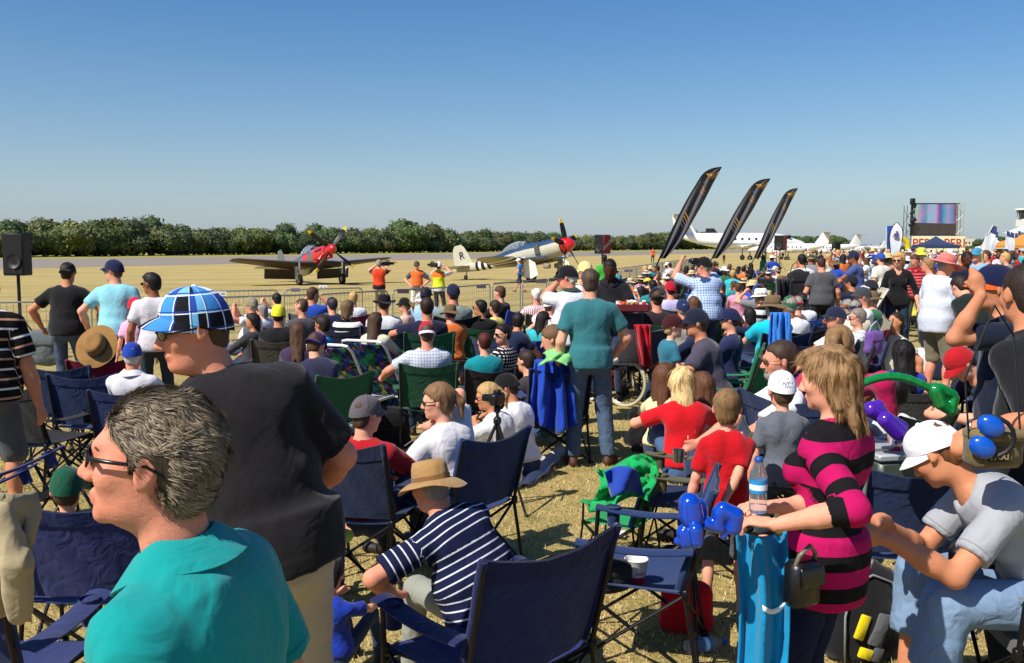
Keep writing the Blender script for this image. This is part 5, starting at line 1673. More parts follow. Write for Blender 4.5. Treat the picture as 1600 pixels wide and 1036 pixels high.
# ------------------------------------------------------------------ crowd barriers
BR = {}
def barrier_meshes(L):
    k = round(L, 1)
    if k in BR: return BR[k]
    H = 1.02; fm = flat('galvanised steel', '#8b8f92', .5, .5)
    m = MB(); pts = [(0.03, 0, .16), (0.03, 0, H - .08), (.06, 0, H - .02), (.12, 0, H), (k - .12, 0, H), (k - .06, 0, H - .02), (k - .03, 0, H - .08), (k - .03, 0, .16)]
    m.tube(pts, .017, 8, closed=True); a = m.mesh('rail_frame', 60, (fm,))
    w = MB(); n = int(k / .105)
    for i in range(1, n): w.tube([(i * k / n, 0, .17), (i * k / n, 0, H)], .0032, 4, cap=False)
    for i in range(1, 5): w.tube([(.03, .004, .16 + i * (H - .16) / 5), (k - .03, .004, .16 + i * (H - .16) / 5)], .0032, 4, cap=False)
    wm = w.mesh('wire_mesh', False, (flat('galvanised wire', '#7b8084', .45, .6),))
    f = MB().tube([(0, -.3, .02), (0, -.05, .16), (0, .05, .16), (0, .3, .02)], .018, 6).mesh('foot', 60, (fm,))
    BR[k] = (a, wm, f); return BR[k]
def barrier_line(P, label, group, every=2.2, dz=0, signs=()):
    d = [0]
    for a, b in zip(P, P[1:]): d.append(d[-1] + math.dist(a, b))
    def pos(s):
        for i in range(len(P) - 1):
            if s <= d[i + 1] or i == len(P) - 2:
                t = (s - d[i]) / (d[i + 1] - d[i]); return Vector((P[i][0] + (P[i + 1][0] - P[i][0]) * t, P[i][1] + (P[i + 1][1] - P[i][1]) * t, 0))
    n = int(d[-1] / every)
    for i in range(n):
        a, b = pos(i * every), pos((i + 1) * every - .04); a.z = ground(a.x, a.y); b.z = ground(b.x, b.y)
        v = b - a; L = v.length
        ms = barrier_meshes(every - .1)
        o = empty('crowd_barrier', a, math.atan2(v.y, v.x)); o.rotation_euler[1] = -math.asin(v.z / L)
        fr = link('rail_frame', ms[0], None, o); wmo = link('wire_mesh', ms[1], None, o); wmo['kind'] = 'stuff'
        for s in (.35, every - .5): link('foot', ms[2], None, o, loc=(s, 0, 0))
        tag(o, label, 'barrier', group)
barrier_line(FENCE[:-2], 'galvanised wire mesh crowd barrier in the line in front of the spectators', 'barriers along the front of the crowd')
barrier_line([(-7.6, 22.2), (-4.4, 23.8), (-2.6, 25.2)], 'galvanised crowd barrier standing in the second row out on the field', 'barriers out on the field')
def fence_sign(px, py, d, w, h, col, label, txt=None):
    p = at(px, py, d); o = MB().rbox((0, 0, 0), (w, .012, h), .003).build('sign', flat('sign ' + col, col, .5), None, loc=p)
    tag(o, label, 'sign')
    if txt:
        for q in (-1, 1): MB().rbox((q * w * .22, -.008, 0), (w * .3, .004, h * .45), .002).build('print_block', flat('print ' + txt, txt, .6), o)
fence_sign(344, 459, 21.5, .3, .1, '#d8d6d0', 'small white sign hanging on the barrier beside the plaid cap', '#8a8a8a')
fence_sign(505, 449, 24.2, .22, .1, '#e4e2dc', 'small white sign on the field barrier under the red nosed fighter', '#b0a0a0')
fence_sign(462, 453, 23.6, .22, .09, '#6a5a78', 'small purple sign on the field barrier left of the white one')
fence_sign(630, 455, 20.8, .26, .1, '#3c3346', 'dark sign on the barrier in front of the orange vests')
fence_sign(752, 448, 25.8, .26, .09, '#463c50', 'dark sign on the barrier right of the yellow vest')
fence_sign(845, 440, 29.2, .3, .1, '#4a4054', 'dark sign on the barrier below the white gear door')
fence_sign(982, 423, 45.5, .4, .12, '#54486a', 'dark sign on the barrier beside the seller with the tray')

# ------------------------------------------------------------------ loudspeakers on poles
def speaker(px, d, ztop, w, h, face, label, red=False, pole=True):
    p = at(px, 400, d); gz = ground(p.x, d); o = empty('loudspeaker', (p.x, d, gz), R(face)); tag(o, label, 'loudspeaker')
    H = ztop - gz; blk = flat('speaker black', '#161617', .6)
    MB().rbox((0, 0, H - h / 2), (w, w * .75, h), .02).build('cabinet', blk, o)
    g = MB(); g.rbox((0, -w * .385, H - h / 2), (w * .92, .02, h * .93), .01)
    g.build('grille', flat('grille', '#0d0d0e', .8), o)
    MB().lathe([(.001, .0), (w * .1, -.004), (w * .3, .02), (w * .33, .03)], (0.03, -w * .40, H - h * .66), 20, rot=Matrix.Rotation(math.pi / 2, 3, 'X')).build('cone', flat('cone', '#2a2a2c', .5), o)
    MB().rbox((0, -w * .40, H - h * .86), (w * .16, .008, w * .14), .003).build('badge', flat('badge', '#b8b8bc', .4), o)
    if pole:
        MB().tube([(0, 0, 0), (0, 0, H - h)], .03, 10).build('pole', flat('pole black', '#101012', .5), o)
        for k in range(3):
            a = k * 2.09 + .5; MB().tube([(0, 0, .75), (.45 * math.cos(a), .45 * math.sin(a), .02)], .015, 6).build('leg', flat('pole black', '#101012', .5), o)
    if red:
        MB().rbox((w * .5 + .01, 0, H - h / 2), (.02, w * .74, h * .97), .006).build('advert_panel', flat('advert red', '#8e1a1e', .5), o)
        if px < 1100:
            lettering('Coca-Cola', .32, lambda x, y: (w * .5 + .024, y * .55 + x * .42 * 0 + x * .62 * .35, H - h * .52 + x * .52 + y * .0 + 0), flat('advert white', '#e8e4e0', .5), o, shear=.3) if False else lettering('Coca-Cola', .2, lambda x, y: (w * .5 + .024, x * .62 - y * .2, H - h * .5 + x * .45 + y * 1.2), flat('advert white', '#e8e4e0', .5), o, shear=.2)
speaker(27, 17.5, 2.235, .40, .78, -3, 'tall black loudspeaker on a pole at the left edge, above the barrier')
speaker(941, 38, 2.47, .52, .76, -50, 'black loudspeaker with a red side panel on a pole by the blue fighter', red=True)
speaker(1219, 75, 2.9, .8, 1.2, -40, 'distant red sided loudspeaker on a pole below the third flag', red=True)
speaker(1306, 110, 2.5, .8, 1.2, 20, 'small distant black loudspeaker left of the video screen')

# ------------------------------------------------------------------ feather flags
def feather(px, py_top, px_base, d, label, sc_=1.0, group=None):
    L = [(0, 0), (.2, .31), (.41, .60), (.58, .80), (.70, .925), (.84, .982), (1, 1)]   # pole edge, x and height shares
    Rr = [(.09, 0), (.36, .20), (.55, .42), (.73, .63), (.84, .78), (.93, .90), (1, 1)]
    T = at(px, py_top, d); gz = ground(T.x, d)
    B = at(px_base, py_top, d); lean = T.x - B.x; hb = at(px_base, 404, d).z - gz; H = T.z - gz - hb
    o = empty('feather_flag', (B.x - lean * .16, d, gz)); tag(o, label, 'flag', group)
    def ip(P, t):
        f = t * (len(P) - 1); i = min(int(f), len(P) - 2); f -= i
        q = [P[max(i - 1, 0)], P[i], P[i + 1], P[min(i + 2, len(P) - 1)]]
        return [.5 * (2 * q[1][a] + (q[2][a] - q[0][a]) * f + (2 * q[0][a] - 5 * q[1][a] + 4 * q[2][a] - q[3][a]) * f * f + (3 * q[1][a] - q[0][a] - 3 * q[2][a] + q[3][a]) * f ** 3) for a in (0, 1)]
    def sail(u, v):
        a, b = ip(L, v), ip(Rr, v)
        x = (a[0] + (b[0] - a[0]) * u) * lean; z = hb + (a[1] + (b[1] - a[1]) * u) * H
        am = (.10 * (1 - v) ** 1.2 + .02) * math.sin(math.pi * min(u * 1.2, 1) * .5 + .2)
        y = am * math.sin(u * 11 + v * 7) + .05 * math.sin(v * 9 + 2) * u + .1 * u
        return Vector((x + lean * .16, y, z))
    sl = MB().grid(sail, 22, 44, .004).build('sail', flat('flag grey cloth', '#47464b', .65), o, 60)
    pts = [(-lean * .12, 0, 0), (lean * .02, 0, hb * .5)] + [tuple(sail(0, t / 16) + Vector((-.01, 0, 0))) for t in range(17)]
    MB().tube(pts, [.03] * 3 + [.03 - .0012 * k for k in range(16)], 6).build('pole', flat('flag pole', '#101013', .5), o)
    gold = flat('flag gold', '#b98a3c', .6); blu = flat('flag blue print', '#39507e', .6); wht = flat('flag white print', '#a9a9ae', .6)
    def on(u0, v0, su, sv):
        def f(x, y):
            u, v = u0 + x * su, v0 + y * sv
            n = (sail(u + .01, v) - sail(u, v)).cross(sail(u, v + .01) - sail(u, v)).normalized()
            if n.y > 0: n = -n
            return sail(u, v) + n * .012
        return f
    # wing shaped emblem: bars of an open wing
    def patch(us, name, mat, f):
        m = MB(); n = 5
        for poly in us:
            m.add([tuple(f(*q)) for q in poly], [tuple(range(len(poly)))])
        m.build(name, mat, o, False)
    f = on(.5, .79, .42, .09)
    patch([[(-1, -1.0), (-.1, -.9), (.05, -.55), (-.7, -.55)], [(-.62, -.45), (0, -.45), (.1, -.1), (-.4, -.1)], [(-.3, 0), (.12, 0), (.2, .35), (-.1, .35)], [(.15, -.6), (.5, .9), (.72, 1.15), (.5, -.5)], [(.6, -.3), (.82, 1.2), (1.05, 1.3), (.9, .0)], [(.0, .45), (.25, .45), (.4, .9), (.2, .8)]], 'emblem', gold, f)
    lettering('Flight Training', .115, on(.5, .555, 1.25, .33), gold, o, 'lettering')
    lettering('Centre', .115, on(.5, .52, 1.25, .33), gold, o, 'lettering')
    patch([[(-.9, -.3), (.9, -.3), (.9, .3), (-.9, .3)]], 'blue_print', blu, on(.5, .60, .3, .035))
    for k in range(4):
        patch([[(-.9 + .1 * k, -.3), (.8 - .1 * k, -.3), (.8 - .1 * k, .3), (-.9 + .1 * k, .3)]], 'small_print', gold if k < 2 else wht, on(.5, .30 - k * .022, .3, .012))
feather(1128, 261, 1033, 36, 'nearest and tallest dark grey feather flag with a gold wing emblem')
feather(1204, 279, 1115, 42, 'middle dark grey feather flag with a gold wing emblem')
feather(1247, 294, 1181, 52, 'smallest and farthest dark grey feather flag with a gold wing emblem')

# ------------------------------------------------------------------ video screen and what stands round it
def truss(o, x, y, z0, z1, w=.5, name='scaffold_tower', col='#8c8b86'):
    m = MB(); 
    for dx in (-w / 2, w / 2):
        for dy in (-w / 2, w / 2): m.tube([(x + dx, y + dy, z0), (x + dx, y + dy, z1)], .04, 5)
    k = z0; s = 1
    while k < z1 - w:
        m.tube([(x - w / 2 * s, y - w / 2, k), (x + w / 2 * s, y - w / 2, k + w)], .025, 4); m.tube([(x - w / 2, y - w / 2 * s, k), (x - w / 2, y + w / 2 * s, k + w)], .025, 4)
        m.tube([(x - w / 2, y - w / 2, k), (x + w / 2, y - w / 2, k)], .025, 4); k += w; s = -s
    return m.build(name, flat('truss ' + col, col, .5, .4), o)
def screen():
    d = 125; p = at(1458, 386, d); gz = ground(p.x, d); o = empty('video_screen', (p.x, d, gz), 0); tag(o, 'big outdoor video screen between two scaffold towers', 'video screen')
    k = d / F_PX
    def X(px): return (px - 1458) * k
    def Z(py): return (HOR - py) * k + CAM_H - gz
    cx, cz = X(1459), (Z(320) + Z(367)) / 2; w, h = X(1493) - X(1425), Z(320) - Z(367)
    MB().rbox((cx, .25, cz), (w + .3, .5, h + .25), .04).build('cabinet', flat('screen cabinet', '#1b1b1d', .6), o)
    t = NT('led picture', .5, .2); co = t.coord('Object'); sp = t.new('ShaderNodeSeparateXYZ'); t.lk(co, sp.inputs[0])
    u = t.math('DIVIDE', t.math('SUBTRACT', sp.outputs[0], cx - w / 2), w); v = t.math('DIVIDE', t.math('SUBTRACT', sp.outputs[2], cz - h / 2), h)
    bands = t.ramp(u, [(0, srgb('#86b8b0')), (.08, srgb('#9fd0a8')), (.2, srgb('#8a7fc0')), (.28, srgb('#3f93a6')), (.36, srgb('#8fb4d8')), (.52, srgb('#8fb7d6')), (.56, srgb('#b65a78')), (.62, srgb('#3a4fb8')), (.68, srgb('#3f8f98')), (.76, srgb('#6f9fcc')), (.9, srgb('#6a86b0')), (.96, srgb('#704060'))])
    nz = t.noise(.7, 3, .6, co)
    pk = t.mix(t.ramp(nz.outputs[0], [(.45, (0, 0, 0, 1)), (.65, (.6, .6, .6, 1))]), bands, srgb('#c98bb4'))
    dkk = t.mix(t.noise(2.2, 3, .6, co).outputs[0], srgb('#2a2624'), srgb('#5a4a40'))
    gl = t.mix(t.math('LESS_THAN', v, t.math('ADD', t.math('MULTIPLY', u, -.04), .40)), pk, dkk)
    t.base((0.02, .02, .02, 1)); t.lk(gl, t.p.inputs['Emission Color']); t.p.inputs['Emission Strength'].default_value = .75
    MB().box((cx, -.02, cz), (w, .04, h)).build('led_panel', t.m, o, False)
    truss(o, X(1420), .2, 0, Z(322), 1.0, col='#3e3d3b'); truss(o, X(1497), .2, 0, Z(318), .9, col='#b5ad96')
    for q, (px, py, s) in enumerate(((1421, 316, .55), (1424, 322, .45), (1421, 333, .4), (1423, 345, .5), (1420, 352, .4))):
        MB().rbox((X(px), -.5, Z(py)), (s, s, s * 1.5), .08, rot=Matrix.Rotation(.3 * q, 3, 'Y')).build('speaker_box', flat('speaker black', '#161617', .6), o)
    MB().tube([(X(1425), 0, Z(320) + .1), (X(1497), 0, Z(320) + .1)], .07, 6).build('top_beam', flat('truss dark', '#333333', .5), o)
    b = empty('advert_banner', (p.x, d - 2, gz)); tag(b, 'cream advert banner with red PERI PERI lettering under the video screen', 'banner')
    x0, x1, z0, z1 = X(1414) * .985, X(1497) * .985, .3, Z(369) * .985
    MB().rbox(((x0 + x1) / 2, 0, (z0 + z1) / 2), (x1 - x0, .06, z1 - z0), .01).build('panel', flat('banner cream', '#e6dfb6', .7), b)
    rd_ = flat('banner red', '#b03a34', .7); ww = x1 - x0
    kw = 1.6
    lettering('PERI', kw, lambda x, y: (x0 + ww * .21 + x * .95, -.04, z1 - .95 + y), rd_, b, bold=.03)
    lettering('PERI', kw, lambda x, y: (x0 + ww * .80 + x * .95, -.04, z1 - .95 + y), rd_, b, bold=.03)
screen()
def gazebo(px, d, w, ztop, zeave, col, label):
    p = at(px, 400, d); gz = ground(p.x, d); o = empty('gazebo', (p.x, d, gz)); tag(o, label, 'gazebo')
    m = MB(); n = 10; h = w / 2
    for s in range(4):
        a = s * math.pi / 2
        def f(u, v, a=a):
            x = (u - .5) * 2 * h * (1 - v); y = -h * (1 - v); z = zeave + (ztop - zeave) * v - .25 * math.sin(math.pi * v) * .6
            return (x * math.cos(a) - y * math.sin(a), x * math.sin(a) + y * math.cos(a), z)
        m.grid(f, 6, 6, .02)
        def g(u, v, a=a):
            x = (u - .5) * 2 * h; y = -h - .01; z = zeave - .25 * v
            return (x * math.cos(a) - y * math.sin(a), x * math.sin(a) + y * math.cos(a), z)
        m.grid(g, 4, 1, .015)
    m.build('canopy', flat('gazebo cloth ' + col, col, .8), o, 30)
    for sx in (-1, 1):
        for sy in (-1, 1): MB().tube([(sx * (h - .1), sy * (h - .1), 0), (sx * (h - .1), sy * (h - .1), zeave)], .03, 6).build('leg', flat('gazebo leg', '#b8bbbd', .4, .5), o)
gazebo(1461, 78, 2.75, 2.8, 2.05, '#2b3a58', 'dark blue gazebo roof in front of the PERI PERI banner')
gazebo(1600, 88, 5.5, 3.2, 2.1, '#c98a3e', 'orange tent roof at the right edge below the control tower')
gazebo(1556, 150, 4.5, 3.1, 2.0, '#e4e4e2', 'white tent roof beyond the feather flags on the right')
gazebo(1582, 170, 6, 4.0, 2.4, '#dfe0e0', 'white tent roof under the control tower')
def teardrop(px, pt, pb, d, w, col, edge, label, emblem=None):
    T = at(px, pt, d); gz = ground(T.x, d); H = T.z - gz; o = empty('teardrop_flag', (T.x, d, gz), R(-6)); tag(o, label, 'flag')
    z0 = .7
    def f(u, v):
        ww = w * (math.sin(math.pi * min(v, 1) ** 1.5) * .5 + .04 * (1 - v)) ; ww = w * .5 * (max(0, 1 - ((v - .72) / .28) ** 2) ** .5 if v > .72 else .12 + .88 * (v / .72) ** 1.1)
        return (-.12 + (u - .5) * 2 * ww + .10 * v, .03 * math.sin(v * 9 + u * 3), z0 + (H - z0) * v)
    MB().grid(f, 8, 24, .006).build('sail', flat('flag ' + col, col, .7), o, 60)
    MB().tube([(0, 0, 0)] + [f(0, v / 20) for v in range(21)] + [f(1, 1 - v / 12) for v in range(5)], .018, 6).build('pole', flat('pole ' + edge, edge, .5), o)
    if emblem:
        m = MB()
        for k in range(9):
            a = k * .7; r = w * .17 * (.4 + (k % 3) * .3)
            m.lathe([(.001, 0), (w * .1, .0)], (f(.5, .78)[0] + r * math.cos(a), -.035, z0 + (H - z0) * .78 + r * 1.5 * math.sin(a)), 8, rot=Matrix.Rotation(math.pi / 2, 3, 'X'))
        m.build('emblem', flat('emblem ' + emblem, emblem, .7), o, False)
        MB().rbox((f(.5, .4)[0], -.03, z0 + (H - z0) * .42), (w * .28, .004, (H - z0) * .2), .001).build('print_block', flat('print aqua', '#b9d6de', .7), o)
teardrop(1403, 348, 400, 34, .46, '#dfe1e6', '#1c1c22', 'white teardrop flag with a purple crest, left of the video screen', '#6f6390')
def slantflag(px0, py0, px1, py1, d, w, col, label, group=None, tip='#27406e'):
    a, b = at(px0, py0, d), at(px1, py1, d); gz = ground(a.x, d); o = empty('feather_flag', (a.x, d, gz)); tag(o, label, 'flag', group)
    H = b.z - gz; dx = b.x - a.x
    def f(u, v):
        x = dx * v; ww = w * (.25 + .75 * math.sin(math.pi * (.1 + .8 * v)))
        return (x + u * ww, .03 * math.sin(v * 8 + u * 4), .9 + (H - .9) * v - u * ww * .5)
    MB().grid(lambda u, v: f(u, v * .82), 4, 14, .006).build('sail', flat('flag ' + col, col, .7), o, 60)
    MB().grid(lambda u, v: f(u, .82 + v * .18), 4, 4, .008).build('sail_top', flat('flag ' + tip, tip, .7), o, 60)
    MB().tube([(-dx * .2, 0, 0), (0, 0, .9), (dx, 0, H + .02)], .03, 5).build('pole', flat('pole white', '#c9cbd0', .5), o)
G2 = None
for k, (a, b, c, d_, w) in enumerate(((1521, 386, 1552, 352, 60), (1530, 386, 1542, 364, 75), (1538, 386, 1556, 361, 70), (1531, 386, 1544, 372, 95))):
    slantflag(a, b, c, d_, w, .38 if k else .5, ['#e2e5ea', '#e9e9ea', '#cfd6e2', '#dfe3ea'][k], ['tallest white feather flag with a blue tip, leaning right', 'white feather flag leaning just left of the tallest one', 'pale blue feather flag leaning right beside the white tent', 'low white feather flag at the foot of the leaning group'][k])
for k, x in enumerate((1570, 1576, 1583, 1588, 1593)):
    slantflag(x, 386, x + 3, 360 + (k % 3) * 2, 80 + k * 4, .5, '#dcdfe6', 'upright white feather flag in the row below the control tower', 'upright white flags below the control tower')
def blueflag():
    d = 80; p = at(1391, 353, d); gz = ground(p.x, d); o = empty('banner_flag', (p.x, d, gz), R(10)); tag(o, 'bright blue upright banner left of the teardrop flag', 'flag')
    H = p.z - gz
    MB().grid(lambda u, v: ((u - .5) * .62 + .1 * (1 - v), .04 * math.sin(v * 7), 1.6 + (H - 1.6) * v), 4, 8, .01).build('cloth', flat('banner blue', '#1f4fae', .7), o, 60)
    MB().tube([(-.32, 0, 0), (-.32, 0, H)], .03, 5).build('pole', flat('pole white', '#c9cbd0', .5), o)
    y = empty('inflatable_arch', (at(1403, 400, 90).x, 90, gz)); tag(y, 'bright yellow inflatable behind the teardrop flag', 'inflatable')
    MB().tube([(-.9, 0, 0), (-.95, 0, 1.6), (-.8, 0, 2.5), (0, 0, 2.95), (.8, 0, 2.5), (.95, 0, 1.6), (.9, 0, 0)], .26, 10).build('arch_tube', flat('inflatable yellow', '#d9c41c', .35), y, True)
blueflag()
def tower():
    d = 190; p = at(1604, 386, d); gz = ground(p.x, d); o = empty('control_tower', (p.x, d, gz)); tag(o, 'white airport control tower with a dark glazed cab at the right edge', 'control tower')
    k = d / F_PX
    def Z(py): return (HOR - py) * k + CAM_H - gz
    w = flat('tower white', '#d8d6d0', .7); g = flat('tower glass', '#27313a', .1)
    MB().rbox((0, 0, Z(355) / 2), (2.4, 2.4, Z(355)), .05).build('shaft', w, o)
    MB().rbox((0, 0, (Z(343) + Z(355)) / 2), (3.2, 3.2, Z(343) - Z(355)), .1).build('gallery', w, o)
    c = empty('cab', (0, 0, Z(343))); c.parent = o
    hh = Z(329) - Z(343)
    MB().lathe([(1.75, 0), (2.15, hh)], (0, 0, 0), 8, rot=Matrix.Rotation(R(22.5), 3, 'Z'), cap=True).build('glazing', g, c, False)
    for i in range(8):
        a = R(45 * i); MB().tube([(1.77 * math.cos(a), 1.77 * math.sin(a), 0), (2.17 * math.cos(a), 2.17 * math.sin(a), hh)], .07, 5).build('mullion', w, c)
    MB().lathe([(2.6, 0), (2.6, .3), (.3, .5)], (0, 0, Z(329)), 8, cap=True).build('roof', w, o, False)
    MB().tube([(0, 0, Z(326)), (0, 0, Z(319))], .05, 5).build('antenna', flat('antenna', '#555555'), o)
    h = empty('airport_building', (at(1640, 386, 175).x, 175, gz)); tag(h, 'white gabled airport building under the control tower', 'building')
    MB().rbox((0, 0, 2.6), (12, 8, 5.2), .05).build('wall', w, h)
    MB().poly([(-6.6, 0, 5.0), (6.6, 0, 5.0), (0, 0, 7.6)], 8.6).build('roof', flat('pale roof', '#c9cbcc', .6), h, False)
    for i in range(4): MB().rbox((-4.2 + i * 2.8, -4.02, 3.4), (1.4, .08, 1.3), .02).build('window', g, h)
    f = empty('far_building', (at(1511, 378, 560).x, 560, 0)); tag(f, 'small pale block building on the horizon right of the video screen', 'building')
    MB().rbox((0, 0, 3), (7, 6, 7.5), .05).build('wall', flat('pale block', '#cfc6b0', .8), f)
    for i in range(3): MB().rbox((-2 + i * 2, -3.02, 4.4), (.9, .06, 1.2), .02).build('window', g, f)
tower()
# ------------------------------------------------------------------ patterned cloths
def plaid_cap():
    t = NT('plaid cap cloth', .85, .2); co = t.coord('Object'); sp = t.new('ShaderNodeSeparateXYZ'); t.lk(co, sp.inputs[0])
    th = t.math('MULTIPLY', t.math('ARCTAN2', sp.outputs[1], sp.outputs[0]), 1.75); vv = t.math('MULTIPLY', sp.outputs[2], 19)
    fu, fv = t.math('FLOOR', th), t.math('FLOOR', vv)
    cb = t.new('ShaderNodeCombineXYZ'); t.lk(fu, cb.inputs[0]); t.lk(fv, cb.inputs[1])
    wn_ = t.new('ShaderNodeTexWhiteNoise', noise_dimensions='3D'); t.lk(cb.outputs[0], wn_.inputs[0])
    r = t.new('ShaderNodeValToRGB'); r.color_ramp.interpolation = 'CONSTANT'
    el = r.color_ramp.elements; cols = [(0, '#12131c'), (.3, '#3f86c9'), (.5, '#6fb7e2'), (.68, '#2a4fa8'), (.82, '#e4ecf4')]
    el[0].position = 0; el[0].color = srgb(cols[0][1]); el[1].position = cols[1][0]; el[1].color = srgb(cols[1][1])
    for p_, c_ in cols[2:]: e = el.new(p_); e.color = srgb(c_)
    t.lk(wn_.outputs[0], r.inputs[0])
    a, b = t.math('FRACT', th), t.math('FRACT', vv)
    c = t.mix(t.math('MAXIMUM', t.math('LESS_THAN', a, .055), t.math('LESS_THAN', b, .06)), r.outputs[0], srgb('#e8eef4'))
    c = t.mix(t.math('MAXIMUM', t.math('COMPARE', a, .12, .025), t.math('COMPARE', b, .15, .03)), c, srgb('#1d3f8f'))
    t.base(c); t.bump(t.noise(120, 3, .6, co).outputs[0], .2, .002)
    return t.m
PLAID = plaid_cap()
PINK = stripes('pink and black knit', '#141214', '#ad1054', .118, .52)
NAVYS = stripes('navy polo stripes', '#141b38', '#c9ccd4', .041, .18)
BWS = stripes('black cream orange stripes', '#131214', '#d9d5cf', .062, .22, second='#b98a6a')
REDW = stripes('red and white shirt stripes', '#dcd8d6', '#b5505a', .028, .4, 'u')
GRYC = checks('grey checked shirt', '#c9ced8', '#7f88a0', .03, .3)
BLUC = checks('blue checked shirt', '#c3d2e6', '#5f82b8', .034, .35)
DOTS = dots('polka dots', '#17161a', '#dedad6', .036, .27)
REDS = stripes('red shirt with pale lines', '#9a1420', '#c9a0a0', .06, .14)
CHK2 = checks('white patterned blouse', '#d9dbe0', '#525a74', .05, .25)
BW2 = stripes('black white blocks', '#e4e2e0', '#19181a', .12, .45)
def denim():
    t = NT('denim', .9, .15); co = t.coord('Object'); oc = t.ocol()
    n = t.noise(5, 3, .6, co); n2 = t.noise(90, 2, .6, t.mapping(co, (1, 1, .2)))
    f = t.math('ADD', t.math('MULTIPLY_ADD', n.outputs[0], .8, .35), t.math('MULTIPLY', n2.outputs[0], .2))
    v = t.new('ShaderNodeVectorMath', operation='SCALE'); t.lk(oc, v.inputs[0]); t.lk(f, v.inputs['Scale']); t.base(v.outputs[0])
    t.bump(t.noise(10, 2, .5, co, 1.5).outputs[0], .5, .03); return t.m
DEN = denim()

# ------------------------------------------------------------------ foreground people
B1 = person(238, 600, 1.57, 80, 'stand', 'grey haired man in a turquoise polo shirt and sunglasses, lower left', shirt=('#0a8f8c', None), collar='#0a8f8c', skin='red',
            nostr=1, hw=.0012, hair=('short', '#3e352b'), glasses=True, placket=1, fat=.03, stubble=1, drape=.02, p=dict(head=(15, 7, 0), lean=2, neck=.035, hl=(-.24, .1, .9)), vox=.0042, srange=(.8, 1.3))
strands('hair_strands', *B1.hairVQ, B1, 24000, .024, '#857660', B1.hair, 4, .00070, .42, .28, .75, part=-.02, yaxis=(-.1, -2.4, .3), ear=.03, cs=48)
B2 = person(300, 443, 2.95, 16, 'stand', 'tall man in a black T-shirt and blue plaid cap, back to the camera', shirt=('#1a181a', None), skin='red', hair=('short', '#4a382a'), cap=('#3f86c9',), capmat=PLAID, captilt=7,
            glasses=True, hs=.95, fat=.04, drape=.012, loose=.014, legc='#a89c86', sleeve=.44, p=dict(head=(104, -10, 0), lean=9, side=-15, neck=.03, hr=(.16, .34, 1.02), er=(1, -.6, -.4), hl=(-.06, .3, 1.0), el=(-.6, -1, 0)), vox=.0052, srange=(.8, 1.3), wr=.0065)
strands('hair_strands', *B2.hairVQ, B2, 2500, .02, '#4a382a', B2.hair, 4, .0008, .2, .8, .3)
B3 = person(1297, 540, 3.25, 50, 'stand', 'woman in a pink and black striped jumper holding a water bottle and balloon dog', fem=True, shirt=('#cf1464', PINK), shirtname='jumper', sleeve=.68, skin='fair', legc=('#1c2440', DEN),
            hair=('wave', '#8a6a48'), fat=-.004, hem=.16, drape=.006, reach=dict(hl=(1212, 820, 2.95), hr=(1204, 792, 3.15)), p=dict(head=(6, -8, 0), lean=-3, hunch=2, neck=0, el=(-.6, -.9, -.6), er=(.9, -.4, -.6), hdl=(-.2, 1, .05), curll=34, curlr=48, pnl=(.1, 0, -1), pnr=(-1, 0, 0)), vox=.0055)
strands('hair_strands', *B3.hairVQ, B3, 13000, .05, '#8f6d46', B3.hair, 6, .0008, .10, 1.5, .5)
B8 = person(1604, 408, 4.1, 34, 'stand', 'man in a black T-shirt with ear defenders on his wrist at the right edge', shirt=('#19191b', None), skin='tan', hair=('buzz', '#2a1e18'), hw=.001, fat=.0, sleeve=.45, drape=.01, loose=.010,
            legc='#1d2024', reach=dict(hl=(1524, 668, 3.72)), p=dict(hdl=(-.3, .5, -1), head=(-28, -6, 0), el=(.5, -1, -.7)), vox=.0058, srange=(.8, 1.3), wr=.0065)
strands('hair_strands', *B8.hairVQ, B8, 5000, .014, '#35261d', B8.hair, 6, .0009, .5, .2, .3)
B4 = person(1137, 605, 4.87, -6, 'stand', 'small boy in a red T-shirt standing with his back to the camera', kid=True, shirt=('#b00c18', None), skin='fair', hw=.001, hair=('short', '#7a5c3c'), legs='short', legc=('#5a5f66', DEN), shortlen=.03, shoe='#8a8a8a',
            reach=dict(hr=(1115, 826, 4.55)), p=dict(er=(1, -.8, 0), head=(-8, -4, 0)), drape=.02, sleeve=.42, vox=.0062)
strands('hair_strands', *B4.hairVQ, B4, 6000, .03, '#86663f', B4.hair, 6, .0012, .2, .7, .3)
B5 = person(1222, 577, 5.3, 2, 'stand', 'boy in a grey T-shirt and white cap worn backwards, standing beside the boy in red', kid=True, shirt=('#5c6068', None), skin='fair', hair=('short', '#5a4028'), cap=('#e6e6ea',), legs='short', legc='#2c3440', vox=.0065)
B6 = person(1219, 530, 6.1, 92, 'sit', 'bearded man with glasses in a white T-shirt, seated facing left', shirt=('#dcdce0', None), skin='red', hair=('short', '#3c2c22'), beard='#8c837a', glasses=dict(dark=False, frame='#2a1e18', name='glasses'), chair='#1c2a4c', p=dict(head=(0, -4, 0)), vox=.0072, srange=(.85, 1.2))
B7 = person(1312, 512, 6.4, -50, 'sit', 'woman in a magenta sweatshirt with a white hair band, seated and looking down', fem=True, shirt=('#b80f50', None), shirtname='sweatshirt', sleeve=1.0, skin='fair', hair=('pony', '#8a6a45'), glasses=dict(frame='#d8d8d8'),
            reach=dict(hr=(1392, 664, 5.9)), p=dict(head=(20, -28, 0), er=(1, -.4, -.2), lean=14), chair='#1c2a4c', legc=('#4a6080', DEN), vox=.0078, srange=(.85, 1.25))
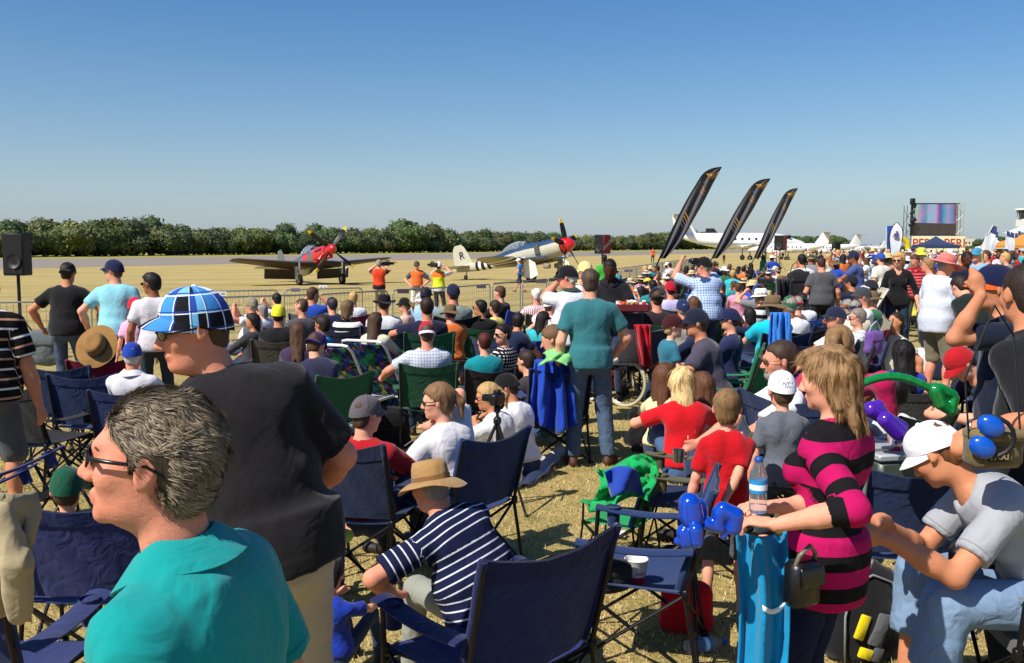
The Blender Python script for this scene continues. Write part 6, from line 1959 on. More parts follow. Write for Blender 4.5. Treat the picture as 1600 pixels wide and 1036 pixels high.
B9 = person(1464, 665, 3.85, 84, 'sitlean', 'seated woman in a grey T-shirt and white cap, leaning forward over her hands', fem=True, shirt=('#9b9da2', None), skin='tan', hair=('short', '#6a4428'), hs=.92, cap=('#d8d8dc',), legs='short', shortlen=.24, legc=('#7d96b4', DEN), fat=.02,
            reach=dict(hl=(1386, 842, 3.55), hr=(1392, 826, 3.8)), p=dict(head=(-34, -40, 0), lean=34, hunch=16, el=(-.3, -.2, -1), er=(.3, .2, -1), hdl=(-.0, 1, .1), curll=40, curlr=50), sleeve=.36, drape=.006, loose=.003, chair='#5c5e60', chairkw=dict(arm='#7a7a74', dark='#5c5e60', s=1.0), vox=.006, srange=(.75, 1.2), shoe='#b0a898')
B10 = person(672, 716, 4.05, 38, 'sitlean', 'seated man in a navy polo with white stripes and a tan bush hat', shirt=('#141b38', NAVYS), skin='red', hair=('short', '#8d857a'), hat=('#a07c4e', '#7c5a34'), hatkw=dict(R0=.165, wav=.018, droop=.035), fat=.05, drape=.03, legc=('#8c8f84', None),
             reach=dict(hl=(610, 925, 3.95)), p=dict(head=(6, -14, 0), lean=22, side=-14, hunch=18, el=(-1, -.3, .2)), sleeve=.42, vox=.006, srange=(.75, 1.2))
B11 = person(-24, 416, 6.5, 8, 'stand', 'man in a black shirt with white and orange stripes at the left edge', shirt=('#131214', BWS), skin='tan', hair=('short', 'dark'), legs='short', legc='#4c4e52', shortlen=.02, fat=.05, drape=.03, p=dict(hr=(.3, .06, .84), er=(.6, -1, 0), lean=2, side=0), vox=.0075, srange=(.8, 1.3), sleeve=.42)
B39 = person(922, 418, 8.5, 2, 'stand', 'man in a teal T-shirt and blue jeans standing with his back to the camera', shirt=('#2f6a70', None), skin='fair', hair=('buzz', '#4a3a30'), legc=('#50647c', DEN), shoe='#4a2c1c', fat=.02, sleeve=.36,
             p=dict(hr=(.24, .22, .96), er=(1, -.8, 0), hl=(-.27, .1, .88), fl=(-.15, 0, .08), fr=(.17, .04, .08), toer=(.55, 1, 0)), drape=.008, vox=.0085, legw=.012)
strands('hair_strands', *B39.hairVQ, B39, 3500, .012, '#5a4636', B39.hair, 6, .0016, .4, .2, .3)
B72 = person(572, 615, 5.5, -18, 'sit', 'person in a grey cap and red top seated in a navy chair', shirt=('#a31420', None), skin='fair', hair=('short', '#4b3626'), cap=('#5a5356',), p=dict(head=(-20, -6, 0), pel=(0, .02, .42)), chair='#14233f', chairkw=dict(s=1.0), vox=.0068, srange=(.75, 1.2), sleeve=.9, capyaw=-6)
B73 = person(684, 597, 5.75, 48, 'sit', 'woman in sunglasses and a white T-shirt seated in a navy chair', fem=True, shirt=('#d8d4d4', None), skin='fair', hair=('pony', '#7a5a3c'), glasses=dict(frame='#2a1418'), fat=.025, legc='#27324a',
             p=dict(head=(44, -6, 0), pel=(0, .02, .42), hr=(.02, .2, .95), el=(-.8, -.6, -.4), lean=6), chair='#1b2f5c', chairkw=dict(s=1.0), vox=.0068, srange=(.75, 1.2))
B74 = person(762, 597, 7.7, 64, 'ground', 'blonde woman with a ponytail and white T-shirt sitting on the white blanket', fem=True, shirt=('#dedcdc', None), skin='tan', hair=('pony', '#b08d5c'), glasses=True, p=dict(head=(20, -10, 0)), vox=.0078, srange=(.75, 1.25), legc='#d8d8d8')
B75 = person(792, 582, 8.2, 60, 'ground', 'man in a black cap and white T-shirt sitting on the white blanket', shirt=('#e0e0e2', None), skin='tan', hair=('short', 'dark'), cap=('#151517',), p=dict(head=(20, -16, 0)), vox=.0085, srange=(.75, 1.25))
B79 = person(516, 868, 4.1, -20, 'sit', 'child in a black and green cap and blue shirt sitting low in front', kid=True, shirt=('#16349c', None), skin='fair', hair=('short', 'black'), cap=('#0e0f12', '#4fae3a'), S=.52, p=dict(pel=(0, .02, .3), head=(20, -10, 0)), vox=.007, srange=(.3, 1.0))
B80 = person(500, 762, 4.9, 10, 'sit', 'child in a lime green top sitting behind the tall man', kid=True, shirt=('#8fae2a', None), skin='fair', hair=('short', 'brown'), p=dict(pel=(0, .02, .3)), vox=.009, srange=(.3, 1.0))
B17 = person(103, 727, 4.7, 20, 'sit', 'person in a dark green cap sitting low behind the blue chairs at lower left', kid=True, shirt=('#3a3d44', None), skin='fair', hair=('short', 'brown'), cap=('#0f4a34',), p=dict(pel=(0, .02, .35)), vox=.008, srange=(.3, 1.2))
B52 = person(1066, 572, 8.0, 4, 'ground', 'blonde woman in a red T-shirt sitting on the grass with her back to the camera', fem=True, shirt=('#c0101c', None), skin='fair', hair=('long', '#d9b67c'), legc=('#4a6488', DEN), fat=.02, vox=.0085, srange=(.85, 1.25))
strands('hair_strands', *B52.hairVQ, B52, 4000, .08, '#dcbc84', B52.hair, 6, .0020, .05, 2.2, .2)
B53 = person(1040, 566, 8.5, -30, 'ground', 'girl with brown hair and a cream top sitting left of the blonde woman', kid=True, fem=True, shirt=('#dccf9c', None), hair=('long', '#5a3822'), vox=.010, p=dict(pel=(0, 0, .2)), srange=(.4, 1.2))
B54 = person(1098, 580, 8.4, 10, 'ground', 'small girl with brown hair sitting right of the blonde woman', kid=True, fem=True, shirt=('#c9a0c4', None), hair=('long', '#5c3a24'), vox=.010, p=dict(pel=(0, 0, .15)), srange=(.4, 1.2))
B65 = person(1411, 530, 7.8, 0, 'sit', 'girl with long straight black hair and a royal blue top, back to the camera', fem=True, shirt=('#1a2f9c', None), skin='brown', hair=('long', '#120e0d'), chair='#3a3c3c', vox=.0095)
B66 = person(1396, 580, 6.6, 4, 'sit', 'child with black hair and a white shirt seated in front of the long haired girl', kid=True, shirt=('#cfd0d4', None), skin='brown', hair=('short', '#120e0d'), vox=.009, S=.85, srange=(.5, 1.1), p=dict(pel=(0, .02, .40)))
B67 = person(1502, 548, 7.4, 95, 'sitlean', 'person in red headwear bent forward over bare knees, seated facing left', shirt=('#1b2030', None), skin='fair', hair=('short', 'dark'), cap=('#a8161e',), legs='short', legc='#1c2a3c', p=dict(head=(0, -50, 0), lean=40), vox=.0095, srange=(.75, 1.15), chair='#24305a')
B64 = person(1556, 410, 5.5, 74, 'stand', 'man in an orange cap shading his eyes with a raised hand at the right', shirt=('#131a2c', None), skin='tan', hair=('short', 'dark'), cap=('#131a3a', '#d9571c'), reach=dict(hl=(1533, 462, 5.25)), p=dict(el=(.2, .3, -1), hdl=(.15, .3, 1), pnl=(1, 0, 0), head=(0, -4, 0)), vox=.0072, srange=(.8, 1.25), legc='#1a2230')
B63 = person(1480, 396, 11.6, -70, 'front', 'man in a white shirt and a wide pink hat standing with a cup', shirt=('#c6cbd8', None), skin='red', hair=('short', 'grey'), hat=('#c9726a', '#b8625c'), hatkw=dict(R0=.18, wav=.02, droop=.03), legs='short', legc='#77705c', fat=.02, drape=.04, hem=.13, p=dict(head=(-16, -22, 0)), vox=.011, srange=(.8, 1.2))

# ------------------------------------------------------------------ people in the middle distance
P_ = person
g_ = 'spectators'
P_(105, 408, 11.5, 6, 'stand', 'man in a black T-shirt and backwards black cap standing at the left', shirt=('#18171a', None), skin='tan', hair=('short', 'dark'), cap=('#121214',), capback=True, legc=('#4a5a70', DEN), fat=.04, p=dict(hl=(-.34, .12, .98), el=(-1, -.8, 0), hr=(.3, .2, 1.0), er=(1, -.6, 0)), drape=.02)
P_(177, 404, 11.2, 6, 'stand', 'man in a pale cyan T-shirt and navy cap looking left', shirt=('#86c2cf', None), skin='fair', hair=('short', 'brown'), cap=('#1a2242',), glasses=True, legc=('#3a4450', DEN), fat=.03, p=dict(head=(75, 0, 0), hl=(-.34, .1, .95), el=(-1, -.9, 0)), drape=.02)
P_(236, 425, 10.2, 20, 'stand', 'man with black hair and a white T-shirt standing behind the plaid cap', shirt=('#c9c4c8', None), skin='brown', hair=('thick', 'black'), glasses=True, legc=('#39424c', DEN), p=dict(head=(50, -4, 0)), drape=.02)
P_(211, 463, 11.0, 10, 'stand', 'small child in a pink top and red cap beside the cyan T-shirt', kid=True, shirt=('#e2a4c4', None), skin='fair', hair=('short', 'brown'), cap=('#c4142c',), srange=(.4, 1.1))
P_(206, 533, 7.9, 4, 'sit', 'grey haired man in a blue cap and white shirt, seated left of the plaid cap', shirt=('#d2d0d4', None), skin='red', hair=('short', '#c4beb4'), cap=('#1c3a94',), capback=False, chair='#1c2a5c', collar='#d2d0d4', p=dict(head=(8, -8, 0)), srange=(.8, 1.15))
P_(435, 474, None, 8, 'sit', 'man in a yellow cap and black shirt in a dark chair by the barrier', shirt=('#1a191b', None), skin='tan', hair=('short', 'dark'), cap=('#d8cf2e', '#3a3c30'), chair='#4a463c')
P_(470, 465, 13.2, 30, 'sit', 'man with short hair in a grey T-shirt looking left by the barrier', shirt=('#4d4850', None), skin='fair', hair=('buzz', 'brown'), p=dict(head=(40, 0, 0), neck=.02))
P_(466, 503, 9.9, 6, 'sit', 'woman with dark brown hair tied back in a purple top', fem=True, shirt=('#3a2c48', None), hair=('long', 'brown'))
P_(494, 518, 8.7, 40, 'sitlean', 'man in a purple cap bending to the left in a dark blue top', shirt=('#2c2a44', None), skin='fair', hair=('buzz', 'brown'), cap=('#3c1f66',), capback=True, chair='#1f5238', p=dict(head=(-60, -20, 0), lean=25), srange=(.8, 1.2))
P_(503, 492, 12.0, 60, 'sit', 'boy in sunglasses and a bright blue shirt facing left', kid=True, shirt=('#1f8fc4', None), hair=('short', 'dark'), glasses=True, srange=(.5, 1.1), chair='#18181c', skin='tan')
P_(543, 468, 13.0, -8, 'sit', 'person with wavy brown hair in a black and white jacket', fem=True, shirt=('#22232a', BW2), hair=('bob', '#6b5238'), sleeve=1.0, chair='#1a2238')
P_(600, 458, 12.9, 6, 'sit', 'man in a black cowboy hat and white shirt in a navy chair', shirt=('#d8d8da', None), hat=('#1a1416', '#1a1416'), hatkw=dict(R0=.155, wav=.022, droop=.0), skin='red', chair='#1c2942')
P_(632, 464, 14.2, 70, 'sit', 'woman in a black cap and pale pink top facing left', fem=True, shirt=('#c9a898', None), cap=('#131316',), hair=('pony', 'light'))
P_(587, 487, 11.4, -18, 'sit', 'woman with long straight brown hair and a cream jacket in a purple chair', fem=True, shirt=('#cdc6a8', None), hair=('long', '#4a3626'), sleeve=1.0, chair='#6a2258')
P_(573, 519, 11.6, -6, 'ground', 'person in a black patterned cap seated just beyond the floral loungers', shirt=('#8a8478', None), cap=('#22211f',), hair=('short', 'dark'), skin='fair', srange=(.8, 1.2))
P_(667, 463, 11.8, 10, 'sit', 'dark haired man in a navy T-shirt, arm stretched along the green chair', shirt=('#181c34', None), hair=('short', '#2c1a14'), skin='tan', fat=.05, chair='#1f5238', p=dict(hl=(-.42, .35, .74), el=(-1, -.3, 0)), srange=(.85, 1.2))
P_(667, 500, 9.3, 8, 'sit', 'man in a red and white cap and pale checked shirt in a green chair', shirt=('#c9ced8', GRYC), hair=('short', '#4a3c30'), cap=('#b01428', '#d8d4d4'), capback=True, skin='red', fat=.03, chair='#1f4a34', p=dict(hl=(-.45, .3, .68)))
P_(708, 442, 13.6, 12, 'sit', 'large man in a navy cap and grey green shirt perched on a black chair', shirt=('#77847f', None), cap=('#1c2038', '#7c1424'), hair=('short', 'brown'), skin='red', fat=.07, chair='#18181c', srange=(.85, 1.3), sleeve=.45)
P_(750, 467, 13.4, 10, 'sit', 'man with dark hair and sunglasses in a black T-shirt in a green chair', shirt=('#19181a', None), hair=('short', 'black'), glasses=True, skin='tan', chair='#1e5a3a', p=dict(head=(55, 0, 0)))
P_(773, 468, 15.2, 40, 'sit', 'boy with dark hair in a white and yellow shirt by the barrier', kid=True, shirt=('#d9cf6a', None), hair=('short', 'dark'), srange=(.5, 1.1))
P_(757, 518, 9.5, 14, 'sit', 'woman with short red hair in a bright teal top', fem=True, shirt=('#0a8088', None), hair=('short', '#4a1a14'), fat=.05, srange=(.8, 1.1), chair='#2a2624')
P_(785, 505, 9.9, 60, 'sit', 'woman in a black and white polka dot top and sunglasses looking at the camera side', fem=True, shirt=('#17161a', DOTS), hair=('bun', '#1c1412'), glasses=dict(frame='#3a1018'), fat=.03, p=dict(head=(60, -4, 0)), srange=(.85, 1.1), sleeve=.7)
P_(838, 448, 15.2, 20, 'sit', 'old man with white hair in a red and white striped shirt', shirt=('#dcd8d6', REDW), hair=('thin', 'white'), skin='red', sleeve=.9, chair='#6a5e48', srange=(.85, 1.2))
P_(860, 450, 15.6, 50, 'sit', 'woman with dark hair and sunglasses in a grey vest by the barrier', fem=True, shirt=('#5c6468', None), hair=('bob', '#2c1a14'), glasses=True, p=dict(head=(40, 0, 0)), chair='#2a3428', srange=(.85, 1.2))
P_(887, 413, 10.4, 20, 'stand', 'white haired man in a black veterans cap and white shirt left of the teal T-shirt', shirt=('#d4d4d8', None), hair=('short', 'white'), cap=('#14141a',), capback=False, skin='red', collar='#2c3a34', fat=.06, p=dict(hl=(-.10, .16, 1.56), el=(-.5, .1, -1), head=(50, -6, 0)), sleeve=.4)
P_(914, 407, 12.2, 30, 'stand', 'person in a pale yellow cap and white shirt hidden behind the teal T-shirt', shirt=('#dcdce0', None), cap=('#d9c884',), hair=('short', 'grey'))
P_(953, 405, 12.0, 172, 'front', 'seller in a black polo shirt looking down at his tray', shirt=('#1c1b20', None), collar='#1c1b20', hair=('buzz', '#15100e'), skin='dark', fat=.03, p=dict(head=(0, -26, 0)))
P_(944, 397, 26, 10, 'stand', 'man in a green and yellow vest beyond the barrier near the loudspeaker', shirt=('#3f9a34', None), skin='dark', hair=('buzz', 'black'), srange=(.8, 1.25))
P_(1100, 400, 13.6, 14, 'stand', 'man in a blue checked shirt and black cap holding up a camera', shirt=('#c3d2e6', BLUC), hair=('short', 'grey'), cap=('#141416',), skin='red', fat=.08, legc=('#3c5266', DEN), p=dict(hl=(-.26, .3, 1.66), el=(-1, 0, -.6), hr=(.02, .3, 1.62), er=(1, .1, -.7), head=(40, 0, 0)), drape=.03, sleeve=.5)
P_(1026, 448, 12.6, 10, 'sit', 'man in a black cap and dark brown T-shirt in a green chair', shirt=('#2a2226', None), hair=('short', 'brown'), cap=('#161418',), capback=True, skin='red', fat=.03, chair='#1f5a3c', srange=(.85, 1.25))
P_(1024, 470, 14.4, -30, 'sit', 'person behind the wheelchair raising an open hand', shirt=('#1c2444', None), hair=('short', 'dark'), srange=(.7, 1.2), reach=dict(hr=(1030, 492, 14.1)), p=dict(er=(.3, .2, -1), hdr=(0, 0, 1), pnr=(0, -1, 0), spread=2), skin='fair', vox=.0085)
P_(1048, 438, 15.6, 6, 'sit', 'person in a red cap and pale lavender shirt', shirt=('#b4aed0', None), hair=('short', 'dark'), cap=('#a8142a',), skin='red', srange=(.85, 1.3), chair='#1f4a34')
P_(1067, 466, 12.4, 4, 'sit', 'grey haired man in a navy cap with a white badge', shirt=('#b8b0a8', None), hair=('short', 'grey'), cap=('#1a2a54',), capback=False, skin='red', srange=(.85, 1.2))
P_(1084, 462, 13.4, 0, 'sit', 'woman with long straight brown hair behind the navy caps', fem=True, shirt=('#7a6a6c', None), hair=('long', '#5c3a24'), srange=(.85, 1.2))
P_(1052, 490, 9.0, -76, 'stand', 'toddler in a maroon cap and teal T-shirt standing on a lap', kid=True, shirt=('#2c6c80', None), hair=('short', 'blonde'), cap=('#3c1418',), skin='pale', legs='short', legc='#2c5c70', p=dict(hr=(.12, .28, 1.1), head=(-10, 0, 0)), srange=(.5, 1.1), S=.7)
P_(1088, 480, 9.0, 72, 'sit', 'man in a dark navy cap and grey purple T-shirt in a green chair facing left', shirt=('#46414e', None), hair=('buzz', 'brown'), cap=('#181e30',), skin='tan', legs='short', legc=('#c4bcb4', CHK2), chair='#1c5a3c', fat=.02, p=dict(hr=(.12, .42, .74), hl=(-.2, .44, .7), lean=12, head=(14, -6, 0)), srange=(.85, 1.2), vox=.0095)
P_(1141, 480, 10.2, 70, 'sit', 'person in a navy cap and sunglasses facing left behind the green chair', fem=True, shirt=('#22264a', None), hair=('short', 'dark'), cap=('#1c2044',), glasses=True, chair='#226a44', srange=(.85, 1.2))
P_(1207, 459, 11.2, 14, 'sit', 'person in a brown bush hat and bright cyan T-shirt', shirt=('#0fb4c8', None), hair=('short', 'brown'), hat=('#6c5a40', '#564530'), chair='#1c2a4c', srange=(.85, 1.25))
P_(1188, 449, 14.0, 40, 'sit', 'person in a white sun hat and black and white patterned shirt', fem=True, shirt=('#e4e2e0', BW2), hat=('#dfe8ea', '#9cc4cc'), hair=('bob', 'light'), srange=(.85, 1.3))
P_(1283, 402, 16.6, 0, 'stand', 'man in a dark grey T-shirt and black shorts standing with his back to the camera', shirt=('#4e4e50', None), hair=('buzz', '#3a241a'), skin='red', legs='short', legc='#1c1a1a', fat=.05, drape=.03, shortlen=.03, p=dict(head=(0, -20, 0), hl=(-.33, .1, .88), hr=(.33, .1, .88)))
P_(1253, 396, 18.0, 4, 'stand', 'man with a black backpack over a white shirt', shirt=('#d8d8dc', None), hair=('short', 'black'), skin='tan', legc=('#7088a8', DEN))
P_(1306, 477, 10.4, 86, 'sit', 'man in a navy cap with a red logo and white shirt facing left', shirt=('#d8dade', None), hair=('buzz', 'grey'), cap=('#20243c', '#20243c'), skin='red', glasses=dict(dark=False, frame='#8a8478', name='glasses'), srange=(.85, 1.2), chair='#2a2c30')
P_(1340, 480, 11.0, 74, 'sit', 'woman with short grey hair and glasses in a white patterned blouse', fem=True, shirt=('#d9dbe0', CHK2), hair=('short', '#7a7068'), glasses=True, skin='fair', srange=(.85, 1.15), chair='#1c2448', sleeve=.9)
P_(1348, 447, 13.0, 80, 'sit', 'man in a grey cap and white shirt facing left', shirt=('#dcdde2', None), hair=('buzz', 'grey'), cap=('#3c3e42',), skin='red', chair='#8a8270', srange=(.85, 1.25))
P_(1361, 436, 15.4, 60, 'sit', 'dark skinned man in a charcoal cap and dark blue shirt', shirt=('#1f2c4c', None), hair=('buzz', 'black'), cap=('#23242c', '#c8c8cc'), skin='dark', srange=(.85, 1.25))
P_(1331, 428, 17.0, 30, 'sitcam', 'person in a navy T-shirt aiming a camera beside the deck chair', shirt=('#1a2136', None), hair=('short', 'black'), cap=('#1a1e2a',), skin='tan', srange=(.8, 1.2))
P_(1404, 394, 15.6, 160, 'stand', 'blonde woman in a black top with a pendant, facing the camera', fem=True, shirt=('#151416', None), sleeve=.75, hair=('bob', '#c9a058'), glasses=True, legc=('#27364e', DEN), skin='fair', p=dict(head=(-18, -8, 0), hl=(-.3, .1, .9)), vneck=True, srange=(.85, 1.25), vox=.0125)
P_(1430, 398, 18.5, 150, 'stand', 'man in a red shirt with pale lines looking down beside the blonde woman', shirt=('#9a1420', REDS), hair=('short', 'brown'), skin='red', collar='#9a1420', legc='#3a3c34', p=dict(head=(-20, -24, 0)), fat=.05, srange=(.85, 1.25))
P_(1450, 402, 15.2, 50, 'stand', 'man in a long white shirt behind the pink hat', shirt=('#dfe0e6', None), hair=('short', 'light'), skin='red', sleeve=1.0, legc='#1c2230', hem=.14, fat=.03, srange=(.85, 1.25))
P_(1334, 391, 19.5, 60, 'stand', 'man in a denim blue shirt and navy cap pointing to the left', shirt=('#3f5288', None), hair=('buzz', 'dark'), cap=('#1c2440',), skin='brown', fat=.06, legc='#8a92a4', p=dict(hl=(-.2, .45, 1.1), el=(-1, 0, -.6)), srange=(.85, 1.25))
P_(1376, 394, 20.5, 20, 'stand', 'person in a cream shirt and blue cap in the standing crowd', shirt=('#d4cfc0', None), hair=('short', 'brown'), cap=('#2c4a9c',), srange=(.85, 1.25))
P_(1440, 386, 23, 170, 'stand', 'person in a yellow bucket hat under the video screen', shirt=('#6a7468', None), hat=('#d6d648', '#c4c43a'), hatkw=dict(R0=.13, wav=.004, droop=.05), hair=('short', 'brown'), srange=(.85, 1.3))
P_(1527, 386, 17.5, 120, 'stand', 'blonde woman in a light blue jacket and blue cap in the right hand crowd', fem=True, shirt=('#7aa4cc', None), hair=('long', '#c9b07a'), cap=('#3a86ac',), sleeve=1.0, srange=(.85, 1.3), legc='#a8bcd0')
P_(1540, 390, 20, 100, 'stand', 'man in a maroon shirt beside the blonde woman in light blue', shirt=('#5c1a28', None), hair=('short', 'brown'), srange=(.85, 1.3))
P_(1512, 392, 16.5, 190, 'stand', 'person in a dark navy top in front of the blonde woman in light blue', shirt=('#161c34', None), hair=('short', 'black'), skin='dark', srange=(.85, 1.3))
P_(1500, 432, 10.5, 20, 'stand', 'man in a dark green black T-shirt right of the pink hat, bending down', shirt=('#16201c', None), hair=('short', 'dark'), fat=.06, p=dict(lean=30, hunch=20, head=(0, -30, 0)), srange=(.7, 1.2))
P_(1485, 388, 24, 160, 'stand', 'person in a white sun hat in the crowd right of the screen', fem=True, shirt=('#c8ccd4', None), hat=('#dcdcd8', '#c0c0bc'), hair=('bob', 'brown'), srange=(.85, 1.3))
P_(1400, 487, 13.0, 110, 'back', 'person in black trousers lying back on the grass with green shoes', shirt=('#d0c8b0', None), hair=('short', 'dark'), skin='tan', srange=(.8, 1.4), shoe='#1c7a54', legc='#1d1d22', p=dict(head=(0, 10, 0)))
P_(864, 508, 9.3, 60, 'ground', 'boy with brown hair in a green T-shirt and jeans sitting left of the teal T-shirt', kid=True, shirt=('#1c9a44', None), hair=('short', '#6a4c30'), legc=('#50688a', DEN), p=dict(pel=(0, 0, .35), head=(20, -20, 0)), srange=(.5, 1.2))
P_(822, 545, 9.4, 50, 'ground', 'person in a grey top and jeans leaning back beside the blue jacket', shirt=('#3a3438', None), hair=('short', 'dark'), legc=('#48688c', DEN), srange=(.6, 1.2), p=dict(pel=(0, 0, .2)))
P_(592, 405, 28, 4, 'camera', 'cameraman in an orange vest and khaki trousers beyond the barrier', vest='#d2401c', shirt=('#1c1c22', None), hair=('short', 'grey'), cap=('#8a8478',), legc='#a8987a', sleeve=.3, srange=(.75, 1.2), vox=.014)
P_(651, 407, 27, 176, 'hips', 'man in an orange vest and white shorts facing the crowd beyond the barrier', vest='#e0682e', shirt=('#55565c', None), hair=('short', 'dark'), cap=('#5a4840',), glasses=True, legs='short', legc='#c8c4b4', srange=(.75, 1.2), vox=.014)
P_(686, 408, 26, -20, 'camera', 'cameraman in a yellow and orange vest, headphones and white cap', vest='#c8d42a', vestm=stripes('yellow orange vest', '#c8d42a', '#d9702a', .5, .32), shirt=('#5a5470', CHK2), hair=('short', 'dark'), cap=('#e0e0e0',), legc='#3c3630', srange=(.75, 1.2), vox=.014)
P_(810, 403, 50, 70, 'walk', 'man in a light blue T-shirt and white cap walking on the field', shirt=('#5c8cc0', None), hair=('short', 'brown'), cap=('#e0dcd4',), legs='short', legc='#23283c', srange=(.7, 1.2), vox=.0175)
P_(1020, 387, 140, 10, 'stand', 'distant marshal in black trousers and an orange vest on the runway side', shirt=('#d05a2c', None), legc='#1c1c20', srange=(.7, 1.4), vox=.022)
P_(1131, 396, 120, 10, 'stand', 'distant person in dark clothes under the white aeroplane wing', shirt=('#1c2028', None), legc='#1c1c20', srange=(.5, 1.4), vox=.022)
import re
# ------------------------------------------------------------------ the crowd farther back: shared bodies, each person an object of their own
TPL = {}
HTPL = {}
def template(pose, fem, hy, hs_):
    key = (pose, fem); n = len(TPL)
    if key not in TPL:
        sp = dict(pose=pose, fem=fem, fat=[.0, .05, .02][n % 3], seed=900 + n, legs='long', hair=(hs_, 'x'), p=dict(head=([-45, 0, 30, 0][n % 4], -4, 0)), sleeve=[.36, .36, .9][n % 3])
        b = build_body(sp); v = .031
        V, Q, ti = build_skin(sp, b, v); body = np_mesh('body', V, Q, True, {'tint': ti}); body.materials.append(skin_mat())
        V, Q, pa = build_shirt(sp, b, v * 1.25); sh = np_mesh('shirt', V, Q, True, {'pat': pa}); sh.materials.append(cloth_mat())
        V, Q = build_trousers(sp, b, v * 1.4); tr = np_mesh('trousers', V, Q, True); tr.materials.append(cloth_mat())
        TPL[key] = (b, body, sh, tr, sp)
    b, body, sh, tr, sp = TPL[key]
    if (key, hs_) not in HTPL:
        V, Q = build_hair(dict(sp, hair=(hs_, 'x')), b, .018); hr = np_mesh('hair', V, Q, True, {'shade': np.zeros(len(V))}); hr.materials.append(hair_mat()); HTPL[key, hs_] = hr
    return b, body, sh, tr, HTPL[key, hs_]
SH = [('white', '#d8d8da', 9), ('black', '#1a1a1c', 6), ('navy', '#1c2440', 6), ('red', '#a8182a', 4), ('grey', '#77797c', 4), ('light blue', '#8fb0cc', 4), ('green', '#2c6a44', 2), ('pink', '#cf8aa4', 2), ('khaki', '#a89a74', 3),
      ('royal blue', '#2444a0', 3), ('maroon', '#5a1824', 2), ('orange', '#cf6a2c', 2), ('yellow', '#d0c04a', 1), ('teal', '#1f7a80', 2), ('purple', '#5a3c78', 1), ('cream', '#d0c8ac', 3), ('charcoal', '#38383c', 4), ('turquoise', '#2ca8b0', 1), ('brown', '#5a4232', 1)]
HD = [('dark hair', 'h', '#1c1512', 6), ('brown hair', 'h', '#4b3322', 6), ('blonde hair', 'h', '#b8945c', 3), ('grey hair', 'h', '#8d857a', 2), ('a white cap', 'c', '#dcdcdc', 4), ('a red cap', 'c', '#a8182a', 2), ('a navy cap', 'c', '#1c2440', 4), ('a black cap', 'c', '#18181a', 3),
      ('a straw hat', 't', '#c9b482', 3), ('a khaki cap', 'c', '#8a7e60', 2), ('a blue cap', 'c', '#2c5ab0', 2), ('a brown bush hat', 't', '#6a563c', 2), ('a white sun hat', 't', '#dcdad4', 2), ('an orange cap', 'c', '#cf5a20', 1), ('a green cap', 'c', '#2a5a3c', 1)]
def pick(L): 
    r = rnd.random() * sum(x[-1] for x in L)
    for x in L:
        r -= x[-1]
        if r <= 0: return x
def zone(px, d):
    if px < 1000: return 'left of feather flags'
    if px < 1075: return 'below nearest feather flag'
    if px < 1150: return 'below middle feather flag'
    if px < 1215: return 'below farthest feather flag'
    if px < 1300: return 'below white aeroplanes'
    if px < 1400: return 'left of teardrop flag' if d > 24 else 'left of woman in black'
    if px < 1500: return 'below video screen'
    return 'right of video screen'
TAKEN = [(o.location.x, o.location.y) for o in sc.objects if o.get('category') in ('person', 'child')]
USED = set()
def crowd_one(px, d, stand):
    g0 = at(px, 400, d); x, y = g0.x, d
    if x < 0.2 and False: return False
    for (a, b) in TAKEN:
        if abs(a - x) < .9 and (a - x) ** 2 + (b - y) ** 2 < (.62 if stand else .8) ** 2: return False
    for _ in range(40):
        s, h = pick(SH), pick(HD)
        pose = rnd.choice(['stand', 'stand', 'crossed', 'front', 'hips', 'camera']) if stand else rnd.choice(['sit', 'sit', 'sitphone', 'sitcam', 'sitlean'])
        act = {'stand': 'standing person', 'crossed': 'person with folded arms', 'front': 'person with joined hands', 'hips': 'person hands on hips', 'camera': 'person with raised hands', 'sit': 'seated person', 'sitphone': 'seated bowed person', 'sitcam': 'seated person hands raised', 'sitlean': 'person leaning forward'}[pose]
        lab = '%s in %s, %s, %s' % (act, s[0], re.sub('^an? ', '', h[0]), zone(px, d))
        if lab not in USED: break
    USED.add(lab)
    fem = rnd.random() < .42; st = rnd.choice(['long', 'bob']) if fem and h[0] != 'grey hair' else 'short'
    hy = rnd.choice([-50, 0, 0, 40])
    b, body, sh, tr, hr = template(pose, fem, hy, st)
    face = rnd.gauss(18, 38) if not (stand and rnd.random() < .25) else rnd.uniform(90, 270)
    s_ = rnd.uniform(.9, 1.04) * (.94 if fem else 1)
    o = empty('person', (x, y, ground(x, y)), R(face), s_)
    tag(o, lab, 'person', 'people in the crowd on the right')
    link('body', body, None, o, SKIN[rnd.choice(['fair', 'fair', 'tan', 'red', 'brown', 'dark'])]); link('shirt', sh, None, o, s[1])
    link('trousers', tr, None, o, rnd.choice(['#1c2236', '#2a3548', '#4a5a70', '#1a1a1c', '#8a8068', '#5a5c5e']))
    link('hair', hr, None, o, h[2] if h[1] == 'h' else rnd.choice(['#1c1512', '#4b3322', '#8d857a']))
    if h[1] == 'c': put_cap(o, b, h[2], parts=d < 40, back=rnd.random() < .15)
    if h[1] == 't': put_hat(o, b, h[2])
    if not stand and rnd.random() < .75 and d < 40:
        col = rnd.choice(['#1c2a4c', '#1c2a4c', '#1f5238', '#1f5238', '#18181a', '#2a4a9a', '#6a6c70', '#6c1830'])
        camp_chair(x, y, ground(x, y), R(face), col, s=s_, label='%s chair under %s' % (cname(col), lab.replace(',', '')), group='camp chairs in the far crowd')
    TAKEN.append((x, y)); return True
n = 0; tries = 0
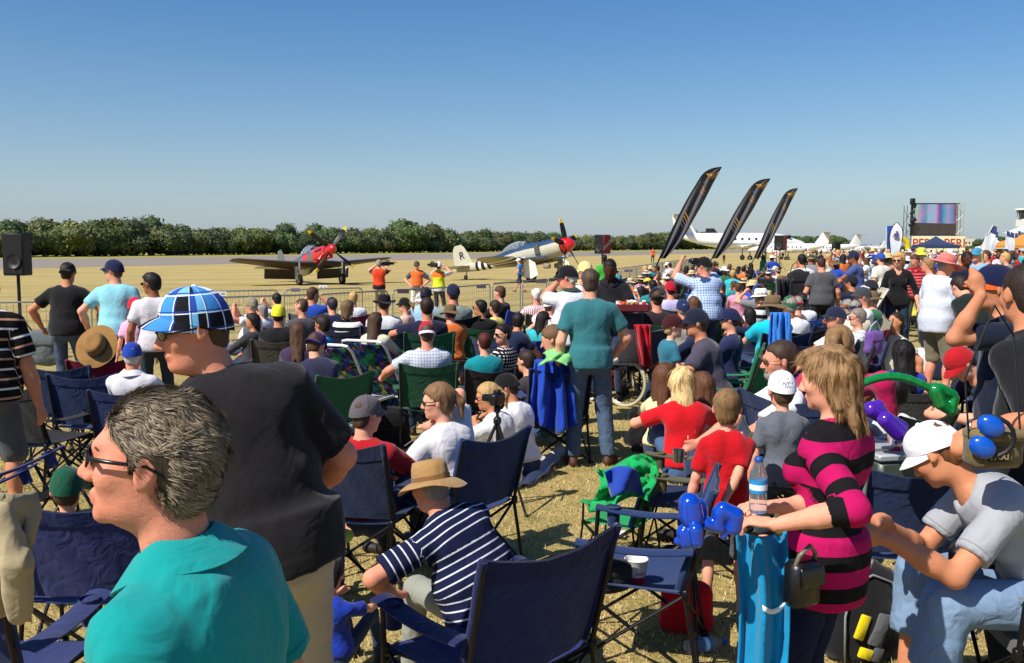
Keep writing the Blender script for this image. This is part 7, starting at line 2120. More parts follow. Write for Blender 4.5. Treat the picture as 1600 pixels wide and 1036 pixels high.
while n < 26 and tries < 3000:          # gaps close behind the wheelchair and round the plaid shirt
    tries += 1; d = 10.6 + 4 * rnd.random(); px = rnd.uniform(1045, 1420)
    if abs(px - 1404) < 25 or 1255 < px < 1315 and d < 17: continue
    n += crowd_one(px, d, False)
n = 0; tries = 0
while n < 14 and tries < 3000:          # and in the rows left of the teal T-shirt
    tries += 1; d = 11.4 + 5 * rnd.random(); px = rnd.choice([rnd.uniform(380, 560), rnd.uniform(650, 890)])
    if fence_y(at(px, 400, d).x) - 1.3 < d: continue
    n += crowd_one(px, d, False)
n = 0; tries = 0
while n < 98 and tries < 6000:          # seated belt behind the barrier
    tries += 1
    d = 13.5 + 30 * rnd.random() ** 1.25; px = rnd.uniform(880, 1620)
    x = at(px, 400, d).x
    if fence_y(x) - 1.2 < d and x < 16: continue
    if d < 17 and (px < 1020 or px > 1400): continue
    if px > 1300 and rnd.random() < .45: continue
    n += crowd_one(px, d, False)
def stand_spot(d0, d1, k):
    d = d0 + (d1 - d0) * rnd.random() ** k; px = rnd.uniform(1180, 1640); x = at(px, 400, d).x
    if fence_y(min(x, 40)) - 2 < d or (px < 1300 and rnd.random() < .7): return None
    return px, d, x
n = 0; tries = 0
while n < 82 and tries < 9000:          # standing people, right and far back
    tries += 1; q = stand_spot(20, 52, 1.3)
    if q: n += crowd_one(q[0], q[1], True)
def far_crowd():
    """everybody too far off to tell apart: one mass of simple figures, each with its own build and colours"""
    LO = []
    for pose in ('stand', 'hips', 'crossed', 'camera', 'front'):
        sp = dict(pose=pose, seed=5, hair=('short', 'x'), fat=.02, sleeve=.4); b = build_body(sp)
        LO.append([build_skin(sp, b, .06), build_shirt(sp, b, .065), build_trousers(sp, b, .08), build_hair(sp, b, .045)])
    Vs, Qs, Cs = [], [], []; off = 0; n = 0
    while n < 190:
        q = stand_spot(50, 125, .8)
        if not q: continue
        px, d, x = q; n += 1; a = rnd.uniform(0, 6.28); s = rnd.uniform(.88, 1.05); gz = ground(x, d); c, sn = math.cos(a), math.sin(a)
        for part, col in zip(rnd.choice(LO), (SKIN[rnd.choice(['fair', 'tan', 'red', 'brown', 'dark'])], pick(SH)[1], rnd.choice(['#1c2236', '#4a5a70', '#1a1a1c', '#8a8068']), pick(HD)[2])):
            V, Q = part[0], part[1]
            W = np.stack([(V[:, 0] * c - V[:, 1] * sn) * s + x, (V[:, 0] * sn + V[:, 1] * c) * s + d, V[:, 2] * s + gz], 1)
            Vs.append(W); Qs.append(Q + off); off += len(V); Cs.append(np.tile(np.array(srgb(col)[:3]), (len(V), 1)))
    t = NT('far crowd cloth', .85, .15); t.base(t.attr('col', 'Color'))
    me = np_mesh('crowd', np.concatenate(Vs), np.concatenate(Qs), True, {'col': np.concatenate(Cs)}); me.materials.append(t.m)
    tag(link('crowd', me), 'distant standing crowd packed below the video screen and white flags', 'crowd', kind='stuff')
far_crowd()

# bags set down between the chairs
def ground_bags():
    n = 0; B = [('black', '#18181a'), ('navy', '#1c2440'), ('red', '#a01824'), ('grey', '#6c6e72'), ('green', '#2a5a3c'), ('blue', '#2450a0'), ('white', '#d0d0d2'), ('tan', '#94805c'), ('pink', '#b85a80'), ('orange', '#c0602a')]
    for k in range(900):
        if n >= 40: break
        d = rnd.uniform(8.5, 20); px = rnd.uniform(420, 1600); x = at(px, 400, d).x
        if fence_y(x) - 1 < d or (880 < px < 1010 and d < 10): continue
        if any((a - x) ** 2 + (b_ - d) ** 2 < .42 ** 2 for a, b_ in TAKEN): continue
        c = B[n % 10]; kind = ['backpack', 'cloth_bag', 'cooler_bag', 'shopping_bag'][n // 10]
        bag((x, d, ground(x, d)), rnd.uniform(0, 180), (rnd.uniform(.22, .36), .18, rnd.uniform(.22, .4)), c[1], '%s %s on the grass among the chairs, %s' % (c[0], kind.replace('_', ' '), zone(px, d) if px > 1000 else 'behind the barrier'), name=kind, flap=n % 2 == 0)
        TAKEN.append((x, d)); n += 1

def litter():
    m = []
    for k in range(3):
        S = SDF(); rr = random.Random(k)
        for q in range(4): S.ell((rr.uniform(-.04, .04), rr.uniform(-.03, .03), .015 + .02 * rr.random()), (rr.uniform(.02, .05), rr.uniform(.02, .04), .012), rotm(rr.uniform(0, 90), rr.uniform(-40, 40), 0), k=.01)
        V, Q = S.mesh(.009); V = wrinkle(V, Q, .008, k, (60, 60, 60)); me = np_mesh('wrapper', V, Q); me.materials.append(cloth_mat()); m.append(me)
    for k in range(26):
        d = rnd.uniform(4.6, 13); px = rnd.uniform(640, 1330); x = at(px, 400, d).x
        tag(link('wrapper', m[k % 3], None, None, rnd.choice(['#d4d4d0', '#c8c0b0', '#d8d8d8']), (x, d, ground(x, d)), (0, 0, rnd.random() * 6)), 'small crumpled pale wrapper lying on the trampled grass', 'litter', 'crumpled wrappers on the grass')
# ------------------------------------------------------------------ things people brought
def thing(name, label, cat, loc, rz=0, group=None, s=1):
    return tag(empty(name, loc, R(rz), s), label, cat, group)
def gpt(px, py):
    """crowd-side ground point seen at a pixel"""
    lo, hi = 1.5, 80.0
    for _ in range(40):
        d = (lo + hi) / 2; p = at(px, py, d)
        if p.z > ground(p.x, d): lo = d
        else: hi = d
    return Vector((p.x, d, ground(p.x, d)))
def sdf_obj(name, S, vox, mat, parent=None, color=None, amp=0, seed=1, sc=(14, 14, 14)):
    V, Q = S.mesh(vox)
    if amp: V = wrinkle(V, Q, amp, seed, sc)
    return link(name, np_mesh(name, V, Q, True, {'shade': np.zeros(len(V))}), mat, parent, color)
def single(o, label, cat, group=None): return tag(o, label, cat, group)
def balloon(name, segs, col, label, g=1.0):
    S = SDF()
    for (a, b, ra, rb) in segs:
        S.cap(tuple(at(*a)), tuple(at(*b)), ra * g, rb * g, k=.004)
    t = NT('balloon ' + col, .12, .6); t.base(srgb(col)); t.p.inputs['Coat Weight'].default_value = .6; t.p.inputs['Subsurface Weight'].default_value = .1
    return single(sdf_obj(name, S, .0045, t.m), label, 'balloon')
D = 2.88
balloon('balloon_dog', [((1078, 788, D), (1080, 806, D), .030, .032), ((1093, 790, D + .03), (1094, 808, D + .03), .020, .022), ((1104, 818, D), (1124, 824, D), .017, .017), ((1070, 832, D), (1073, 846, D), .022, .022), ((1087, 828, D - .04), (1089, 846, D - .04), .019, .017), ((1058, 845, D), (1058, 846, D), .009, .009), ((1130, 796, D), (1148, 806, D), .021, .024), ((1148, 806, D), (1146, 824, D), .024, .022), ((1124, 802, D), (1122, 816, D), .020, .018), ((1131, 835, D), (1131, 838, D), .010, .010)], '#0a3fae', 'blue balloon twisted into a dog, held by the woman in pink and black stripes', 1.2)
balloon('balloon_sword', [((1338 + i * 16.5, 612 - 24 * math.sin(math.pi * (.12 + i / 8.6)), 4.2), (1338 + (i + 1) * 16.5, 612 - 24 * math.sin(math.pi * (.12 + (i + 1) / 8.6)), 4.2), .019, .019) for i in range(7)] + [((1462, 610, 4.2), (1470, 630, 4.2), .035, .03), ((1470, 630, 4.2), (1486, 642, 4.2), .03, .024), ((1486, 642, 4.2), (1491, 622, 4.2), .024, .022), ((1470, 608, 4.2), (1488, 616, 4.2), .026, .022)], '#0c7a38', 'long curved green balloon with a twisted knot, right of the woman in stripes')
balloon('balloon_flower', [((1362, 640, 5.1), (1378, 650, 5.1), .036, .034), ((1372, 634, 5.1), (1380, 644, 5.1), .026, .02), ((1384, 656, 5.0), (1404, 676, 5.0), .034, .036), ((1392, 656, 5.1), (1410, 668, 5.1), .024, .026), ((1382, 652, 5.0), (1382, 653, 5.0), .013, .013)], '#4a1c9c', 'glossy purple balloon of two loops held by the woman in magenta', 1.3)

CLEAR = NT('clear plastic', .05, .5); CLEAR.p.inputs['Transmission Weight'].default_value = .92; CLEAR.p.inputs['IOR'].default_value = 1.12; CLEAR.base((.93, .95, .97, 1)); CLEAR = CLEAR.m
def bottle(loc, H, label, rot=None):
    o = thing('water_bottle', label, 'bottle', loc)
    if rot: o.rotation_euler = rot
    r = H * .155
    MB().lathe([(.001, 0), (r * .9, .0), (r, H * .04), (r, H * .3), (r * .94, H * .33), (r, H * .36), (r, H * .62), (r * .9, H * .72), (r * .5, H * .86), (r * .42, H * .9), (r * .42, H * .93)], n=20).build('bottle', CLEAR, o, True)
    MB().lathe([(.001, .002), (r * .86, .004), (r * .93, H * .05), (r * .93, H * .13), (.001, H * .13)], n=16).build('water', CLEAR, o, True)
    MB().lathe([(r * 1.01, H * .36), (r * 1.015, H * .37), (r * 1.015, H * .59), (r * 1.01, H * .6)], n=24).build('paper_label', flat('bottle label', '#1f86c4', .5), o, True)
    MB().lathe([(r * 1.025, H * .42), (r * 1.025, H * .52)], n=24).build('label_band', flat('bottle label white', '#d8e8f0', .5), o, True)
    MB().lathe([(r * .46, H * .91), (r * .48, H * .92), (r * .48, H * .995), (r * .4, H), (.001, H)], n=16).build('bottle_cap', flat('bottle cap blue', '#1a4f9c', .4), o, True)
    return o
bottle(at(1184, 800, 3.04), .185, 'clear water bottle with a blue label held upright by the woman in stripes')
p = gpt(1072, 1022); bottle(p + Vector((0, 0, .035)), .22, 'empty water bottle with a blue label lying on the grass', (0, R(90), R(18)))

from mathutils import noise as _mn
def fold(u, v, k=1.0, s=0):
    """uneven hanging folds of a cloth, about -1..1"""
    a = _mn.noise((u * 5.5 + s, v * 1.1, s * 3.1)); b_ = _mn.noise((u * 13 + s, v * 2.4 + u, s)); return (a * 1.5 + b_ * .55) * k
def sheet(name, fn, nu, nv, col, label, cat, th=.006, mat=None, group=None, loc=(0, 0, 0)):
    o = MB().grid(fn, nu, nv, th).build(name, mat or cloth_mat(), None, True, col); o.location = loc
    return tag(o, label, cat, group)
# bright towel over the woman's arm
def tw(u, v):
    p = at(1150 + 78 * u + 6 * math.sin(v * 3), 828 + 240 * v + 10 * math.sin(u * 3.1), 2.98 + .05 * fold(u * .55, v * .7, 1, 2) + .012 * fold(u, v * 2, 1, 6) + .06 * (1 - v) ** 4)
    return p
sheet('towel', tw, 26, 30, '#0b80ac', 'bright turquoise towel hanging over the forearm of the woman in stripes', 'towel')
o = sheet('towel_stripe', lambda u, v: tw(.35 + .6 * u, .42 + .035 * v + .05 * math.sin(u * 3)) + Vector((0, -.008, 0)), 14, 1, '#e6eaec', None, None, .003)
o.parent = [q for q in sc.objects if q.name == 'towel'][0]
def bag(loc, rz, sz, col, label, strap=None, cat='bag', name='handbag', s=1, flap=True, mat=None):
    o = thing(name, label, cat, loc, rz, None, s); w, d_, h = sz
    m = mat or cloth_mat()
    S = SDF(); S.ell((0, 0, h * .45), (w * .56, d_ * .6, h * .55), None); S.cap((-w * .36, 0, h * .15), (w * .36, 0, h * .15), d_ * .42, k=.03); S.cap((-w * .34, 0, h * .75), (w * .34, 0, h * .75), d_ * .36, k=.03)
    (MB().rbox((0, 0, h * .5), (w, d_, h), min(d_, w) * .3).build('body', m, o, True, col) if mat else sdf_obj('body', S, max(.014, w / 20), m, o, col, w * .02, 5))
    if flap: MB().grid(lambda u, v: ((u - .5) * w * .86, -d_ * (.50 + .12 * math.sin(v * 2.4)), h * (.92 - .42 * v)), 8, 6, .006).build('flap', m, o, True, col)
    if strap:
        MB().tube([(-w * .42, 0, h * .7), (-w * .3, -.02, h * 1.15), (0, -.03, h * 1.35), (w * .3, -.02, h * 1.15), (w * .42, 0, h * .7)], .008, 6).build('strap', m, o, True, strap)
    return o
LEA = NT('black leather', .35, .5); LEA.base(LEA.ocol()); LEA.bump(LEA.noise(60, 4, .6, LEA.coord()).outputs[0], .3, .004); LEA = LEA.m
bag(at(1252, 946, 3.0), 30, (.12, .08, .155), '#101012', 'black leather handbag hanging at the hip of the woman in stripes', '#6a6450', mat=LEA)
# khaki camera bag lettered TAXI
o = thing('camera_bag', 'khaki camera bag lettered TAXI hanging in front of the man in black at right', 'bag', at(1550, 733, 3.5), 8)
MB().rbox((0, 0, .075), (.20, .11, .13), .02).build('body', cloth_mat(), o, True, '#6b5c3c')
MB().rbox((0, -.012, .135), (.205, .12, .035), .012).build('lid', cloth_mat(), o, True, '#75653f')
MB().rbox((-.02, -.058, .062), (.12, .008, .07), .004).build('pocket', cloth_mat(), o, True, '#5f5236')
MB().rbox((-.02, -.0635, .062), (.088, .004, .040), .002).build('patch', flat('patch black', '#141414', .6), o)
lettering('TAXI', .036, lambda x, y: (-.02 + x, -.0662, .062 + y), flat('patch letters', '#a8926a', .6), o, bold=.001)
MB().tube([(-.1, 0, .12), (-.14, -.02, .35), (-.02, 0, .62), (.1, .05, .5), (.11, 0, .13)], .004, 6).build('strap', flat('strap black', '#161616', .7), o)
# ear defenders
o = thing('ear_defenders', 'blue and black ear defenders on the wrist of the man in black', 'ear defenders', at(1538, 680, 3.42), -20)
for k, (dx, dz) in enumerate(((.02, .035), (-.005, -.045))):
    S = SDF(); S.ell((dx, 0, dz), (.050, .028, .040), rotm(0, 0, 30), k=.01); sdf_obj('ear_cup', S, .005, flat('ear cup blue', '#0e4fb0', .2, coat=.5), o)
    S = SDF(); S.ell((dx, .028, dz), (.044, .018, .036), rotm(0, 0, 30)); sdf_obj('ear_pad', S, .005, flat('pad black', '#121214', .6), o)
MB().tube([(.02 + .08 * math.cos(a / 8 * 3.14 - 1.57), .01, -.005 + .075 * math.sin(a / 8 * 3.14 - 1.57)) for a in range(9)], .009, 6).build('headband', flat('pad black', '#121214', .6), o)
w_ = MB().lathe([(.034, -.012), (.037, -.01), (.037, .01), (.034, .012)], n=20, rot=None).build('wristwatch', flat('watch steel', '#8f9294', .25, .8), None, True)
w_.location = at(1524, 668, 3.72); w_.rotation_euler = (R(60), R(40), 0); tag(w_, 'steel wristwatch on the arm of the man in black at right', 'watch')
w_ = MB().lathe([(.031, -.010), (.034, -.008), (.034, .008), (.031, .010)], n=20).build('wristwatch', flat('watch gold', '#a8905a', .3, .8), None, True)
w_.location = at(1216, 820, 2.96); w_.rotation_euler = (R(10), R(84), 0); tag(w_, 'gold and steel wristwatch on the woman in stripes', 'watch')

# --- tripod with a small camera
def tripod(px, py_top, d, H, label, col='#1a1a1c', spread=.3):
    p = at(px, 600, d); o = thing('tripod', label, 'tripod', (p.x, d, ground(p.x, d)))
    m = flat('tripod black', col, .4, .2)
    for k in range(3):
        a = R(k * 120 + 75)
        MB().tube([(0, 0, H * .84), (spread * .55 * math.cos(a), spread * .55 * math.sin(a), H * .4)], .013, 8).tube([(spread * .55 * math.cos(a), spread * .55 * math.sin(a), H * .4), (spread * math.cos(a), spread * math.sin(a), .015)], .009, 8).build('leg', m, o)
        MB().ball((spread * math.cos(a), spread * math.sin(a), .015), .015, 8).build('foot', flat('rubber foot', '#3a3a3a', .8), o, True)
    MB().tube([(0, 0, H * .35), (0, 0, H * .95)], .012, 8).rbox((0, 0, H * .85), (.06, .06, .06), .015).build('column', m, o)
    MB().rbox((0, 0, H * .96), (.05, .05, .06), .015).build('head', m, o)
    MB().tube([(0, -.03, H * .95), (.02, -.17, H * .86)], .007, 6).build('pan_handle', m, o)
    return o
o = tripod(777, 625, 7.0, .80, 'black tripod standing beside the white blanket')
q = thing('camera', 'small black camera on the low tripod by the white blanket', 'camera', (o.location.x, o.location.y, o.location.z + .80), 60)
MB().rbox((0, 0, .045), (.14, .07, .09), .015).rbox((0, -.0, .1), (.05, .05, .03), .01).build('camera_body', flat('camera black', '#151516', .4), q)
MB().lathe([(.001, .12), (.028, .12), (.032, .05), (.034, .0)], (0, 0, .045), 16, rot=Matrix.Rotation(-math.pi / 2, 3, 'X')).build('lens', flat('lens', '#0c0c0e', .2), q)

# --- more chairs
def ch(px, d, face, col, label, dy=0, **kw):
    p = at(px, 600, d); return camp_chair(p.x, d, ground(p.x, d) + dy, R(face), col, label=label, group='empty folding camp chairs', **kw)
camp_chair(-.08, 3.56, 0, R(41), '#1a2456', w=.62, sag=.05, hi=.93, label='large navy camp chair of the man with white stripes, back to the camera', group='camp chairs people sit in', dark='#141c48')
cB = ch(1003, 4.45, 76, '#22355c', 'empty blue camp chair holding a white cup, left of the blue balloon dog', dark='#1c2f58')
cC = ch(1078, 5.75, 82, '#1a2344', 'olive armed camp chair with a metal cup in its arm, behind the empty blue chair', arm='#55523c', dark='#4a4a38')
ch(150, 4.3, 8, '#2c3566', 'navy camp chair with a grey lower back, left of the turquoise polo shirt', dark='#1f2a5c')
ch(62, 5.6, -48, '#27305e', 'blue camp chair tipped over to one side at the left edge', pitch=(R(14), R(-20)), dy=.03)
ch(112, 8.9, 6, '#1a2c50', 'navy camp chair below the man with the backwards cap')
ch(152, 8.35, 4, '#1c2c54', 'navy camp chair with a drink can in its arm at the left')
ch(64, 7.6, -20, '#18181c', 'black camp chair behind the man with orange and white stripes')
cM = ch(166, 9.4, 14, '#7a1230', 'maroon camp chair with a tan hat hanging on it')
ch(1398, 4.9, 4, '#23345c', 'blue camp chair with a grey steel frame behind the seated woman in grey', frame='#8a8e92', arm='#1c2438', w=.56)
ch(1384, 6.4, 30, '#3a4238', 'dark olive chair with a pale frame below the purple balloon', frame='#8a8e92')
ch(722, 10.7, 4, '#4a3c38', 'small brown camp chair left of the polka dot top', hi=.78)
ch(862, 8.75, 12, '#16275c', 'camp chair buried under the cobalt blue jacket')
ch(915, 15.3, 20, '#2a3a30', 'dark green camp chair behind the old man in red stripes')
ch(980, 13.2, 10, '#1f5a3c', 'empty green camp chair right of the seller with the tray')
ch(1165, 9.7, 40, '#1e6a42', 'bright green camp chair beside the person in navy cap and sunglasses')
ch(1240, 10.8, 10, '#1c2440', 'navy camp chair behind the bright blue jacket')
# kid's green chair with a bag
cK = ch(972, 5.8, 60, '#0f8a4a', "child sized green camp chair lettered KIDZ behind the empty blue chair", s=.66, arm='#0f8a4a', dark='#1c48a8')
lettering('KIDZ PLAY', .075, lambda x, y: (x * .8, -.262 + y * .0 - .02, .62 + y), flat('kidz letters', '#dfe6e2', .6), cK)
sheet('shopping_bag', lambda u, v: at(930 + 92 * u + 8 * math.sin(v * 5), 722 + 66 * v + 12 * math.sin(u * 5 + 1), 5.35 + .12 * fold(u, v * 3, 1, 8) + .2 * (1 - v)), 18, 14, '#0f9a50', 'green and blue cloth bag slumped over the small green chair', 'bag')
sheet('folded_cloth', lambda u, v: at(945 + 52 * u + 10 * v, 738 + 40 * v - 10 * math.sin(u * 3), 5.28 + .06 * math.sin(u * 6 + v * 3)), 12, 10, '#1f3f9c', 'royal blue cloth lying across the green bag', 'cloth')
# cup and pouch on the seat of the blue chair
l = cB.location
o = thing('paper_cup', 'white paper tub with a red printed band on the seat of the blue chair', 'cup', (l.x - .03, l.y - .1, l.z + .392))
MB().lathe([(.001, 0), (.042, 0), (.055, .115), (.058, .118), (.055, .121), (.05, .115), (.038, .008), (.001, .008)], n=28).build('tub', flat('cup white', '#dedad4', .5), o, 40)
MB().lathe([(.0435, .004), (.0475, .04)], n=28).build('printed_band', flat('cup red', '#b02040', .5), o, True)
lettering('ooo', .03, lambda x, y: (.0525 * math.sin(x / .052 + .3), -.0525 * math.cos(x / .052 + .3), .062 + y), flat('cup red', '#b02040', .5), o)
bag(Vector((l.x - .15, l.y - .16, l.z + .39)), 20, (.17, .09, .13), '#26282c', 'charcoal pouch lying beside the white cup on the blue chair', name='pouch', flap=True)
l = cC.location
o = thing('metal_cup', 'shiny metal mug standing in the olive chair arm', 'cup', at(1060, 722, 5.78))
MB().lathe([(.001, 0), (.034, 0), (.038, .08), (.034, .078), (.03, .01), (.001, .01)], n=24).build('mug', flat('mug steel', '#b8b8b8', .15, .95), o, 40)
MB().tube([(.037, 0, .065), (.062, 0, .055), (.06, 0, .03), (.036, 0, .02)], .004, 6).build('handle', flat('mug steel', '#b8b8b8', .15, .95), o, True)
bag(gpt(1072, 985), -10, (.24, .13, .28), '#b80f1c', 'bright red cloth bag on the grass under the empty blue chair', name='cloth_bag', flap=False)
# backpack with yellow panels
bp = bag(gpt(1368, 1056) + Vector((0, .2, 0)), 10, (.30, .20, .50), '#17171a', 'black backpack with yellow and grey panels between the two women at right', name='backpack', flap=False)
for k, (x, z, w, h, c) in enumerate(((-.06, .2, .05, .12, '#d9c40e'), (-.04, .07, .07, .05, '#d9c40e'), (.03, .18, .07, .16, '#5a5c60'), (.02, .06, .05, .07, '#4a4c50'))):
    MB().rbox((x, -.115, z), (w, .02, h), .008, rot=Matrix.Rotation(.35, 3, 'Y')).build('panel', cloth_mat(), bp, True, c)
MB().tube([(-.13, -.09, .02), (-.14, -.1, .25), (-.1, -.09, .4), (0, -.09, .44), (.1, -.09, .4), (.14, -.1, .25)], .006, 6).build('piping', flat('piping grey', '#8a8c90', .5), bp, True)
# camera in the lap and crumpled tissue
q = thing('camera', 'black camera resting in the lap of the seated woman in grey', 'camera', at(1500, 868, 3.75), 60)
MB().rbox((0, 0, 0), (.14, .08, .10), .02).build('camera_body', flat('camera black', '#151516', .4), q)
MB().lathe([(.001, .13), (.036, .13), (.04, .04), (.042, 0)], (0, 0, 0), 18, rot=Matrix.Rotation(math.pi / 2, 3, 'X')).build('lens', flat('lens', '#0c0c0e', .2), q)
S = SDF(); S.ell(at(1347, 826, 3.6), .028); S.ell(at(1352, 840, 3.58), .02); S.ell(at(1340, 832, 3.6), .018)
single(sdf_obj('tissue', S, .005, cloth_mat(), None, '#e4e4ea', .010, 4, (50, 50, 50)), 'crumpled white tissue in the hands of the seated woman in grey', 'tissue')
S = SDF(); S.ell(at(1349, 880, 3.9), (.035, .03, .05)); S.ell(at(1342, 905, 3.9), (.025, .03, .04))
single(sdf_obj('crumpled_paper', S, .007, cloth_mat(), None, '#dedee2', .012, 7, (40, 40, 40)), 'crumpled white paper hanging above the black and yellow backpack', 'paper')
# jacket at the left edge, draped over a chair back
def jk(u, v):
    w = .24 * (1 - .12 * v); x = (u - .5) * w + .02 * math.sin(v * 5)
    return at(-55, 775, 3.0) + Vector((x + .09, .07 * fold(u, v * 2, 1, 4) - .03 * math.sin(v * 3.1), -.44 * v + .05 * math.sin(u * 3.1)))
sheet('jacket', jk, 28, 20, '#a39474', 'beige jacket draped over a chair back at the lower left edge', 'jacket', .012)
S = SDF(); a, b, c = at(2, 800, 2.93), at(26, 880, 2.9), at(30, 955, 2.93); S.cap(a, b, .04, .045, k=.02); S.cap(b, c, .045, .04, k=.02)
o = sdf_obj('sleeve', S, .007, cloth_mat(), bpy.data.objects['jacket'], '#a39474', .009, 6, (16, 16, 9))
ch(-40, 3.35, -4, '#26305c', 'camp chair under the beige jacket at the lower left edge')
# cobalt jacket over a chair
def cj(u, v):
    a = (u - .5)
    p = at(864 + 56 * a * (1 + .35 * v), 562 + 116 * v * (1 - .3 * abs(a - .1)), 8.35 + .13 * fold(u, v, 1, 3) + .25 * (1 - v) ** 3 - .1 * v)
    return p
sheet('jacket', cj, 34, 16, '#123c9c', 'cobalt blue jacket hanging in folds over a chair left of the teal T-shirt', 'jacket', .012)
sheet('cloth', lambda u, v: at(848 + 44 * u + 6 * math.sin(v * 5), 552 + 20 * v - 8 * math.sin(u * 3.1), 8.22 + .07 * fold(u, v, 1, 12) + .3 * (1 - v)), 14, 8, '#7cc070', 'pale green cloth lying on top of the cobalt jacket', 'cloth', .01)
def bj(u, v): return at(1219 + 30 * (u - .5) * (1 + .3 * v), 488 + 76 * v, 10.4 + .12 * fold(u, v, 1, 5))
sheet('jacket', bj, 24, 12, '#2f78c8', 'bright sky blue jacket hanging on the chair of the bush hat', 'jacket', .014)
def dj(u, v): return at(1226 + 26 * (u - .5), 436 + 70 * v, 15.5 + .15 * fold(u, v, 1, 7))
sheet('jacket', dj, 20, 10, '#232327', 'black jacket hanging behind the bush hat', 'jacket', .016)
def rj(u, v): return at(1004 + 26 * (u - .5) * (1 - .35 * v) + 6 * v, 507 + 66 * v, 11.2 + .12 * fold(u, v, 1, 9))
sheet('jacket', rj, 20, 14, '#a30d1c', 'red jacket hanging on the back of the wheelchair', 'jacket', .014)
# dark clothes heap, blanket, shoes
S = SDF(); g0 = gpt(1018, 694)
for dx, dy, dz, r in ((-.1, 0, .1, .13), (.05, .05, .13, .15), (.17, 0, .08, .12), (-.2, -.05, .05, .08), (.05, -.12, .05, .1)): S.ell((g0.x + dx, g0.y + dy, dz), (r, r, r * .8), None, k=.06)
S.ell((g0.x - .16, g0.y, .3), .09, None, k=.05)
single(sdf_obj('clothes_heap', S, .016, cloth_mat(), None, '#151416', .03, 9, (9, 9, 9)), 'heap of black jackets on the grass right of the blue jeans', 'jackets')
def bl(u, v):
    P0, P1, P2, P3 = gpt(742, 742), gpt(890, 702), gpt(850, 748), gpt(745, 790)
    p = P0.lerp(P1, u).lerp(P3.lerp(P2, u), v); p.z += .02 + .018 * math.sin(u * 23 + v * 5) + .015 * math.sin(v * 17 + u * 9); return p
sheet('blanket', bl, 30, 18, '#c9c8cc', 'crumpled white blanket spread on the grass by the tripod', 'blanket', .008)
bag(gpt(603, 700) + Vector((0, 0, 0)), 20, (.44, .24, .42), '#141416', 'black backpack on the grass right of the grey cap', name='backpack')
bag(gpt(1184, 592), 5, (.3, .2, .44), '#1a1a1c', 'black backpack standing behind the green camp chair', name='backpack', strap='#8a8c90')
bag(at(1364, 552, 10.2), 20, (.18, .12, .26), '#6a4a90', 'purple backpack hanging behind the grey haired woman', name='backpack', strap='#b8a8cc')
bag(at(1241, 470, 17.6) + Vector((0, -.2, .1)), 4, (.40, .2, .50), '#242426', 'large black backpack worn over the white shirt', name='backpack', strap='#1c1c1e')
bag(at(984, 500, 12.4) + Vector((0, 0, -.1)), 0, (.2, .1, .48), '#cfcfd4', 'white plastic bag hanging from the green chair', name='plastic_bag', flap=False)
bag(gpt(60, 610) + Vector((.0, .3, .35)), 0, (.4, .26, .5), '#5c6468', 'grey green rucksack standing behind the striped shirt at left', name='rucksack')
bag(gpt(146, 660) + Vector((0, .4, .1)), 0, (.34, .22, .5), '#1c1c1e', 'black bag leaning under the maroon chair', name='bag')
# tan hat on the maroon chair
b0 = Body(); hm = Matrix.Translation(at(153, 540, 9.1)) @ Matrix.Rotation(R(62), 4, 'X') @ Matrix.Scale(1.15, 4)
hp = empty('sun_hat', (0, 0, 0)); put_hat(hp, b0, '#8f6a3c', '#4c4a38', M=Matrix(), R0=.175, wav=.006, droop=.01); hp.matrix_world = hm
tag(hp, 'tan wide brimmed hat hanging on the maroon chair', 'hat')
# cooler boxes
def cooler(px, py, w, dd, h, col, lid, label, rz=10, base=None):
    g = base or gpt(px, py); o = thing('cooler_box', label, 'cooler', g, rz)
    MB().rbox((0, 0, h * .45), (w, dd, h * .9), .025).build('box', flat('cooler ' + col, col, .35), o)
    MB().rbox((0, 0, h * .95), (w * 1.05, dd * 1.05, h * .14), .03).build('lid', flat('cooler lid ' + lid, lid, .4), o)
    MB().tube([(-w * .54, 0, h * .72), (-w * .56, -dd * .2, h * 1.08), (w * .56, -dd * .2, h * 1.08), (w * .54, 0, h * .72)], .012, 6).build('handle', flat('cooler lid ' + lid, lid, .4), o)
    return o
cooler(626, 634, .36, .28, .38, '#0f4fae', '#d0cfc4', 'bright blue cooler box with a white lid beside the floral loungers')
cooler(716, 590, .36, .26, .36, '#3a4670', '#5c6488', 'slate blue cooler box behind the small brown chair', base=gpt(716, 590))
cooler(1384, 724, .34, .3, .3, '#3c4a40', '#9aa0a0', 'grey green cooler box with a fizzy drink can on it', base=Vector((at(1395, 700, 5.35).x, 5.35, at(1395, 702, 5.35).z - .3)))
def can(p, col, col2, label, txt=None):
    o = thing('drink_can', label, 'can', p)
    MB().lathe([(.001, .002), (.026, 0), (.033, .008), (.033, .11), (.028, .12), (.028, .123), (.001, .118)], n=22).build('can_body', flat('can ' + col, col, .25, .4), o, 50)
    MB().lathe([(.0335, .03), (.0335, .085)], n=22).build('printed_band', flat('can ' + col2, col2, .3, .3), o, True)
    if txt: lettering(txt, .034, lambda x, y: (.0345 * math.sin(x / .034), -.0345 * math.cos(x / .034), .058 + y), flat('can text blue', '#1c2a7c', .4), o, shear=.2, bold=.001)
can(at(1399, 704, 5.3), '#c8355a', '#dcc8d0', 'pink fizzy drink can lettered Fanta standing on the cooler box', 'Fanta')
can(at(103, 624, 8.3), '#b01420', '#d8d8d8', 'red and silver drink can in the arm of the chair at left')
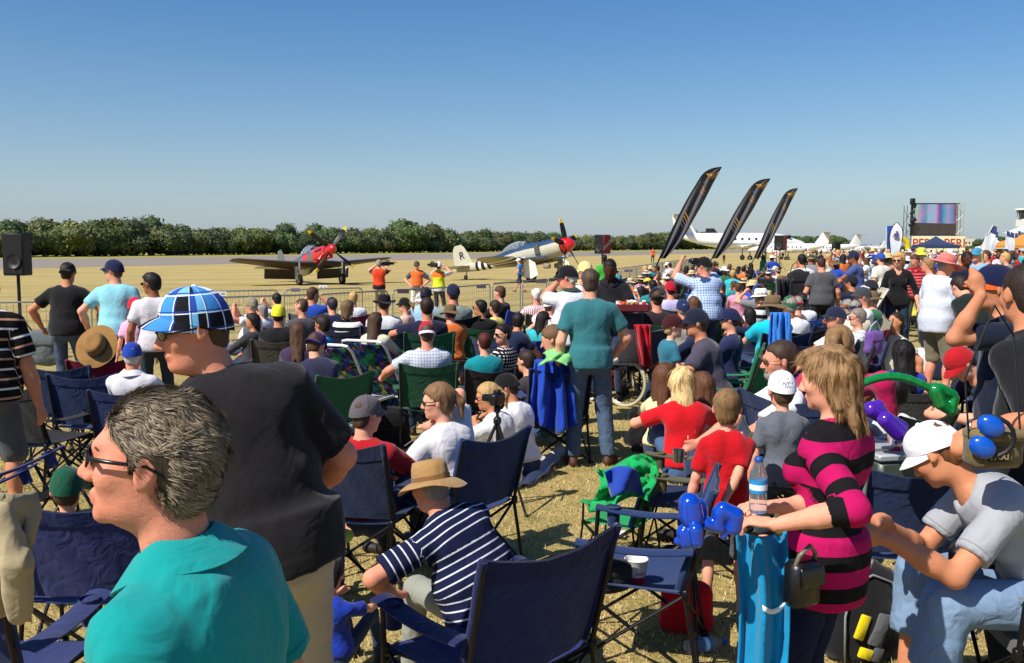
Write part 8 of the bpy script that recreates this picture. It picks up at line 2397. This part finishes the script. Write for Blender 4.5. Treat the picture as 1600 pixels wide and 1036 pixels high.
# floral folding loungers
def floral():
    t = NT('floral cloth', .8, .2); co = t.coord(); v = t.new('ShaderNodeTexVoronoi'); v.inputs['Scale'].default_value = 17; t.lk(co, v.inputs[0])
    n = t.noise(3.2, 3, .6, co, 1.2); r = t.new('ShaderNodeValToRGB'); r.color_ramp.interpolation = 'CONSTANT'; el = r.color_ramp.elements
    cols = [(0, '#16202c'), (.14, '#1f5a38'), (.36, '#2c8a58'), (.5, '#1d2470'), (.66, '#3a2c86'), (.76, '#7c3458'), (.85, '#2f6a9a'), (.93, '#b89a4a')]
    el[0].color = srgb(cols[0][1]); el[1].position = cols[1][0]; el[1].color = srgb(cols[1][1])
    for p_, c_ in cols[2:]: e = el.new(p_); e.color = srgb(c_)
    sx = t.new('ShaderNodeSeparateColor'); t.lk(v.outputs['Color'], sx.inputs[0]); t.lk(t.math('FRACT', t.math('ADD', sx.outputs[0], t.math('MULTIPLY', n.outputs[0], .8))), r.inputs[0])
    t.base(t.mix(t.ramp(v.outputs['Distance'], [(.0, (.25, .25, .25, 1)), (.03, (0, 0, 0, 1))]), r.outputs[0], srgb('#c0b08a'))); return t.m
FL = floral(); WT_ = flat('white tube', '#d2d2ce', .35)
def lounger(px, d, rz, label):
    p = at(px, 600, d); o = thing('folding_lounger', label, 'lounger', (p.x, d, ground(p.x, d)), rz, 'floral loungers')
    b = lambda u, v: ((u - .5) * .50, -.12 - .42 * v - .02 * math.sin(math.pi * u), .34 + .60 * v)
    MB().grid(b, 10, 10, .012).build('back_cloth', FL, o, 60)
    MB().grid(lambda u, v: ((u - .5) * .50, -.1 + 1.1 * v, .32 - .03 * math.sin(math.pi * u)), 8, 12, .012).build('seat_cloth', FL, o, 60)
    MB().tube([(-.27, -.10, .33), (-.27, -.5, .9), (-.24, -.55, .965), (-.18, -.56, .975), (.18, -.56, .975), (.24, -.55, .965), (.27, -.5, .9), (.27, -.10, .33)], .016, 8).build('back_frame', WT_, o)
    MB().tube([(-.27, -.12, .32), (-.27, 1.02, .33), (.27, 1.02, .33), (.27, -.12, .32)], .015, 8, closed=True).build('seat_frame', WT_, o)
    for y in (-.05, .8): MB().tube([(-.27, y, .32), (-.27, y - .15, .03), (-.2, y - .16, .015), (.2, y - .16, .015), (.27, y - .15, .03), (.27, y, .32)], .013, 8).build('leg', WT_, o)
lounger(556, 10.2, -22, 'left one of the two floral folding loungers with white tube frames')
lounger(608, 10.6, -24, 'right one of the two floral folding loungers, next to the blue cooler')
# wheelchair
def wheelchair():
    a, b = at(975, 599, 11.6), at(1018, 583, 12.2); v = (b - a); o = thing('wheelchair', 'wheelchair with large cream tyred wheels, right of the teal T-shirt', 'wheelchair', ((a.x + b.x) / 2, (a.y + b.y) / 2, ground(a.x, a.y)), math.degrees(math.atan2(v.y, v.x)) + 0)
    h = max(v.xy.length / 2, .26); bl_, st = flat('wheelchair black', '#18181a', .4), flat('spoke steel', '#a8aaac', .3, .8)
    for s in (-h, h):
        w = empty('drive_wheel', (s, 0, .31)); w.parent = o
        MB().tube([(0, .295 * math.cos(k / 36 * 6.2832), .295 * math.sin(k / 36 * 6.2832)) for k in range(36)], .022, 8, closed=True).build('tyre', flat('tyre cream', '#b5ad8c', .7), w, True)
        MB().tube([(0, .27 * math.cos(k / 36 * 6.2832), .27 * math.sin(k / 36 * 6.2832)) for k in range(36)], .010, 6, closed=True).build('rim', st, w, True)
        m = MB()
        for k in range(14): m.tube([(0, 0, 0), (0, .265 * math.cos(k * .4488), .265 * math.sin(k * .4488))], .003, 4)
        m.tube([(-.03, 0, 0), (.03, 0, 0)], .025, 10).build('spokes', bl_, w, 40)
    hh = h - .05
    MB().rbox((0, .02, .48), (hh * 2, .42, .05), .02).build('seat', cloth_mat(), o, 40, '#1a1a1c')
    MB().rbox((0, -.2, .72), (hh * 2, .03, .42), .012).build('backrest', cloth_mat(), o, 40, '#2c2c34')
    for s in (-hh, hh):
        MB().tube([(s, .42, .1), (s, .36, .45), (s, -.2, .45), (s, -.22, .95), (s, -.32, .96)], .013, 8).tube([(s, .3, .46), (s, .28, .68), (s, -.2, .68)], .011, 8).build('frame_side', bl_, o, True)
        MB().tube([(s + .0, .4, .075 + .06 * math.cos(k)) for k in (0, 3.14)], .01).build('caster_fork', bl_, o)
        MB().lathe([(.001, -.015), (.07, -.015), (.075, 0), (.07, .015), (.001, .015)], (s, .38, .078), 16, rot=Matrix.Rotation(math.pi / 2, 3, 'Y')).build('caster', flat('tyre rubber', '#141414', .8), o, 40)
        MB().rbox((s * .6, .55, .12), (.14, .16, .015), .006).build('footplate', bl_, o)
wheelchair()
# seller's tray
o = thing('vendor_tray', 'maroon tray full of snacks held by the seller in black', 'tray', at(985, 484, 11.4), -12)
MB().rbox((0, 0, 0), (.46, .34, .03), .008).rbox((0, -.17, .035), (.46, .015, .08), .004).rbox((-.23, 0, .035), (.015, .34, .08), .004).rbox((.23, 0, .035), (.015, .34, .08), .004).build('tray_body', flat('tray maroon', '#5c1420', .5), o)
for k in range(26):
    c_ = ['#c8b090', '#c04a24', '#d8d4cc', '#b8283a', '#c9a24a', '#e0dcd4'][k % 6]; rr = random.Random(k)
    MB().rbox((rr.uniform(-.19, .19), rr.uniform(-.13, .13), .04 + rr.uniform(0, .05)), (.07, .05, .03), .008, rot=Euler((rr.random(), rr.random(), rr.random() * 3)).to_matrix()).build('snack', flat('snack ' + c_, c_, .5), o)
MB().rbox((0, .05, -.35), (.3, .12, .6), .02).build('apron', cloth_mat(), o, True, '#38363c')
# box, deck chair, hi-vis heap
o = thing('cardboard_box', 'white cardboard box with a brown top behind the woman in magenta', 'box', gpt(1350, 650) + Vector((0, 1.3, 0)), 14); o.location.z = at(1350, 586, o.location.y).z
MB().rbox((0, 0, .11), (.26, .2, .22), .005).build('carton', flat('carton white', '#d0ccc4', .7), o); MB().rbox((0, 0, .224), (.265, .205, .012), .003).build('carton_lid', flat('carton brown', '#a37c54', .8), o)
p = at(1322, 475, 15.5); o = thing('deck_chair', 'cream canvas deck chair tilted back beside the dark grey T-shirt', 'chair', (p.x, p.y, ground(p.x, p.y)), 80)
b = lambda u, v: ((u - .5) * .5, -.1 - .5 * v, .35 + .85 * v)
MB().grid(b, 4, 8, .012).build('canvas', cloth_mat(), o, True, '#b8ab88')
for s in (-.26, .26): MB().tube([(s, .6, .05), (s, -.1, .33), (s, -.6, 1.2)], .016, 6).tube([(s, -.5, .02), (s, .1, .45)], .014, 6).build('side_rail', flat('rail white', '#c8c4b8', .5), o)
MB().tube([(-.26, -.6, 1.2), (.26, -.6, 1.2)], .016, 6).build('top_rail', flat('rail white', '#c8c4b8', .5), o)
S = SDF(); g0 = at(820, 538, 13.6)
for dx, dz, r in ((-.14, 0, .11), (0, .02, .12), (.13, -.02, .1)): S.ell((g0.x + dx, g0.y, g0.z + dz - .03), (r, r, r * .55), None, k=.03)
single(sdf_obj('vest_heap', S, .012, cloth_mat(), None, '#b4c010', .05, 9, (14, 14, 14)), 'heap of fluorescent yellow vests left of the blue jacket', 'vests')
cooler(820, 560, .5, .3, .40, '#4a4c50', '#5c5e62', 'grey crate under the fluorescent yellow vests', base=Vector((g0.x, g0.y, g0.z - .5)))
# cameras held up or shouldered by the crew
def cam_at(px, py, d, s, label, rz=0, pro=False):
    q = thing('video_camera' if pro else 'camera', label, 'camera', at(px, py, d), rz, None, s)
    if pro:
        MB().rbox((0, 0, 0), (.12, .40, .18), .02).rbox((0, .1, .12), (.04, .2, .04), .01).build('camera_body', flat('camera black', '#151516', .4), q)
        MB().lathe([(.001, .18), (.05, .18), (.05, 0)], (0, .2, 0), 14, rot=Matrix.Rotation(-math.pi / 2, 3, 'X')).build('lens', flat('lens', '#0c0c0e', .2), q)
        MB().tube([(.08, .1, .06), (.14, .45, .04)], .02, 6).build('microphone', flat('foam', '#101010', .9), q)
    else:
        MB().rbox((0, 0, 0), (.13, .07, .09), .015).build('camera_body', flat('camera black', '#151516', .4), q)
        MB().lathe([(.001, .1), (.03, .1), (.033, 0)], (0, .03, 0), 14, rot=Matrix.Rotation(-math.pi / 2, 3, 'X')).build('lens', flat('lens', '#0c0c0e', .2), q)
cam_at(602, 412, 27.6, .7, 'shoulder video camera of the cameraman in the orange vest', -60, True)
cam_at(678, 414, 25.8, .7, 'shoulder video camera of the cameraman in the yellow vest', 40, True)
cam_at(1086, 408, 13.3, 1.0, 'small camera held up by the man in the blue checked shirt', 20)
# slogans and trims on clothes
EAR = flat('headset black', '#121214', .5)

ground_bags()

_h = head_mat(B5); lettering('NY', .03, lambda x, y: _h @ Vector((x - .012, -.1315 + 1.2 * (x - .012) ** 2, .052 + y)), flat('logo dark', '#22242c', .7), B5.root, 'cap_logo', bold=.0008)

litter()
